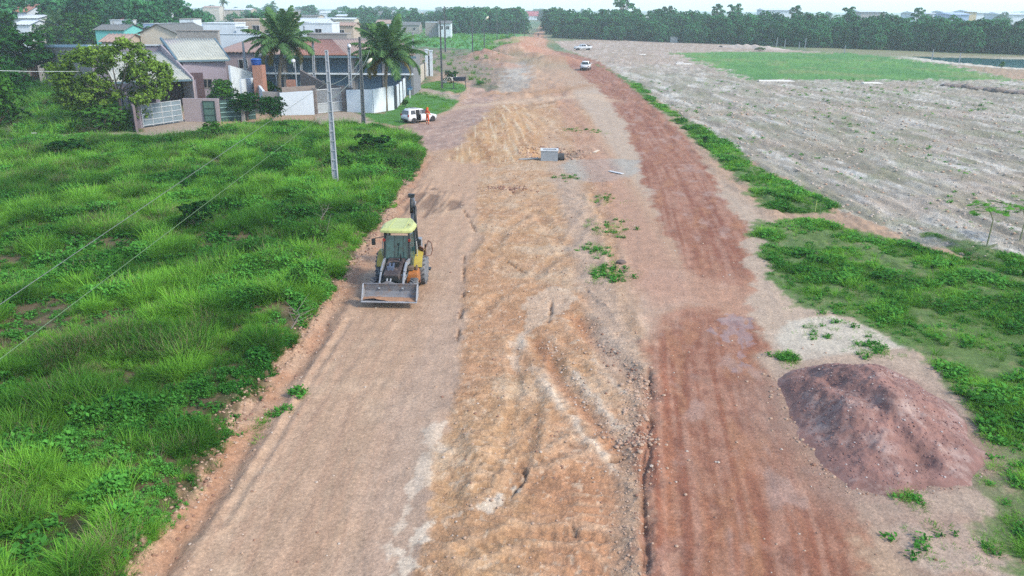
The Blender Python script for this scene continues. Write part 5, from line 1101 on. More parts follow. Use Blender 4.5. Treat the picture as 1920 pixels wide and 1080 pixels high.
# ================================================================ PEOPLE
def skin_body(name, joints, edges, mats, matfn, parent=None, sub=2):
    me = bpy.data.meshes.new(name); me.from_pydata([j[0] for j in joints], edges, []); o = bpy.data.objects.new('tmp', me); COL.objects.link(o)
    s = o.modifiers.new('s', 'SKIN'); me.skin_vertices[0].data[0].use_root = True
    for i, j in enumerate(joints): me.skin_vertices[0].data[i].radius = (j[1], j[2] if len(j) > 2 else j[1])
    sb = o.modifiers.new('b', 'SUBSURF'); sb.levels = sub; sb.render_levels = sub
    dg = bpy.context.evaluated_depsgraph_get(); m2 = bpy.data.meshes.new_from_object(o.evaluated_get(dg)); bpy.data.objects.remove(o)
    m2.materials.clear()
    for mt in mats: m2.materials.append(mt)
    for p in m2.polygons: p.material_index = matfn(p.center); p.use_smooth = True
    return link(name, m2, parent)
M_SUIT = mat('orange_suit', (232,92,40), rough=.85, var=.12, scale=6); M_SKIN = mat('skin', (150,104,80), rough=.6); M_BOOT = mat('boots', (58,40,34), rough=.7); M_REF = mat('reflective_band', (236,226,180), rough=.4)
def person_suit():
    x, y = G(802, 234); e = empty('person', (x, y, hz(x, y)), R(155), 'person in orange coveralls with pale bands standing beside the white car', 'person')
    J = [((0,0,.95),.145,.11),((0,.0,1.2),.15,.11),((0,.0,1.42),.16,.10),((0,0,1.52),.055),((0,-.01,1.60),.075,.085),((0,-.01,1.68),.09,.10),((0,0,1.76),.055),
         ((.20,0,1.42),.065),((.27,-.04,1.16),.052),((.22,-.26,1.06),.04),((.17,-.36,1.08),.03),
         ((-.20,0,1.42),.065),((-.28,-.02,1.14),.052),((-.24,-.22,1.02),.04),((-.20,-.32,1.03),.03),
         ((.10,0,.86),.10),((.12,-.02,.48),.072),((.13,.02,.10),.055),((.14,-.12,.045),.045),
         ((-.10,0,.86),.10),((-.13,.03,.48),.072),((-.15,.07,.10),.055),((-.16,-.07,.045),.045)]
    Ed = [(0,1),(1,2),(2,3),(3,4),(4,5),(5,6),(2,7),(7,8),(8,9),(9,10),(2,11),(11,12),(12,13),(13,14),(0,15),(15,16),(16,17),(17,18),(0,19),(19,20),(20,21),(21,22)]
    def mf(c):
        if c.z < .12: return 2
        if c.z > 1.54 or (c.y < -.29 and .9 < c.z < 1.2) : return 1
        return 0
    bo = skin_body('body', J, Ed, [M_SUIT, M_SKIN, M_BOOT], mf, e)
    b = MB(); b.lathe([(.115,1.66),(.122,1.72),(.10,1.79),(.05,1.83),(.005,1.84)], (0,-.01,0), 'Z', 16); b.lathe([(.12,1.50),(.135,1.58),(.125,1.67)], (0,.045,0), 'Z', 16); b.build('hood', M_SUIT, e, True)
    b = MB(); b.lathe([(.185,1.16),(.187,1.22)], (0,0,0), 'Z', 18); b.v = [(a,c*.74,d) for a,c,d in b.v]; b.lathe([(.085,.30),(.083,.36)], (.125,0,0), 'Z', 12); b.lathe([(.085,.30),(.083,.36)], (-.14,.05,0), 'Z', 12); b.build('reflective_band', M_REF, e)
    b = MB(); b.box(-.02,.0,-.10,-.09,1.66,1.67); b.box(-.045,-.02,-.108,-.1,1.665,1.68); b.box(.02,.045,-.108,-.1,1.665,1.68); b.box(-.025,.025,-.108,-.1,1.60,1.61); b.build('face', M_BOOT, e)
    for s, hx, hy, hz_ in ((1,.17,-.37,1.08),(-1,-.20,-.33,1.03)):
        q = MB()
        for k in range(4): q.tube([(hx+(k-1.5)*.018,hy,hz_),(hx+(k-1.5)*.02,hy-.05,hz_-.01),(hx+(k-1.5)*.02,hy-.075,hz_-.035)], [.010,.009,.007], 5)
        q.tube([(hx-s*.03,hy+.02,hz_),(hx-s*.055,hy-.03,hz_+.01)], [.011,.008], 5); q.build('fingers', M_SKIN, bo)
person_suit()
def rider():
    x, y = G(1009, 68.5); e = empty('motorcycle', (x, y, hz(x, y)), R(5), 'small motorcycle far down the dirt road', 'motorcycle')
    for yy in (-.65,.65):
        b = MB(); b.lathe([(.22,-.05),(.30,-.05),(.32,0),(.30,.05),(.22,.05)], (0,yy,.31), 'X', 16); b.build('wheel', M_TY, e, True)
    b = MB(); b.bar((0,-.6,.5),(0,.35,.75), .18, .2); b.bar((0,.6,.32),(0,.42,1.0), .06); b.box(-.15,.15,-.3,.3,.35,.6); b.build('frame', M_BLK, e)
    b = MB(); b.hexa([(-.12,.0,.75),(.12,.0,.75),(.12,.4,.8),(-.12,.4,.8),(-.1,.0,.95),(.1,.0,.95),(.1,.4,1.0),(-.1,.4,1.0)]); b.build('fuel_tank', M_RED, e, bevel=.04)
    b = MB(); b.box(-.13,.13,-.65,.0,.76,.84); b.build('seat', M_PL, e, bevel=.03)
    b = MB(); b.tube([(-.38,.3,1.08),(0,.42,1.05),(.38,.3,1.08)], .02, 6); b.build('handlebar', M_BLK, e)
    p = empty('person', (x, y, hz(x, y)), R(5), 'person with white helmet and dark clothes riding the far motorcycle', 'person')
    J = [((0,-.15,.92),.15,.12),((0,-.10,1.2),.16,.11),((0,-.02,1.40),.17,.10),((0,.0,1.5),.055),((0,.03,1.6),.09),((0,.03,1.7),.08),
         ((.2,0,1.38),.06),((.32,.12,1.18),.05),((.36,.3,1.10),.04),((-.2,0,1.38),.06),((-.32,.12,1.18),.05),((-.36,.3,1.10),.04),
         ((.12,-.12,.9),.09),((.22,.28,.78),.07),((.2,.12,.36),.05),((.2,.26,.3),.04),((-.12,-.12,.9),.09),((-.22,.28,.78),.07),((-.2,.12,.36),.05),((-.2,.26,.3),.04)]
    Ed = [(0,1),(1,2),(2,3),(3,4),(4,5),(2,6),(6,7),(7,8),(2,9),(9,10),(10,11),(0,12),(12,13),(13,14),(14,15),(0,16),(16,17),(17,18),(18,19)]
    skin_body('body', J, Ed, [mat('dark_clothes', (60,60,70)), M_SKIN], lambda c: 1 if c.z > 1.5 else 0, p)
    b = MB(); b.lathe([(.12,1.54),(.145,1.64),(.12,1.76),(.06,1.81),(.01,1.82)], (0,.03,0), 'Z', 14); b.build('helmet', M_WH, p, True)
rider()
# ================================================================ POLES AND WIRES
M_CONC = mat('pole_concrete', (176,184,192), rough=.85, var=.12, scale=2, dirt=(140,136,132), dirt_amt=.1)
M_POLED = mat('pole_dark', (104,110,112), rough=.9, var=.2, scale=2)
M_WIRE = mat('cable_grey', (116,128,122), rough=.7); M_WIRED = mat('cable_dark', (60,66,68), rough=.7)
def tpole(px, base, top, wb, wt, m, label, group=None, Y=None, lean=True, cat='utility pole', name='utility_pole', panels=14, tx=None):
    if Y is None: x, y = G(px, base)
    else: v = pt(px, base, Y); x, y = v.x, Y
    H = pt(px, top, y).z; dx = 0
    if tx is not None: dx = pt(tx, top, y).x - x
    e = empty(name, (x, y, 0), 0, label, cat, group)
    b = MB(); f = .16
    def P(t): return dx*t, H*t, wb+(wt-wb)*t
    for i in range(panels):
        t0, t1 = i/panels, (i+1)/panels; x0, z0, w0 = P(t0); x1, z1, w1 = P(t1); z0 -= .3*(i == 0)
        for s in (-1, 1):   # flanges
            b.hexa([(x0+s*w0/2-.02*s-.02,-w0*.38,z0),(x0+s*w0/2-.02*s+.02,-w0*.38,z0),(x0+s*w0/2-.02*s+.02,w0*.38,z0),(x0+s*w0/2-.02*s-.02,w0*.38,z0),
                    (x1+s*w1/2-.02*s-.02,-w1*.38,z1),(x1+s*w1/2-.02*s+.02,-w1*.38,z1),(x1+s*w1/2-.02*s+.02,w1*.38,z1),(x1+s*w1/2-.02*s-.02,w1*.38,z1)])
        zm = z0+.08; b.hexa([(x0-w0/2+.04,-w0*.12,z0),(x0+w0/2-.04,-w0*.12,z0),(x0+w0/2-.04,w0*.12,z0),(x0-w0/2+.04,w0*.12,z0),(x1-w1/2+.04,-w1*.12,z1),(x1+w1/2-.04,-w1*.12,z1),(x1+w1/2-.04,w1*.12,z1),(x1-w1/2+.04,w1*.12,z1)])
        if i: b.box(x0-w0/2+.04, x0+w0/2-.04, -w0*.33, w0*.33, z0-.04, z0+.04)
    b.box(dx-wt/2, dx+wt/2, -wt*.38, wt*.38, H-.01, H+.04)
    b.build('shaft', m, e); return e, Vector((x+dx, y, H)), Vector((x, y, 0))
def wire(name, pts, r, m, label, sag=.0, group=None, beads=False):
    P = []
    for a, b in zip(pts[:-1], pts[1:]):
        a = Vector(a); b = Vector(b); n = 16
        for i in range(n): t = i/n; q = a.lerp(b, t); q.z -= sag*4*t*(1-t); P.append(q)
    P.append(Vector(pts[-1])); mb = MB(); mb.tube(P, r, 5); o = mb.build(name, m); tag(o, label, 'cable', group); return o
e1, top1, b1 = tpole(630, 352, 95, .40, .20, M_CONC, 'tall pale concrete pole standing in the tall grass behind the backhoe', tx=612)
bb = MB(); bb.box(.10,.26,-.08,.08,0,.22); q = bb.build('bracket', M_POLED, e1); q.location = (-.55, 0, pt(620,157,b1.y).z)
def onpole(px, py, Y): return pt(px, py, Y)
a1 = onpole(617, 152, b1.y)
def bypix(px, py, X):   # point on the plane x = X seen at that pixel
    d = _ray(px, py); t = X/d[0]; return Vector((X, float(d[1]*t), float(CAM_H+d[2]*t)))
q1 = bypix(4, 568, a1.x-.4); dd = (q1-a1).normalized()
wire('power_cable', [a1, q1, q1+(q1-a1)*.25], .010, M_WIRE, 'pale twisted cable running from the tall concrete pole over the grass field', .0)
a2 = onpole(620, 205, b1.y); q2 = bypix(150, 560, a1.x-.2); wire('power_cable', [a2, a2.lerp(q2, .75), a2.lerp(q2, 1.3)], .009, mat('cable_green', (110,140,104)), 'thin dull cable under the pale one over the grass field')
e2, top2, b2 = tpole(682, 237, 70, .42, .22, M_POLED, 'dark street lamp pole before the white wall by the gate', tx=674, cat='street lamp', name='street_lamp')
def lamp(e, px0, py0, px1, py1, Y, base, col_=(240,232,210), s=1):
    a = pt(px0, py0, Y)-base; b = pt(px1, py1, Y)-base; m = MB(); m.tube([a, a.lerp(b,.5)+Vector((0,0,.05)), b], .035*s, 6); m.build('arm', M_POLED, e)
    d = (b-a).normalized(); h = MB(); c = b
    h.tube([c, c+d*.18*s, c+d*.45*s, c+d*.66*s], [.05*s,.13*s,.15*s,.04*s], 10); h.build('lamp_head', mat('lamp_cover', col_, rough=.4), e, True)
lamp(e2, 681, 126, 688, 119, b2.y, b2, s=1.15)
wire('power_cable', [onpole(622,185,b1.y), onpole(676,128,b2.y), onpole(674,100,b2.y)+Vector((0,6,0))], .03, M_WIRE, 'cable from the tall concrete pole up to the street lamp pole', .25)
wire('power_cable', [onpole(616,160,b1.y), onpole(678,108,b2.y)], .022, M_WIRE, 'upper cable between the concrete pole and the street lamp pole', .5)
_, tA, bA = tpole(657, 168, 82, .46, .34, M_CONC, 'thick pale concrete post with a round lamp before the roller doors', Y=112, panels=8, tx=654)
mb = MB(); mb.lathe([(.03,-.28),(.2,-.2),(.28,0),(.2,.2),(.03,.28)], (0,0,0), 'Z', 14); o = mb.build('lamp_globe', mat('globe', (236,240,244), rough=.3), _, True); o.location = (.25, -.3, tA.z-.3)
ZG = 'concrete posts of the unfinished forecourt'
for px, b, t, tx, lab in ((463,150,78,455,'concrete post by the water tank on the brick column'),(566,168,112,564,'concrete post right of the first coconut palm'),(588,152,70,586,'concrete post rising before the tiled roof, left of the tall pole'),(776,168,60,774,'slim concrete post in the fronds of the second palm')):
    tpole(px, b, t, .36, .24, M_CONC, lab, ZG, Y=112 if px != 776 else 130, panels=7, tx=tx, cat='post', name='concrete_post')
e3, top3, b3 = tpole(829, 167, 40, .34, .20, M_POLED, 'dark pole on the lawn beside the white rubble', tx=825)
e4, top4, b4 = tpole(835, 98, 12, .5, .3, M_POLED, 'pair of dark poles at the edge of the green meadow', tx=833)
for i, (px, b, t, lab, ln) in enumerate(((886,103,24,'dark pole beyond the dirt heaps with a bare top',0),(908,93,36,'thick street lamp pole by the meadow edge',1),(932,82,22,'pole between the street lamp and the dirt road',0),(952,75,52,'small pole in the rough grass by the far road',0),(965,74,38,'thin pole beside the far heaps of soil',0),(983,68,38,'thin pole nearest the far end of the dirt road',0),(875,62,30,'hazy pole before the far grove',0),(792,50,26,'hazy pole at the back of the meadow',0),(682,48,18,'hazy pole among the far houses',0),(706,52,22,'hazy pole left of the white far house',0))):
    ee, tt, bt = tpole(px, b, t, .34, .22, M_POLED, lab, panels=3, cat='street lamp' if ln else 'utility pole', name='street_lamp' if ln else 'utility_pole')
    if ln: lamp(ee, px, t+3, px+2, t+1, bt.y, bt, s=2.0)
for px, b, t, lab in ((236,58,14,'thin pole before the red roof on the left'),(249,60,12,'second thin pole before the red roof'),(1456-0,88,70,'thin pale post at the wood edge, leftmost'),(1471,90,74,'thin pale post at the wood edge, second from the left'),(1498,92,79,'short pale post at the wood edge by the sand ridge'),(1509,92,71,'taller pale post at the wood edge by the sand ridge'),(1583,100,86,'pale post behind the green pitch'),(1619,92,73,'pale post at the foot of the wood behind the pitch'),(1735,92,76,'pale post before the wood above the pond'),(1887,98,80,'pale post before the wood near the right edge'),(1747,113,93,'pale post on the pond bank, left one'),(1798,118,100,'pale post on the pond bank, right one'),(1296,80,66,'pale post beside the grey box at the wood edge'),(1380,82,68,'leaning pale post at the wood edge')):
    tpole(px, b, t, .22, .16, M_CONC if px > 1000 else M_POLED, lab, panels=2, cat='post', name='fence_post' if px > 1000 else 'utility_pole')
wire('power_cable', [pt(-60,131,70), pt(60,134,75), pt(190,134,86), pt(340,131,95)], .028, mat('cable_white', (196,206,208)), 'white horizontal cable crossing in front of the sparse tree')
wire('power_cable', [Vector((top2.x, top2.y, top2.z-.3)), Vector((top3.x, top3.y, top3.z-.3)), Vector((top4.x, top4.y, top4.z-.6))], .012, M_WIRED, 'thin dark cable along the street poles', .5)

# ================================================================ WALLS, GATES, HOUSES
M_WALLW = mat('limewash_white', (222,234,242), rough=.9, var=.07, scale=.8, dirt=(176,178,176), dirt_amt=.12)
M_LILAC = mat('lilac_render', (158,150,162), rough=.9, var=.06, scale=.5, dirt=(140,132,140), dirt_amt=.06)
M_PINKW = mat('pinkish_wall', (176,164,168), rough=.9, var=.07, scale=.6)
M_FIBRO = mat('fibre_cement', (192,196,184), rough=.85, var=.12, scale=.8, dirt=(150,150,136), dirt_amt=.15)
M_TILE = mat('clay_tile', (172,124,108), rough=.9, var=.18, scale=1.2, dirt=(150,124,112), dirt_amt=.2)
M_TILEP = mat('pale_tile', (176,152,138), rough=.9, var=.15, scale=1.2); M_TILEG = mat('grey_tile', (116,120,118), rough=.9, var=.15, scale=1.2)
M_DOORB = mat('roller_door_blue', (66,94,116), rough=.5, var=.1, scale=.8); M_TRIM = mat('trim_teal', (96,126,140), rough=.6)
M_WIN = glass('window_dark', (22,26,34), .3); M_GATEG = mat('gate_green', (86,122,112), rough=.6, var=.15); M_GATEB = mat('gate_grey', (130,148,158), rough=.5, var=.12)
M_BRICK = brick('red_brick', (188,128,104), (170,150,138)); M_GREYW = mat('grey_wall', (160,156,152), rough=.9, var=.12, scale=.7); M_METAL = mat('gate_white', (206,212,216), rough=.5)
M_PAVE = mat('drive_concrete', (178,168,160), rough=.9)
def wall_run(P, h, th, m, label, cat='wall', name='garden_wall', hs=None, cap=None, z0=-.3):
    """wall along ground points with thickness"""
    mb = MB(); P = [Vector((p[0], p[1], 0)) for p in P]; hs = hs or [h]*len(P)
    for i in range(len(P)-1):
        a, b = P[i], P[i+1]; d = (b-a).normalized(); nn = Vector((-d.y, d.x, 0))*th/2; n = max(2, int((b-a).length/1.2))
        for k in range(n):
            t0, t1 = k/n, (k+1)/n; p, q = a.lerp(b, t0), a.lerp(b, t1); h0 = hs[i]+(hs[i+1]-hs[i])*t0; h1 = hs[i]+(hs[i+1]-hs[i])*t1
            mb.hexa([p-nn+Vector((0,0,z0)), q-nn+Vector((0,0,z0)), q+nn+Vector((0,0,z0)), p+nn+Vector((0,0,z0)), p-nn+Vector((0,0,h0)), q-nn+Vector((0,0,h1)), q+nn+Vector((0,0,h1)), p+nn+Vector((0,0,h0))])
    o = mb.build(name, m); return tag(o, label, cat)
def g2(px, py): return G(px, py)
def quadwall(mb, pl, pr, zt_l, zt_r, th=.2, z0=-.3):
    a = Vector((pl[0], pl[1], 0)); b = Vector((pr[0], pr[1], 0)); d = (b-a).normalized(); nn = Vector((-d.y, d.x, 0))*th
    mb.hexa([a+Vector((0,0,z0)), b+Vector((0,0,z0)), b+nn+Vector((0,0,z0)), a+nn+Vector((0,0,z0)), a+Vector((0,0,zt_l)), b+Vector((0,0,zt_r)), b+nn+Vector((0,0,zt_r)), a+nn+Vector((0,0,zt_l))])
def corrugated(name, q, m, parent, amp=.06, n=26, rows=6, th=.05):
    """roof slope; q = front-left, front-right, back-right, back-left; ribs run up the slope"""
    q = [Vector(p) for p in q]; V = []; F = []; nn = (q[1]-q[0]).cross(q[3]-q[0]).normalized()
    if nn.z < 0: nn = -nn
    N_ = n*4+1
    for j in range(rows+1):
        t = j/rows
        for i in range(N_):
            s = i/(N_-1); p = q[0].lerp(q[1], s).lerp(q[3].lerp(q[2], s), t) + nn*(amp*math.cos(2*math.pi*s*n) - (.03 if j % 2 else 0)); V.append(p)
    nv = len(V); V += [p-nn*th for p in V]
    for j in range(rows):
        for i in range(N_-1):
            a = j*N_+i; F.append((a, a+1, a+N_+1, a+N_)); F.append((nv+a+N_, nv+a+N_+1, nv+a+1, nv+a))
    for i in range(N_-1): F.append((i+1, i, nv+i, nv+i+1)); a = rows*N_+i; F.append((a, a+1, nv+a+1, nv+a))
    for j in range(rows):
        a = j*N_; F.append((a, a+N_, nv+a+N_, nv+a)); a += N_-1; F.append((a+N_, a, nv+a, nv+a+N_))
    return link(name, npmesh(name, [tuple(p) for p in V], F, m), parent)
def window(parent, x0, x1, y, z0, z1, panes=3, m=None, T=None):
    f = MB(); w_ = .07
    f.box(x0-w_,x1+w_,y-.05,y+.06,z0-w_,z0,T=T); f.box(x0-w_,x1+w_,y-.05,y+.06,z1,z1+w_,T=T); f.box(x0-w_,x0,y-.05,y+.06,z0,z1,T=T); f.box(x1,x1+w_,y-.05,y+.06,z0,z1,T=T)
    for k in range(1, panes): xx = x0+(x1-x0)*k/panes; f.box(xx-.025,xx+.025,y-.05,y+.06,z0,z1,T=T)
    o = f.build('window', m or M_METAL, parent); g = MB(); g.box(x0,x1,y-.02,y+.02,z0,z1,T=T); g.build('pane', M_WIN, o); return o
# --- lilac house
def lilac_house():
    E = empty('lilac_house', (0,0,0), 0, 'lilac house with stepped ribbed pale roofs and a garden wall', 'house')
    A, B, C, D = pt(332,113,106), pt(430,111,109.5), pt(402,72,117), pt(302,72,113.5)
    corrugated('upper_roof', [A, B, C, D], M_FIBRO, E, n=20)
    gt = MB(); gt.bar(A+Vector((0,-.08,-.12)), B+Vector((0,-.08,-.12)), .18, .22); gt.bar(B+Vector((.05,0,-.05)), C+Vector((.05,0,-.05)), .16, .22); gt.bar(A+Vector((-.05,0,-.02)), D+Vector((-.05,0,-.02)), .25, .35); gt.build('gutter', M_TRIM, E)
    w_ = MB(); a = A+Vector((.5,.5,0)); b = B+Vector((-.7,.4,0)); c = C+Vector((-.7,-.4,0)); d = D+Vector((.4,-.4,0))
    w_.hexa([(a.x,a.y,-.3),(b.x,b.y,-.3),(c.x,c.y,-.3),(d.x,d.y,-.3),(a.x,a.y,A.z-.14),(b.x,b.y,B.z-.14),(c.x,c.y,C.z-.14),(d.x,d.y,D.z-.14)]); w_.build('wall', M_LILAC, E)
    # window in the front wall
    f = MB(); g = MB(); u = (b-a); u.z = 0; u.normalize(); base = a
    def onw(px, py):    # pixel onto the front wall plane
        d0 = _ray(px, py); n_ = Vector((-u.y, u.x, 0)); t = (base.dot(n_) - 0)/(float(d0[0])*n_.x+float(d0[1])*n_.y); return Vector((float(d0[0])*t, float(d0[1])*t, CAM_H+float(d0[2])*t))
    p0, p1, p2, p3 = onw(361,165), onw(397,165), onw(397,148), onw(361,148); off = Vector((u.y,-u.x,0))*.06
    P = [p+off for p in (p0,p1,p2,p3)]
    for i in range(4): f.bar(P[i], P[(i+1)%4], .07)
    for k in (1,2,3): f.bar(P[0].lerp(P[1],k/4), P[3].lerp(P[2],k/4), .07)
    wo_ = f.build('window', M_GREYW, E); g.sheet(P, .03); g.build('pane', M_WIN, wo_)
    # lower roof over the porch, with side parapet
    A2, B2, C2, D2 = pt(212,153,98), pt(362,148,101), pt(300,97,111), pt(185,99,108.5)
    corrugated('porch_roof', [A2, B2, C2, D2], M_FIBRO, E, n=26)
    gt = MB(); gt.bar(A2+Vector((0,-.08,-.14)), B2+Vector((0,-.08,-.14)), .16, .22); gt.build('gutter', M_TRIM, E)
    pr = MB(); quadwall(pr, (B2.x+.1,B2.y), (C2.x+.4,C2.y), B2.z+.2, C2.z+.9, .2); pr.build('parapet', M_PINKW, E)
    b2 = MB(); quadwall(b2, (pt(165,90,112).x,112.2), (C2.x+.5,113), pt(165,86,112).z, pt(300,85,113).z, .25); b2.build('back_parapet', M_LILAC, E)
    cp = MB(); cp.bar(Vector((pt(165,86,112).x,112.2,pt(165,86,112).z+.05)), Vector((C2.x+.5,113,pt(300,85,113).z+.05)), .4, .12); cp.build('coping', M_WALLW, E)
    iw = MB(); quadwall(iw, (A2.x+.2,A2.y+6), (B2.x-1,B2.y+6), A2.z+.3, B2.z+.3, .2); iw.build('inner_wall', mat('porch_brown', (96,78,84), rough=.9), E)
    cl = MB()
    for t in (.04,.5,.985):
        p = A2.lerp(B2, t); cl.box(p.x-.18,p.x+.18,p.y+.3,p.y+.62,-.3,p.z-.16)
    cl.build('pillar', M_LILAC, E)
    # garage door in shade
    gd = MB(); p = pt(322,168,104); q_ = pt(345,168,105); gd.box(p.x-1.8,q_.x,104.2,104.4,-.3,3.4); gd.build('garage_door', mat('garage_brown', (84,66,72), rough=.7), E)
lilac_house()
def lilac_front():
    a, b = g2(345,229), g2(413,229); E = empty('garden_wall', (0,0,0), 0, 'pinkish lilac garden wall with a green barred door', 'wall')
    z = pt(380,185,88).z; m = MB(); m.box(a[0],b[0],88.0,88.35,-.3,z)
    m.build('wall', M_PINKW, E)
    x0, x1 = pt(380,190,87.9).x, pt(401,190,87.9).x; zt, zb = pt(390,190,87.9).z, .05
    d = MB(); d.box(x0,x1,87.90,87.95,zb,zt); o = d.build('door', M_GATEG, E)
    f = MB(); 
    for xx in (x0,x1): f.box(xx-.05,xx+.05,87.85,87.97,0,zt+.05)
    for zz in (zt, zt*.66, zt*.33, .05): f.box(x0,x1,87.86,87.90,zz-.04,zz+.04)
    f.build('door_frame', mat('frame_dark', (44,70,66), rough=.5), o)
    # sliding gate left
    p, q = g2(270,240), g2(345,229); E2 = empty('driveway_gate', (0,0,0), 0, 'grey sheet driveway gate left of the lilac garden wall', 'gate')
    P0 = Vector((p[0],p[1],0)); P1 = Vector((q[0]-.1,q[1],0)); g = MB(); quadwall(g, P0, P1, 2.35, 2.35, .06, z0=.15); g.build('panel', M_GATEB, E2)
    g = MB()
    for zz in (.25,.8,1.35,1.9,2.35): g.bar(P0+Vector((0,-.05,zz)), P1+Vector((0,-.05,zz)), .05, .06)
    for t in np.linspace(0,1,5): r_ = P0.lerp(P1, t); g.bar(r_+Vector((0,-.05,.1)), r_+Vector((0,-.05,2.4)), .07)
    g.build('rail', M_METAL, E2)
    pl = MB(); pl.box(P0.x-.5,P0.x-.1,P0.y-.3,P0.y+.3,-.3,2.9); tag(pl.build('gate_pillar', M_LILAC), 'lilac pillar at the left end of the driveway gate', 'pillar')
    # slatted green fence right of the wall
    E3 = empty('slatted_fence', (0,0,0), 0, 'dark green fence with pale horizontal slats behind the shrubs', 'fence'); A = Vector((b[0]+.05,88.2,0)); Bv = Vector((g2(470,228)[0], 90.5, 0))
    g = MB(); quadwall(g, A, Bv, 2.3, 2.2, .05); g.build('panel', mat('fence_green', (54,88,84), rough=.7), E3)
    g = MB()
    for zz in (.5,1.0,1.5,1.95): g.bar(A+Vector((0,-.06,zz)), Bv+Vector((0,-.06,zz)), .05, .09)
    g.build('slat', mat('slat_pale', (140,178,172)), E3)
    g = MB(); x, y = g2(457,228); g.box(x-.16,x+.16,y-.1,y+.2,-.3,1.9); tag(g.build('fence_post', M_GREYW), 'grey concrete post between the slatted fence and the shrubs', 'post')
lilac_front()
# --- walls going back right of the lilac house
wall_run([(pt(430,130,106).x,106), (pt(470,130,112).x,112)], 0, .25, M_WALLW, 'white side wall behind the rounded shrub right of the lilac house', hs=[pt(430,118,106).z-.3, pt(470,118,112).z-1.2])
wall_run([(pt(452,170,99).x,99), (pt(478,170,104).x,104), (pt(495,180,96).x,96.5)], 0, .25, M_WALLW, 'stepped white wall sloping down behind the dark shrubs', hs=[3.6,3.4,2.3])
wall_run([(pt(494,200,95).x,95.2), g2(530,214)], 0, .22, M_GREYW, 'short grey wall between the shrubs and the white wall', hs=[2.6,2.5])
wall_run([g2(528,216), g2(590,215)], 2.5, .25, M_WALLW, 'whitewashed wall left of the white barred gate', hs=[2.55,2.75])
wall_run([(g2(528,216)[0]+.1, g2(528,216)[1]+.6), (g2(592,213)[0], g2(592,213)[1]+.6)], 0, .22, mat('wall_brownish', (150,138,130), rough=.9), 'brownish wall top just behind the whitewashed wall', hs=[3.1,3.2])
def gate():
    a, b = g2(592,214), g2(645,208); A = Vector((a[0],a[1],0)); B = Vector((b[0],b[1],0)); E = empty('barred_gate', (0,0,0), 0, 'white gate with upright bars behind the tall concrete pole', 'gate')
    g = MB(); quadwall(g, A, B, 1.15, 1.15, .05, z0=.1); g.build('lower_panel', mat('gate_panel', (170,178,182)), E)
    g = MB(); n = 30
    for k in range(n+1): p = A.lerp(B, k/n); g.bar(p+Vector((0,0,1.1)), p+Vector((0,0,2.75)), .045)
    g.build('bar', M_METAL, E); g = MB()
    for zz in (.1,1.15,2.75): g.bar(A+Vector((0,-.04,zz)), B+Vector((0,-.04,zz)), .08)
    g.build('rail', M_METAL, E)
    for p, lab in ((A,'grey pillar on the left of the white barred gate'),(B,'grey pillar on the right of the white barred gate')):
        m = MB(); m.box(p.x-.25,p.x+.25,p.y-.2,p.y+.2,-.3,3.0); tag(m.build('gate_pillar', mat('pillar_brown', (132,122,118))), lab, 'pillar')
gate()
wall_run([g2(652,210), g2(700,212), g2(738,206)], 0, .25, M_WALLW, 'long whitewashed wall behind the street lamp pole', hs=[2.6,2.75,2.9])
def side_wall():
    P = [g2(742,204), g2(748,196), g2(754,188), g2(760,180), g2(766,173), g2(771,165)]
    wall_run(P, 0, .2, M_WALLW, 'white boundary wall with dark posts running away from the corner', hs=[2.6,2.6,2.5,2.5,2.5,2.4])
    for i, p in enumerate(P):
        m = MB(); m.box(p[0]-.02,p[0]+.2,p[1]-.14,p[1]+.14,-.3,2.8); tag(m.build('wall_post', mat('post_dark', (84,90,94))), 'dark upright post of the white boundary wall beside the lawn', 'post', 'dark posts of the boundary wall')
    P2 = [g2(777,166), g2(786,158), g2(795,148), g2(802,138)]
    wall_run(P2, 0, .2, mat('wall_cream', (196,188,170), rough=.9), 'cream boundary wall beyond the lawn path', hs=[3.0,2.8,2.6,2.4])
    for i, p in enumerate(P2):
        m = MB(); m.box(p[0]-.02,p[0]+.26,p[1]-.18,p[1]+.18,-.3,3.4 if i == 0 else 2.8); tag(m.build('wall_post', mat('post_dark', (84,90,94))), 'dark post of the cream wall beyond the lawn path', 'post', 'dark posts of the cream wall')
    for i, (px, lab) in enumerate(((801,'white gate post by the dark hedge, left'),(809,'white gate post by the dark hedge, right'))):
        x, y = g2(px, 143); m = MB(); m.box(x-.25,x+.25,y-.25,y+.25,-.3,4.6-.2*i); m.box(x-.33,x+.33,y-.33,y+.33,4.6-.2*i,4.8-.2*i); tag(m.build('gate_post', M_WALLW), lab, 'post')
    x, y = g2(805,143); m = MB(); m.box(x-.35,x+.35,y+.1,y+.2,.1,3.6); m.bar((x-.35,y,3.6),(x+.35,y,3.6),.12); tag(m.build('narrow_gate', mat('frame_dark', (44,70,66))), 'narrow dark gate between the white gate posts', 'gate')
side_wall()
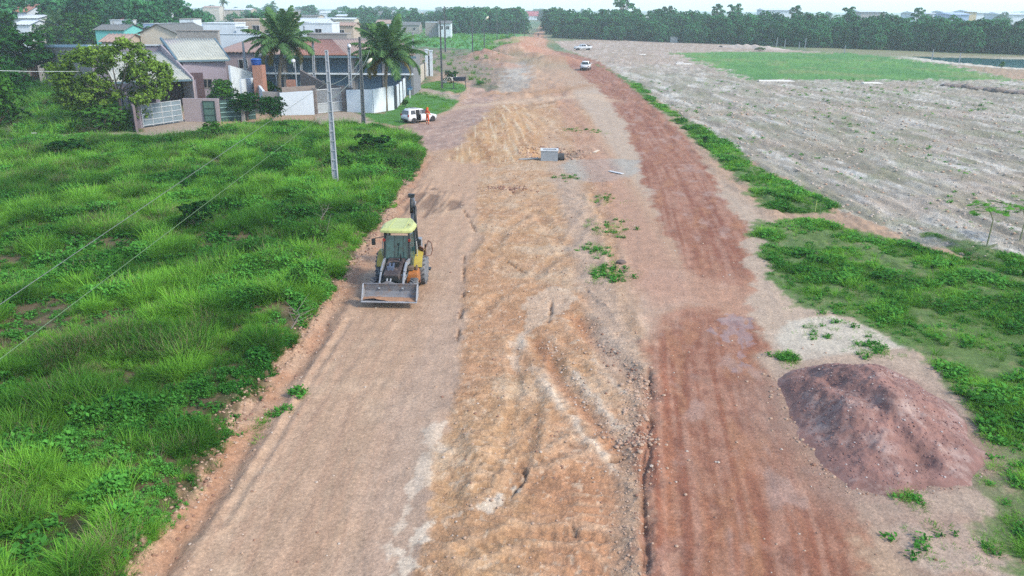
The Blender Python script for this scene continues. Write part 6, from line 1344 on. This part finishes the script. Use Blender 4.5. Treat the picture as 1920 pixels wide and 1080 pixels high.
# --- commercial building with blue roller doors
def shop():
    E = empty('shop_building', (0,0,0), 0, 'long building with dark blue roller doors under an orange tiled roof', 'building'); Y = 117
    xl, xr = pt(480,140,Y).x, pt(775,140,Y).x; ze = pt(640,103,Y).z
    m = MB(); m.box(xl,xr,Y,Y+9,-.3,ze-.05); m.build('wall', mat('shop_wall', (128,132,136), rough=.9, var=.1), E)
    doors = [(486,528),(541,590),(594,652),(672,716),(724,770)]
    for a, b in doors:
        x0, x1 = pt(a,140,Y).x, pt(b,140,Y).x; d = MB(); d.box(x0,x1,Y-.08,Y-.02,pt(640,138,Y).z+.12,ze-.3); d.build('roller_door', M_DOORB, E)
        d = MB(); d.box(x0,x1,Y-.08,Y-.02,.0,pt(640,138,Y).z-.12); d.build('lower_panel', M_DOORB, E)
    s = MB(); s.box(xl,xr,Y-.7,Y-.1,pt(640,138,Y).z-.1,pt(640,138,Y).z+.1); s.build('ledge', M_WALLW, E)
    s = MB()
    for a, b in zip(doors[:-1], doors[1:]): xx = pt((a[1]+b[0])/2,140,Y).x; s.box(xx-.2,xx+.2,Y-.2,Y-.03,-.3,ze-.2)
    s.build('pilaster', M_GREYW, E)
    # roof: front slopes of pale and orange tile
    YB = 137
    def rf(name, a, b, c, d, mt): return corrugated(name, [pt(a,103,Y-1), pt(b,103,Y-1), pt(c,73,YB), pt(d,73,YB)], mt, E, amp=.05, n=max(6,int(abs(b-a)/3.2)), rows=8)
    rf('left_roof', 500, 556, 568, 535, M_TILEP); rf('middle_roof', 556, 650, 622, 568, M_TILE); rf('right_roof', 650, 700, 700, 622, M_TILEP); rf('far_right_roof', 700, 780, 750, 700, M_TILEP)
    g = MB(); g.box(pt(500,103,Y-1).x,pt(780,103,Y-1).x,Y-1.15,Y-.9,ze-.35,ze-.08); g.build('eave_board', M_TRIM, E)
    y2 = YB+.2; g = MB(); g.box(pt(500,70,y2).x,pt(750,70,y2).x,y2,y2+.3,-.3,pt(640,73,y2).z+.1); g.build('back_wall', M_GREYW, E)
shop()
# forecourt rubble, mound and low walls
m = MB(); x, y = g2(592,170); wall_run([(pt(565,150,104).x,104),(pt(610,160,102).x,102),(pt(660,175,100.5).x,101)], 0, .3, mat('mound_grey', (120,112,108), rough=.95), 'sloping dark grey wall behind the white gate', hs=[4.4,2.9,2.5])
def boxobj(name, label, cat, px0, px1, pyt, Y, depth, m, z0=-.3, pyb=None, group=None):
    a, b = pt(px0, pyt, Y), pt(px1, pyt, Y); mb = MB(); zb = z0 if pyb is None else pt(px0, pyb, Y).z; mb.box(a.x,b.x,Y,Y+depth,zb,a.z); o = mb.build(name, m, bevel=.02); tag(o, label, cat, group); return o
boxobj('brick_column', 'red brick column under the blue water tank', 'brick column', 472, 490, 123, 100, 1.6, M_BRICK)
boxobj('brick_wall', 'orange brick pier behind the palm trunk', 'brick column', 536, 552, 150, 103, .5, M_BRICK)
def water_tank():
    p = pt(480.5,121,100.8); b = MB(); b.lathe([(.50,0),(.56,.2),(.60,.5),(.62,.62),(.66,.64),(.66,.70),(.5,.80),(.15,.86),(.02,.87)], (p.x, p.y, p.z-.1), 'Z', 24)
    for k in range(3): b.lathe([(.58+k*.015,.12+k*.16),(.60+k*.015,.14+k*.16),(.58+k*.015,.16+k*.16)], (p.x,p.y,p.z-.1), 'Z', 24)
    tag(b.build('water_tank', mat('tank_blue', (28,84,168), rough=.4), smooth=True), 'blue round water tank on top of the red brick column', 'water tank')
water_tank()
mb = MB(); p = pt(550,114,106); mb.lathe([(.02,-.06),(.2,-.02),(.3,.08)], (0,0,0), 'Y', 18); mb.tube([(0,.0,0),(0,.3,-.9)], .04, 6); o = mb.build('satellite_dish', M_METAL, smooth=True); o.location = p; o.rotation_euler = (R(-20),0,R(20)); tag(o, 'small white satellite dish under the fronds of the first palm', 'satellite dish')
mb = MB(); p = pt(545,125,109); mb.tube([(p.x+.6,p.y,-.3),(p.x+.6,p.y,5.4)], .07, 6); tag(mb.build('thin_mast', M_CONC), 'thin pale mast beside the first coconut palm', 'mast')
for px, lab in ((519,'thin pale stake left of the palm trunk'),):
    a, b = g2(523,186), pt(515,118,g2(523,186)[1]); mb = MB(); mb.tube([(a[0],a[1],-.2),(b.x,a[1],b.z)], .09, 7); tag(mb.build('stake', M_CONC), lab, 'post')
# --- back yards left of the lilac house
wall_run([(pt(78,92,125).x,125), (pt(170,90,119).x,119), (pt(192,88,113).x,113)], 0, .3, M_GREYW, 'long grey wall with pale metal cap behind the sparse tree', hs=[pt(78,88,125).z, pt(170,88,119).z, pt(190,88,113).z])
p0, p1 = pt(78,87,124.8), pt(170,87,118.8); mb = MB(); mb.bar(p0+Vector((0,0,.05)), p1+Vector((0,0,.05)), .5, .35); tag(mb.build('metal_cap', mat('zinc', (176,206,226), rough=.4)), 'pale blue metal sheet along the top of the grey wall', 'metal sheet')
def brick_ruin():
    E = empty('brick_shed', (0,0,0), 0, 'unfinished red brick shed beside the grey wall', 'shed')
    a, b = G(62,154), G(96,150); m = MB(); quadwall(m, (a[0],a[1]), (b[0],b[1]), 4.0, 6.6, .3); m.build('wall', M_BRICK, E)
    m = MB(); m.box(a[0]+2.0,a[0]+2.6,a[1]-.02,a[1]+.3,2.6,4.0); m.build('opening', mat('cabin_dark', (22,20,24)), E)
    m = MB(); quadwall(m, (b[0],b[1]), (b[0]+1.6,b[1]-6), 6.6, 6.4, .3); m.build('side_wall', M_GREYW, E)
brick_ruin()
wall_run([g2(258,250), g2(246,226), g2(236,205)], 0, .22, mat('side_wall_mauve', (128,114,118), rough=.9), 'mauve side wall under the sparse tree beside the gate', hs=[2.6,2.6,2.6])
# --- houses further back
def gable(label, px0, px1, pye, pyr, Y, depth, wm, rm, name='house', cat='house', ridge='x', wins=2, zb=-.3, mono=False, chim=False, flat=False, group=None, door=False):
    E = empty(name, (0,0,0), 0, label, cat, group); a, b = pt(px0,pye,Y), pt(px1,pye,Y); ze = a.z; zr = pt(px0, pyr, Y+(depth if mono else depth/2)).z; x0, x1 = a.x, b.x; o_ = .4
    m = MB()
    if flat: m.box(x0,x1,Y,Y+depth,zb,ze); m.build('wall', wm, E); r = MB(); r.box(x0-.1,x1+.1,Y-.1,Y+depth+.1,ze,ze+.15); r.build('roof', rm, E)
    else:
        if ridge == 'x' and not mono: m.prism([(Y,zb),(Y+depth,zb),(Y+depth,ze),(Y+depth/2,zr-.05),(Y,ze)], 0, x0, x1)
        elif mono: m.prism([(Y,zb),(Y+depth,zb),(Y+depth,zr-.05),(Y,ze)], 0, x0, x1)
        else: m.prism([(x0,zb),(x1,zb),(x1,ze),((x0+x1)/2,zr-.05),(x0,ze)], 1, Y, Y+depth)
        m.build('wall', wm, E); n = max(6, int((x1-x0)/.5)); sl = (zr-ze)/(depth if mono else depth/2)
        if mono: corrugated('roof', [(x0-o_,Y-o_,ze-o_*sl+.1),(x1+o_,Y-o_,ze-o_*sl+.1),(x1+o_,Y+depth,zr+.1),(x0-o_,Y+depth,zr+.1)], rm, E, n=n, rows=4)
        elif ridge == 'x':
            corrugated('roof', [(x0-o_,Y-o_,ze-o_*sl+.1),(x1+o_,Y-o_,ze-o_*sl+.1),(x1+o_,Y+depth/2,zr+.1),(x0-o_,Y+depth/2,zr+.1)], rm, E, n=n, rows=4)
            corrugated('rear_roof', [(x1+o_,Y+depth+o_,ze-o_*sl+.1),(x0-o_,Y+depth+o_,ze-o_*sl+.1),(x0-o_,Y+depth/2,zr+.1),(x1+o_,Y+depth/2,zr+.1)], rm, E, n=n, rows=4)
        else:
            xm = (x0+x1)/2; s2 = (zr-ze)/(xm-x0)
            corrugated('roof', [(x0-o_,Y+depth+o_,ze-o_*s2+.1),(x0-o_,Y-o_,ze-o_*s2+.1),(xm,Y-o_,zr+.1),(xm,Y+depth+o_,zr+.1)], rm, E, n=max(6,int(depth/.5)), rows=4)
            corrugated('right_roof', [(x1+o_,Y-o_,ze-o_*s2+.1),(x1+o_,Y+depth+o_,ze-o_*s2+.1),(xm,Y+depth+o_,zr+.1),(xm,Y-o_,zr+.1)], rm, E, n=max(6,int(depth/.5)), rows=4)
    w_ = (x1-x0)
    for k in range(wins): xx = x0+w_*(k+.5)/wins; window(E, xx-.6, xx+.6, Y-.02, max(1.0,ze-2.2), ze-1.0, 2)
    if door: d = MB(); d.box(x0+w_*.2-.45,x0+w_*.2+.45,Y-.06,Y-.01,0,2.1); d.build('door', M_DOORB, E)
    return E
M_TURQ = mat('turquoise_wall', (118,202,196), rough=.9, var=.06); M_REDR = mat('red_roof', (176,84,90), rough=.8, var=.12); M_CREAM = mat('cream_wall', (206,198,182), rough=.9, var=.06); M_BLUEW = mat('pale_blue_wall', (164,190,224), rough=.9, var=.1); M_BEIGE = mat('beige_wall', (190,176,160), rough=.9, var=.08); M_ZINC = mat('zinc_roof', (214,224,230), rough=.5, var=.08)
gable('cream gabled house with dark grey tile roof behind the lilac house', 262, 330, 62, 44, 146, 16, M_CREAM, M_TILEG, ridge='y', wins=0)
gable('turquoise walled house with a thin grey roof on the left', 178, 232, 56, 46, 178, 9, M_TURQ, M_TILEG, wins=1)
gable('low house with weathered tan roof beside the turquoise one', 190, 232, 78, 64, 140, 8, M_BEIGE, M_TILEP, wins=0)
gable('long white and pale blue shed wall below the red roof', 207, 366, 44, 37, 200, 6, M_BLUEW, M_ZINC, name='shed', cat='shed', wins=0, flat=True)
gable('white end of the shed at the left below the red roof', 206, 250, 38, 30, 199, 1.5, M_WALLW, M_WALLW, name='shed', cat='shed', wins=1, flat=True)
gable('house with red roof among the dark trees', 229, 264, 37, 24, 222, 14, M_WALLW, M_REDR, wins=0)
gable('house with grey roof right of the red roof', 264, 300, 34, 20, 228, 14, M_WALLW, M_TILEG, wins=0)
gable('small patchy white building right of the blue shed wall', 336, 362, 36, 34, 192, 5, M_WALLW, M_GREYW, name='shed', cat='shed', wins=1, flat=True)
gable('rough grey stone wall block behind the ribbed roof', 331, 408, 58, 54, 130, .8, mat('rough_stone', (162,160,156), rough=.95, var=.3, scale=3, bump=.6), M_GREYW, name='rough_wall', cat='wall', wins=0, flat=True)
gable('white rendered block left of the beige block', 380, 440, 44, 42, 150, 6, M_WALLW, M_WALLW, name='building', cat='building', wins=0, flat=True)
gable('beige block with flat roof left of the first palm', 438, 520, 37, 36, 158, 9, M_BEIGE, M_BEIGE, name='building', cat='building', wins=1, flat=True)
gable('small white water box before the beige block', 442, 458, 51, 50, 148, 2, M_WALLW, M_WALLW, name='building', cat='building', wins=0, flat=True)
gable('low white wall strip below the beige block', 405, 520, 64, 63, 142, .4, M_WALLW, M_WALLW, name='low_wall', cat='wall', wins=0, flat=True)
gable('brown tiled roof between the lilac house and the first palm', 408, 500, 98, 74, 120, 16, M_PINKW, mat('brown_tile', (160,136,128), rough=.9, var=.12), mono=True, wins=1)
gable('white box building right of the first palm', 570, 622, 44, 42, 162, 7, M_WALLW, M_WALLW, name='building', cat='building', wins=1, flat=True)
gable('grey yard building behind the tiled roof', 575, 650, 64, 62, 150, 4, M_GREYW, M_GREYW, name='building', cat='building', wins=0, flat=True)
gable('white long wall house behind the yard', 560, 612, 41, 34, 210, 9, M_WALLW, M_ZINC, wins=2)
gable('pale house with beige annex beyond the yard', 618, 662, 48, 42, 205, 9, M_BEIGE, M_TILEP, wins=1)
gable('white metal roofed shed in the leaves at the far left', 20, 70, 34, 28, 205, 12, M_WALLW, M_ZINC, name='shed', cat='shed', wins=0)
gable('small white gable under the palm on the left', 28, 55, 46, 38, 190, 8, M_WALLW, M_ZINC, name='shed', cat='shed', wins=0)
gable('house with reddish roof in the top left corner', 10, 50, 22, 8, 235, 14, M_WALLW, M_TILE, wins=0)
gable('grey house with white end walls at the back of the meadow', 797, 822, 42, 40, 345, 8, M_GREYW, M_ZINC, name='house', wins=0, flat=True)
gable('pale house with white window wall beside the grey one', 822, 845, 44, 39, 342, 8, M_WALLW, M_TILEG, wins=2)
gable('house with reddish hip roof far behind the meadow', 705, 745, 44, 37, 400, 14, M_WALLW, M_TILEP, wins=2)
gable('low dark roofed house in the belt behind the meadow', 748, 786, 47, 41, 390, 12, M_GREYW, M_TILEG, wins=2)
gable('tall white far house with grey roof', 682, 698, 28, 19, 520, 12, M_WALLW, M_TILEG, wins=2)
gable('white far house with broad grey roof', 708, 732, 28, 21, 560, 14, M_WALLW, M_TILEG, wins=2)
gable('long pale far shed above the yard', 606, 664, 36, 33, 330, 10, M_CREAM, M_ZINC, name='shed', cat='shed', wins=3)
gable('red far shed at the end of the road, left', 970, 985, 27, 22, 900, 18, M_REDR, M_REDR, name='shed', cat='shed', wins=0)
gable('far shed with red roof at the end of the road, right', 986, 1020, 30, 21, 880, 20, M_WALLW, M_REDR, name='shed', cat='shed', wins=3)
for i, (a, b, c, d, Y) in enumerate(((600,650,24,21,700),(560,596,31,28,420),(520,548,26,23,560),(655,672,22,19,800),(735,748,24,20,900),(548,575,20,18,900),(470,500,30,27,420),(630,648,30,27,470),(765,790,26,22,620),(580,604,22,19,1000),(380,410,14,11,700),(420,470,18,15,620))):
    gable('pale far house among the hazy trees of the town', a, b, c, d, Y, 14, (M_WALLW, M_CREAM, M_BEIGE)[i % 3], (M_ZINC, M_TILEG, M_TILEP, M_ZINC)[i % 4], name='town_house', wins=2 if Y < 600 else 0, group='pale far houses of the town')
# far white sheds beyond the wood, standing on higher ground to the right
for i, (a, b, t, Y, hh, lab, mt) in enumerate(((1435,1500,19,640,4,'long white shed above the wood, leftmost','w'),(1615,1660,22,620,5,'pale grey shed above the middle of the wood','g'),(1718,1752,25,560,4,'white roofed shed behind the lone open tree','w'),(1772,1792,23,640,5,'white shed right of the lone open tree','w'),(1783,1818,27,560,4,'shed with blue grey roof and white eave','b'),(1818,1832,22,600,5,'small yellowish building behind the wood','y'),(1832,1900,24,650,5,'long white building above the wood at the right','w'),(1880,1925,27,560,4,'cream building at the right edge above the wood','w'))):
    v0, v1 = pt(a, t, Y), pt(b, t, Y); E = empty('far_shed', (0,0,0), 0, lab, 'shed'); m = MB(); m.box(v0.x,v1.x,Y,Y+22,-1,v0.z); m.build('wall', {'w':M_WALLW,'g':M_GREYW,'b':M_BLUEW,'y':mat('ochre_wall', (200,180,130))}[mt], E)
    ln = v1.x-v0.x; m = MB(); m.prism([(Y-1,v0.z-.1),(Y+23,v0.z-.1),(Y+11,v0.z+1.3)], 0, v0.x-1, v1.x+1); m.build('roof', M_ZINC if mt != 'b' else M_BLUEW, E)

# ================================================================ SMALL THINGS
def manhole():
    x, y = g2(1030,301); E = empty('concrete_box', (x, y+.1, -.35), R(-3), 'open grey concrete chamber in a dug hole in the road middle', 'concrete box'); w_, d_, h_, t_ = .70, .52, 1.2, .14
    m = MB(); m.box(-w_,w_,-d_,-d_+t_,0,h_); m.box(-w_,w_,d_-t_,d_,0,h_); m.box(-w_,-w_+t_,-d_+t_,d_-t_,0,h_); m.box(w_-t_,w_,-d_+t_,d_-t_,0,h_); m.box(-w_+t_,w_-t_,-d_+t_,d_-t_,0,.1); m.build('wall', mat('chamber_grey', (158,166,172), rough=.85, var=.1, scale=3), E)
    m = MB(); r_ = .04
    for a in ((-w_-r_,w_+r_,-d_-r_,-d_+t_),(-w_-r_,w_+r_,d_-t_,d_+r_)): m.box(*a,h_,h_+.08)
    m.box(-w_-r_,-w_+t_,-d_+t_,d_-t_,h_,h_+.08); m.box(w_-t_,w_+r_,-d_+t_,d_-t_,h_,h_+.08); m.build('rim', mat('rim_pale', (216,222,226), rough=.8), E)
    m = MB(); m.lathe([(.30,0),(.30,.55)], (w_,0,.65), 'X', 18); m.lathe([(.24,.552),(.02,.553)], (w_,0,.65), 'X', 18); o = m.build('pipe', mat('pipe_dark', (70,74,78)), E)
    a = G(1000,300); m = MB(); m.box(-1.4,.2,-.12,.12,0,.08); o = m.build('plank', mat('plank_grey', (160,166,168), rough=.9)); o.location = (a[0]+.2,a[1]-.1,.12); o.rotation_euler = (0,R(-3),R(4)); tag(o, 'grey plank lying left of the concrete chamber', 'plank')
    for k, (px, py, rz, c_, lab) in enumerate(((1118,285,70,(226,206,180),'pale wooden board lying right of the concrete chamber'),(1155,325,-50,(214,218,220),'white board on the grey gravel patch'))):
        a = G(px, py); m = MB(); m.box(-.7,.7,-.14,.14,0,.04); o = m.build('board', mat('board%d' % k, c_)); o.location = (a[0],a[1],hz(*a)+.05); o.rotation_euler = (0,0,R(rz)); tag(o, lab, 'board')
manhole()
def small_things():
    x, y = g2(769,184); E = empty('meter_post', (x,y,0), 0, 'white post with small blue roofed box on the lawn', 'post box')
    m = MB(); m.box(-.10,.10,-.10,.10,-.2,1.2); m.build('post', M_METAL, E); m = MB(); m.box(-.32,.32,-.2,.2,1.2,1.45); m.build('box', mat('box_blue', (110,170,214)), E); m = MB(); m.prism([(-.45,1.45),(.45,1.45),(0,1.66)], 1, -.3, .3); m.build('roof', mat('box_roof', (56,84,120)), E)
    x, y = g2(862,166); E = empty('trash_basket', (x,y,0), 0, 'dark raised trash basket on two posts at the lawn edge', 'trash basket')
    for s in (-1,1):
        m = MB(); m.box(s*.95-.06,s*.95+.06,-.06,.06,-.2,1.9 if s > 0 else 2.1); m.build('post', mat('post_dark', (84,90,94)), E)
    m = MB(); m.hexa([(-.8,-.3,1.15),(.8,-.3,1.15),(.8,.3,1.15),(-.8,.3,1.15),(-.95,-.45,1.75),(.95,-.45,1.75),(.95,.45,1.75),(-.95,.45,1.75)]); m.build('basket', mat('basket_dark', (44,58,78), rough=.7), E)
    r = random.Random(4)
    for i, (px, py, s, lab) in enumerate(((838,152,1.0,'broken white slab leaning at the left of the rubble by the dark pole'),(846,149,1.2,'large pale slab on top of the rubble by the dark pole'),(853,152,.9,'white slab at the right end of the rubble'),(832,156,.5,'small white block in front of the rubble'))):
        a = G(px, py); m = MB(); m.hexa([(-.9*s,-.4,0),(.8*s,-.5,0),(.9*s,.5,0),(-.7*s,.5,0),(-.8*s,-.35,.25),(.7*s,-.45,.35),(.8*s,.45,.45*s),(-.6*s,.45,.3)]); o = m.build('rubble_slab', mat('rubble_white', (236,232,222), var=.1), bevel=.04); o.location = (a[0],a[1],.1); o.rotation_euler = (r.uniform(-.2,.2), r.uniform(-.15,.15), r.uniform(-.6,.6)); tag(o, lab, 'slab')
    a = G(1263,80); m = MB(); v = pt(1263,80,a[1]); m.box(-1.3,1.3,-.8,.8,-.1,1.9); m.box(-1.4,1.4,-.9,.9,1.9,2.05); o = m.build('utility_box', mat('box_grey', (132,146,150))); o.location = (a[0],a[1],0); tag(o, 'grey utility box at the edge of the wood', 'utility box')
    for i, (px, py, w_, lab) in enumerate(((1455,153,3.2,'long white sheet lying below the green pitch'),(1635,157,1.7,'short white slab below the middle of the green pitch'),(1282,121,1.9,'white slab left of the green pitch'),(1205,103,.9,'small white slab on the far field'),(1275,118,.8,'small white fragment beside the slab left of the pitch'))):
        a = G(px, py); m = MB(); m.hexa([(-w_,-.7,0),(w_,-.6,0),(w_*.8,.9,0),(-w_*.9,.7,0),(-w_,-.7,.15),(w_,-.6,.12),(w_*.8,.9,.2),(-w_*.9,.7,.2)]); o = m.build('white_slab', mat('rubble_white', (236,232,222))); o.location = (a[0],a[1],.02); tag(o, lab, 'slab')
    a, b = G(1352,88), G(1480,94); m = MB(); 
    V = []; F = []; n = 40
    for i in range(n):
        for j in range(5):
            t = i/(n-1); c = (a[0]+(b[0]-a[0])*t, a[1]+(b[1]-a[1])*t); q = j/4; V.append((c[0], c[1]+(q-.5)*7, 1.2*math.sin(math.pi*q)*math.sin(math.pi*min(1,.1+t*.9))*(.7+.6*vnoise(np.array([i*.4]),np.array([j*1.]),3)[0])-.05))
    for i in range(n-1):
        for j in range(4): F.append((i*5+j,(i+1)*5+j,(i+1)*5+j+1,i*5+j+1))
    tag(link('sand_ridge', npmesh('sand_ridge', V, F, mat('ridge_sand', (204,188,172), rough=.95, var=.15), smooth=True)), 'long low ridge of pale soil at the wood edge', 'soil ridge')
    # row of dark clods heaps by the pitch corner
    for i in range(9):
        px = 1775+i*20; a = G(px, 161+i*2.2); m = clod('heap', 30+i % 3, mat('heap_soil', (140,128,118), var=.2)); o = link('soil_heap', m.data); bpy.data.objects.remove(m); o.location = (a[0],a[1],.1); o.scale = (1.0+.3*(i%2),.9,.6+.2*(i%3)); tag(o, 'small dark soil heap in the row below the right corner of the pitch', 'soil heap', 'row of soil heaps below the pitch')
    a = G(1311,895//895*895) if False else G(1165,495); m = clod('rock', 41, mat('rock_dark', (112,96,88), var=.2)); o = link('rock', m.data); bpy.data.objects.remove(m); o.location = (a[0],a[1],.08); o.scale = (.28,.2,.2); tag(o, 'dark stone on the verge between the tan strip and the red lane', 'rock')
    # survey stake with pale ribbon on the verge
    a = G(1528,398); m = MB(); m.tube([(0,0,-.1),(.03,0,.75)], .02, 6); o = m.build('survey_stake', mat('stake_yellow', (200,220,120))); o.location = (a[0],a[1],0); tag(o, 'thin yellowish stake in the grass of the verge', 'stake')
    # dead branches in the grass
    r = random.Random(8)
    for i, (x0,y0,x1,y1,h) in enumerate(((585,520,655,360,1.2),(565,535,620,440,.9),(600,430,640,380,1.0),(440,310,452,290,1.3),(548,640,575,585,.7))):
        a = G(x0,y0); b = G(x1,y1); A = Vector((a[0],a[1],.5)); B = A.lerp(Vector((b[0],b[1],h+.4)), .45); mb = MB(); mb.tube([A, A.lerp(B,.5)+Vector((.2,0,.15)), B], [.022,.015,.006], 5)
        for k in range(9): s = A.lerp(B, r.uniform(.2,.95)); mb.tube([s, s+Vector((r.uniform(-.7,.7),r.uniform(-.5,.9),r.uniform(-.1,.5)))], [.014,.004], 4)
        tag(mb.build('dead_branch', mat('deadwood', (120,112,104))), ('long dead branch lying in the grass between the pole and the backhoe','forked dead branch low in the grass left of the backhoe','dead twig below the tall concrete pole','short dead stem at the top of the grass field','dead stem in the grass near the soil bank')[i], 'branch')
    # litter by the footpath
    for i, (px, py, lab) in enumerate(((27,268,'white scrap of litter by the footpath at the left edge'),(58,267,'small white scrap beside the footpath'),(64,254,'pale bag on the grass above the footpath'))):
        a = G(px, py); m = clod('litter', 50+i, mat('litter_white', (226,232,234))); o = link('litter', m.data); bpy.data.objects.remove(m); o.location = (a[0],a[1],.2); o.scale = (.35,.25,.15); tag(o, lab, 'litter')
small_things()
# ================================================================ HAZE
def build_haze():
    mb = MB(); mb.box(-8200, 8200, -320, 4400, -6, 52)
    m = bpy.data.materials.new('haze_air'); m.use_nodes = True; nt = m.node_tree; nt.nodes.clear()
    v = N(nt, 'ShaderNodeVolumePrincipled'); v.inputs['Density'].default_value = HAZE_D; v.inputs['Color'].default_value = (.80, .96, 1.0, 1)
    v.inputs['Anisotropy'].default_value = 0.2
    o = N(nt, 'ShaderNodeOutputMaterial'); nt.links.new(v.outputs[0], o.inputs['Volume'])
    ob = mb.build('haze', m); tag(ob, kind='stuff')
HAZE_D = .00038
if HAZE_D: build_haze()
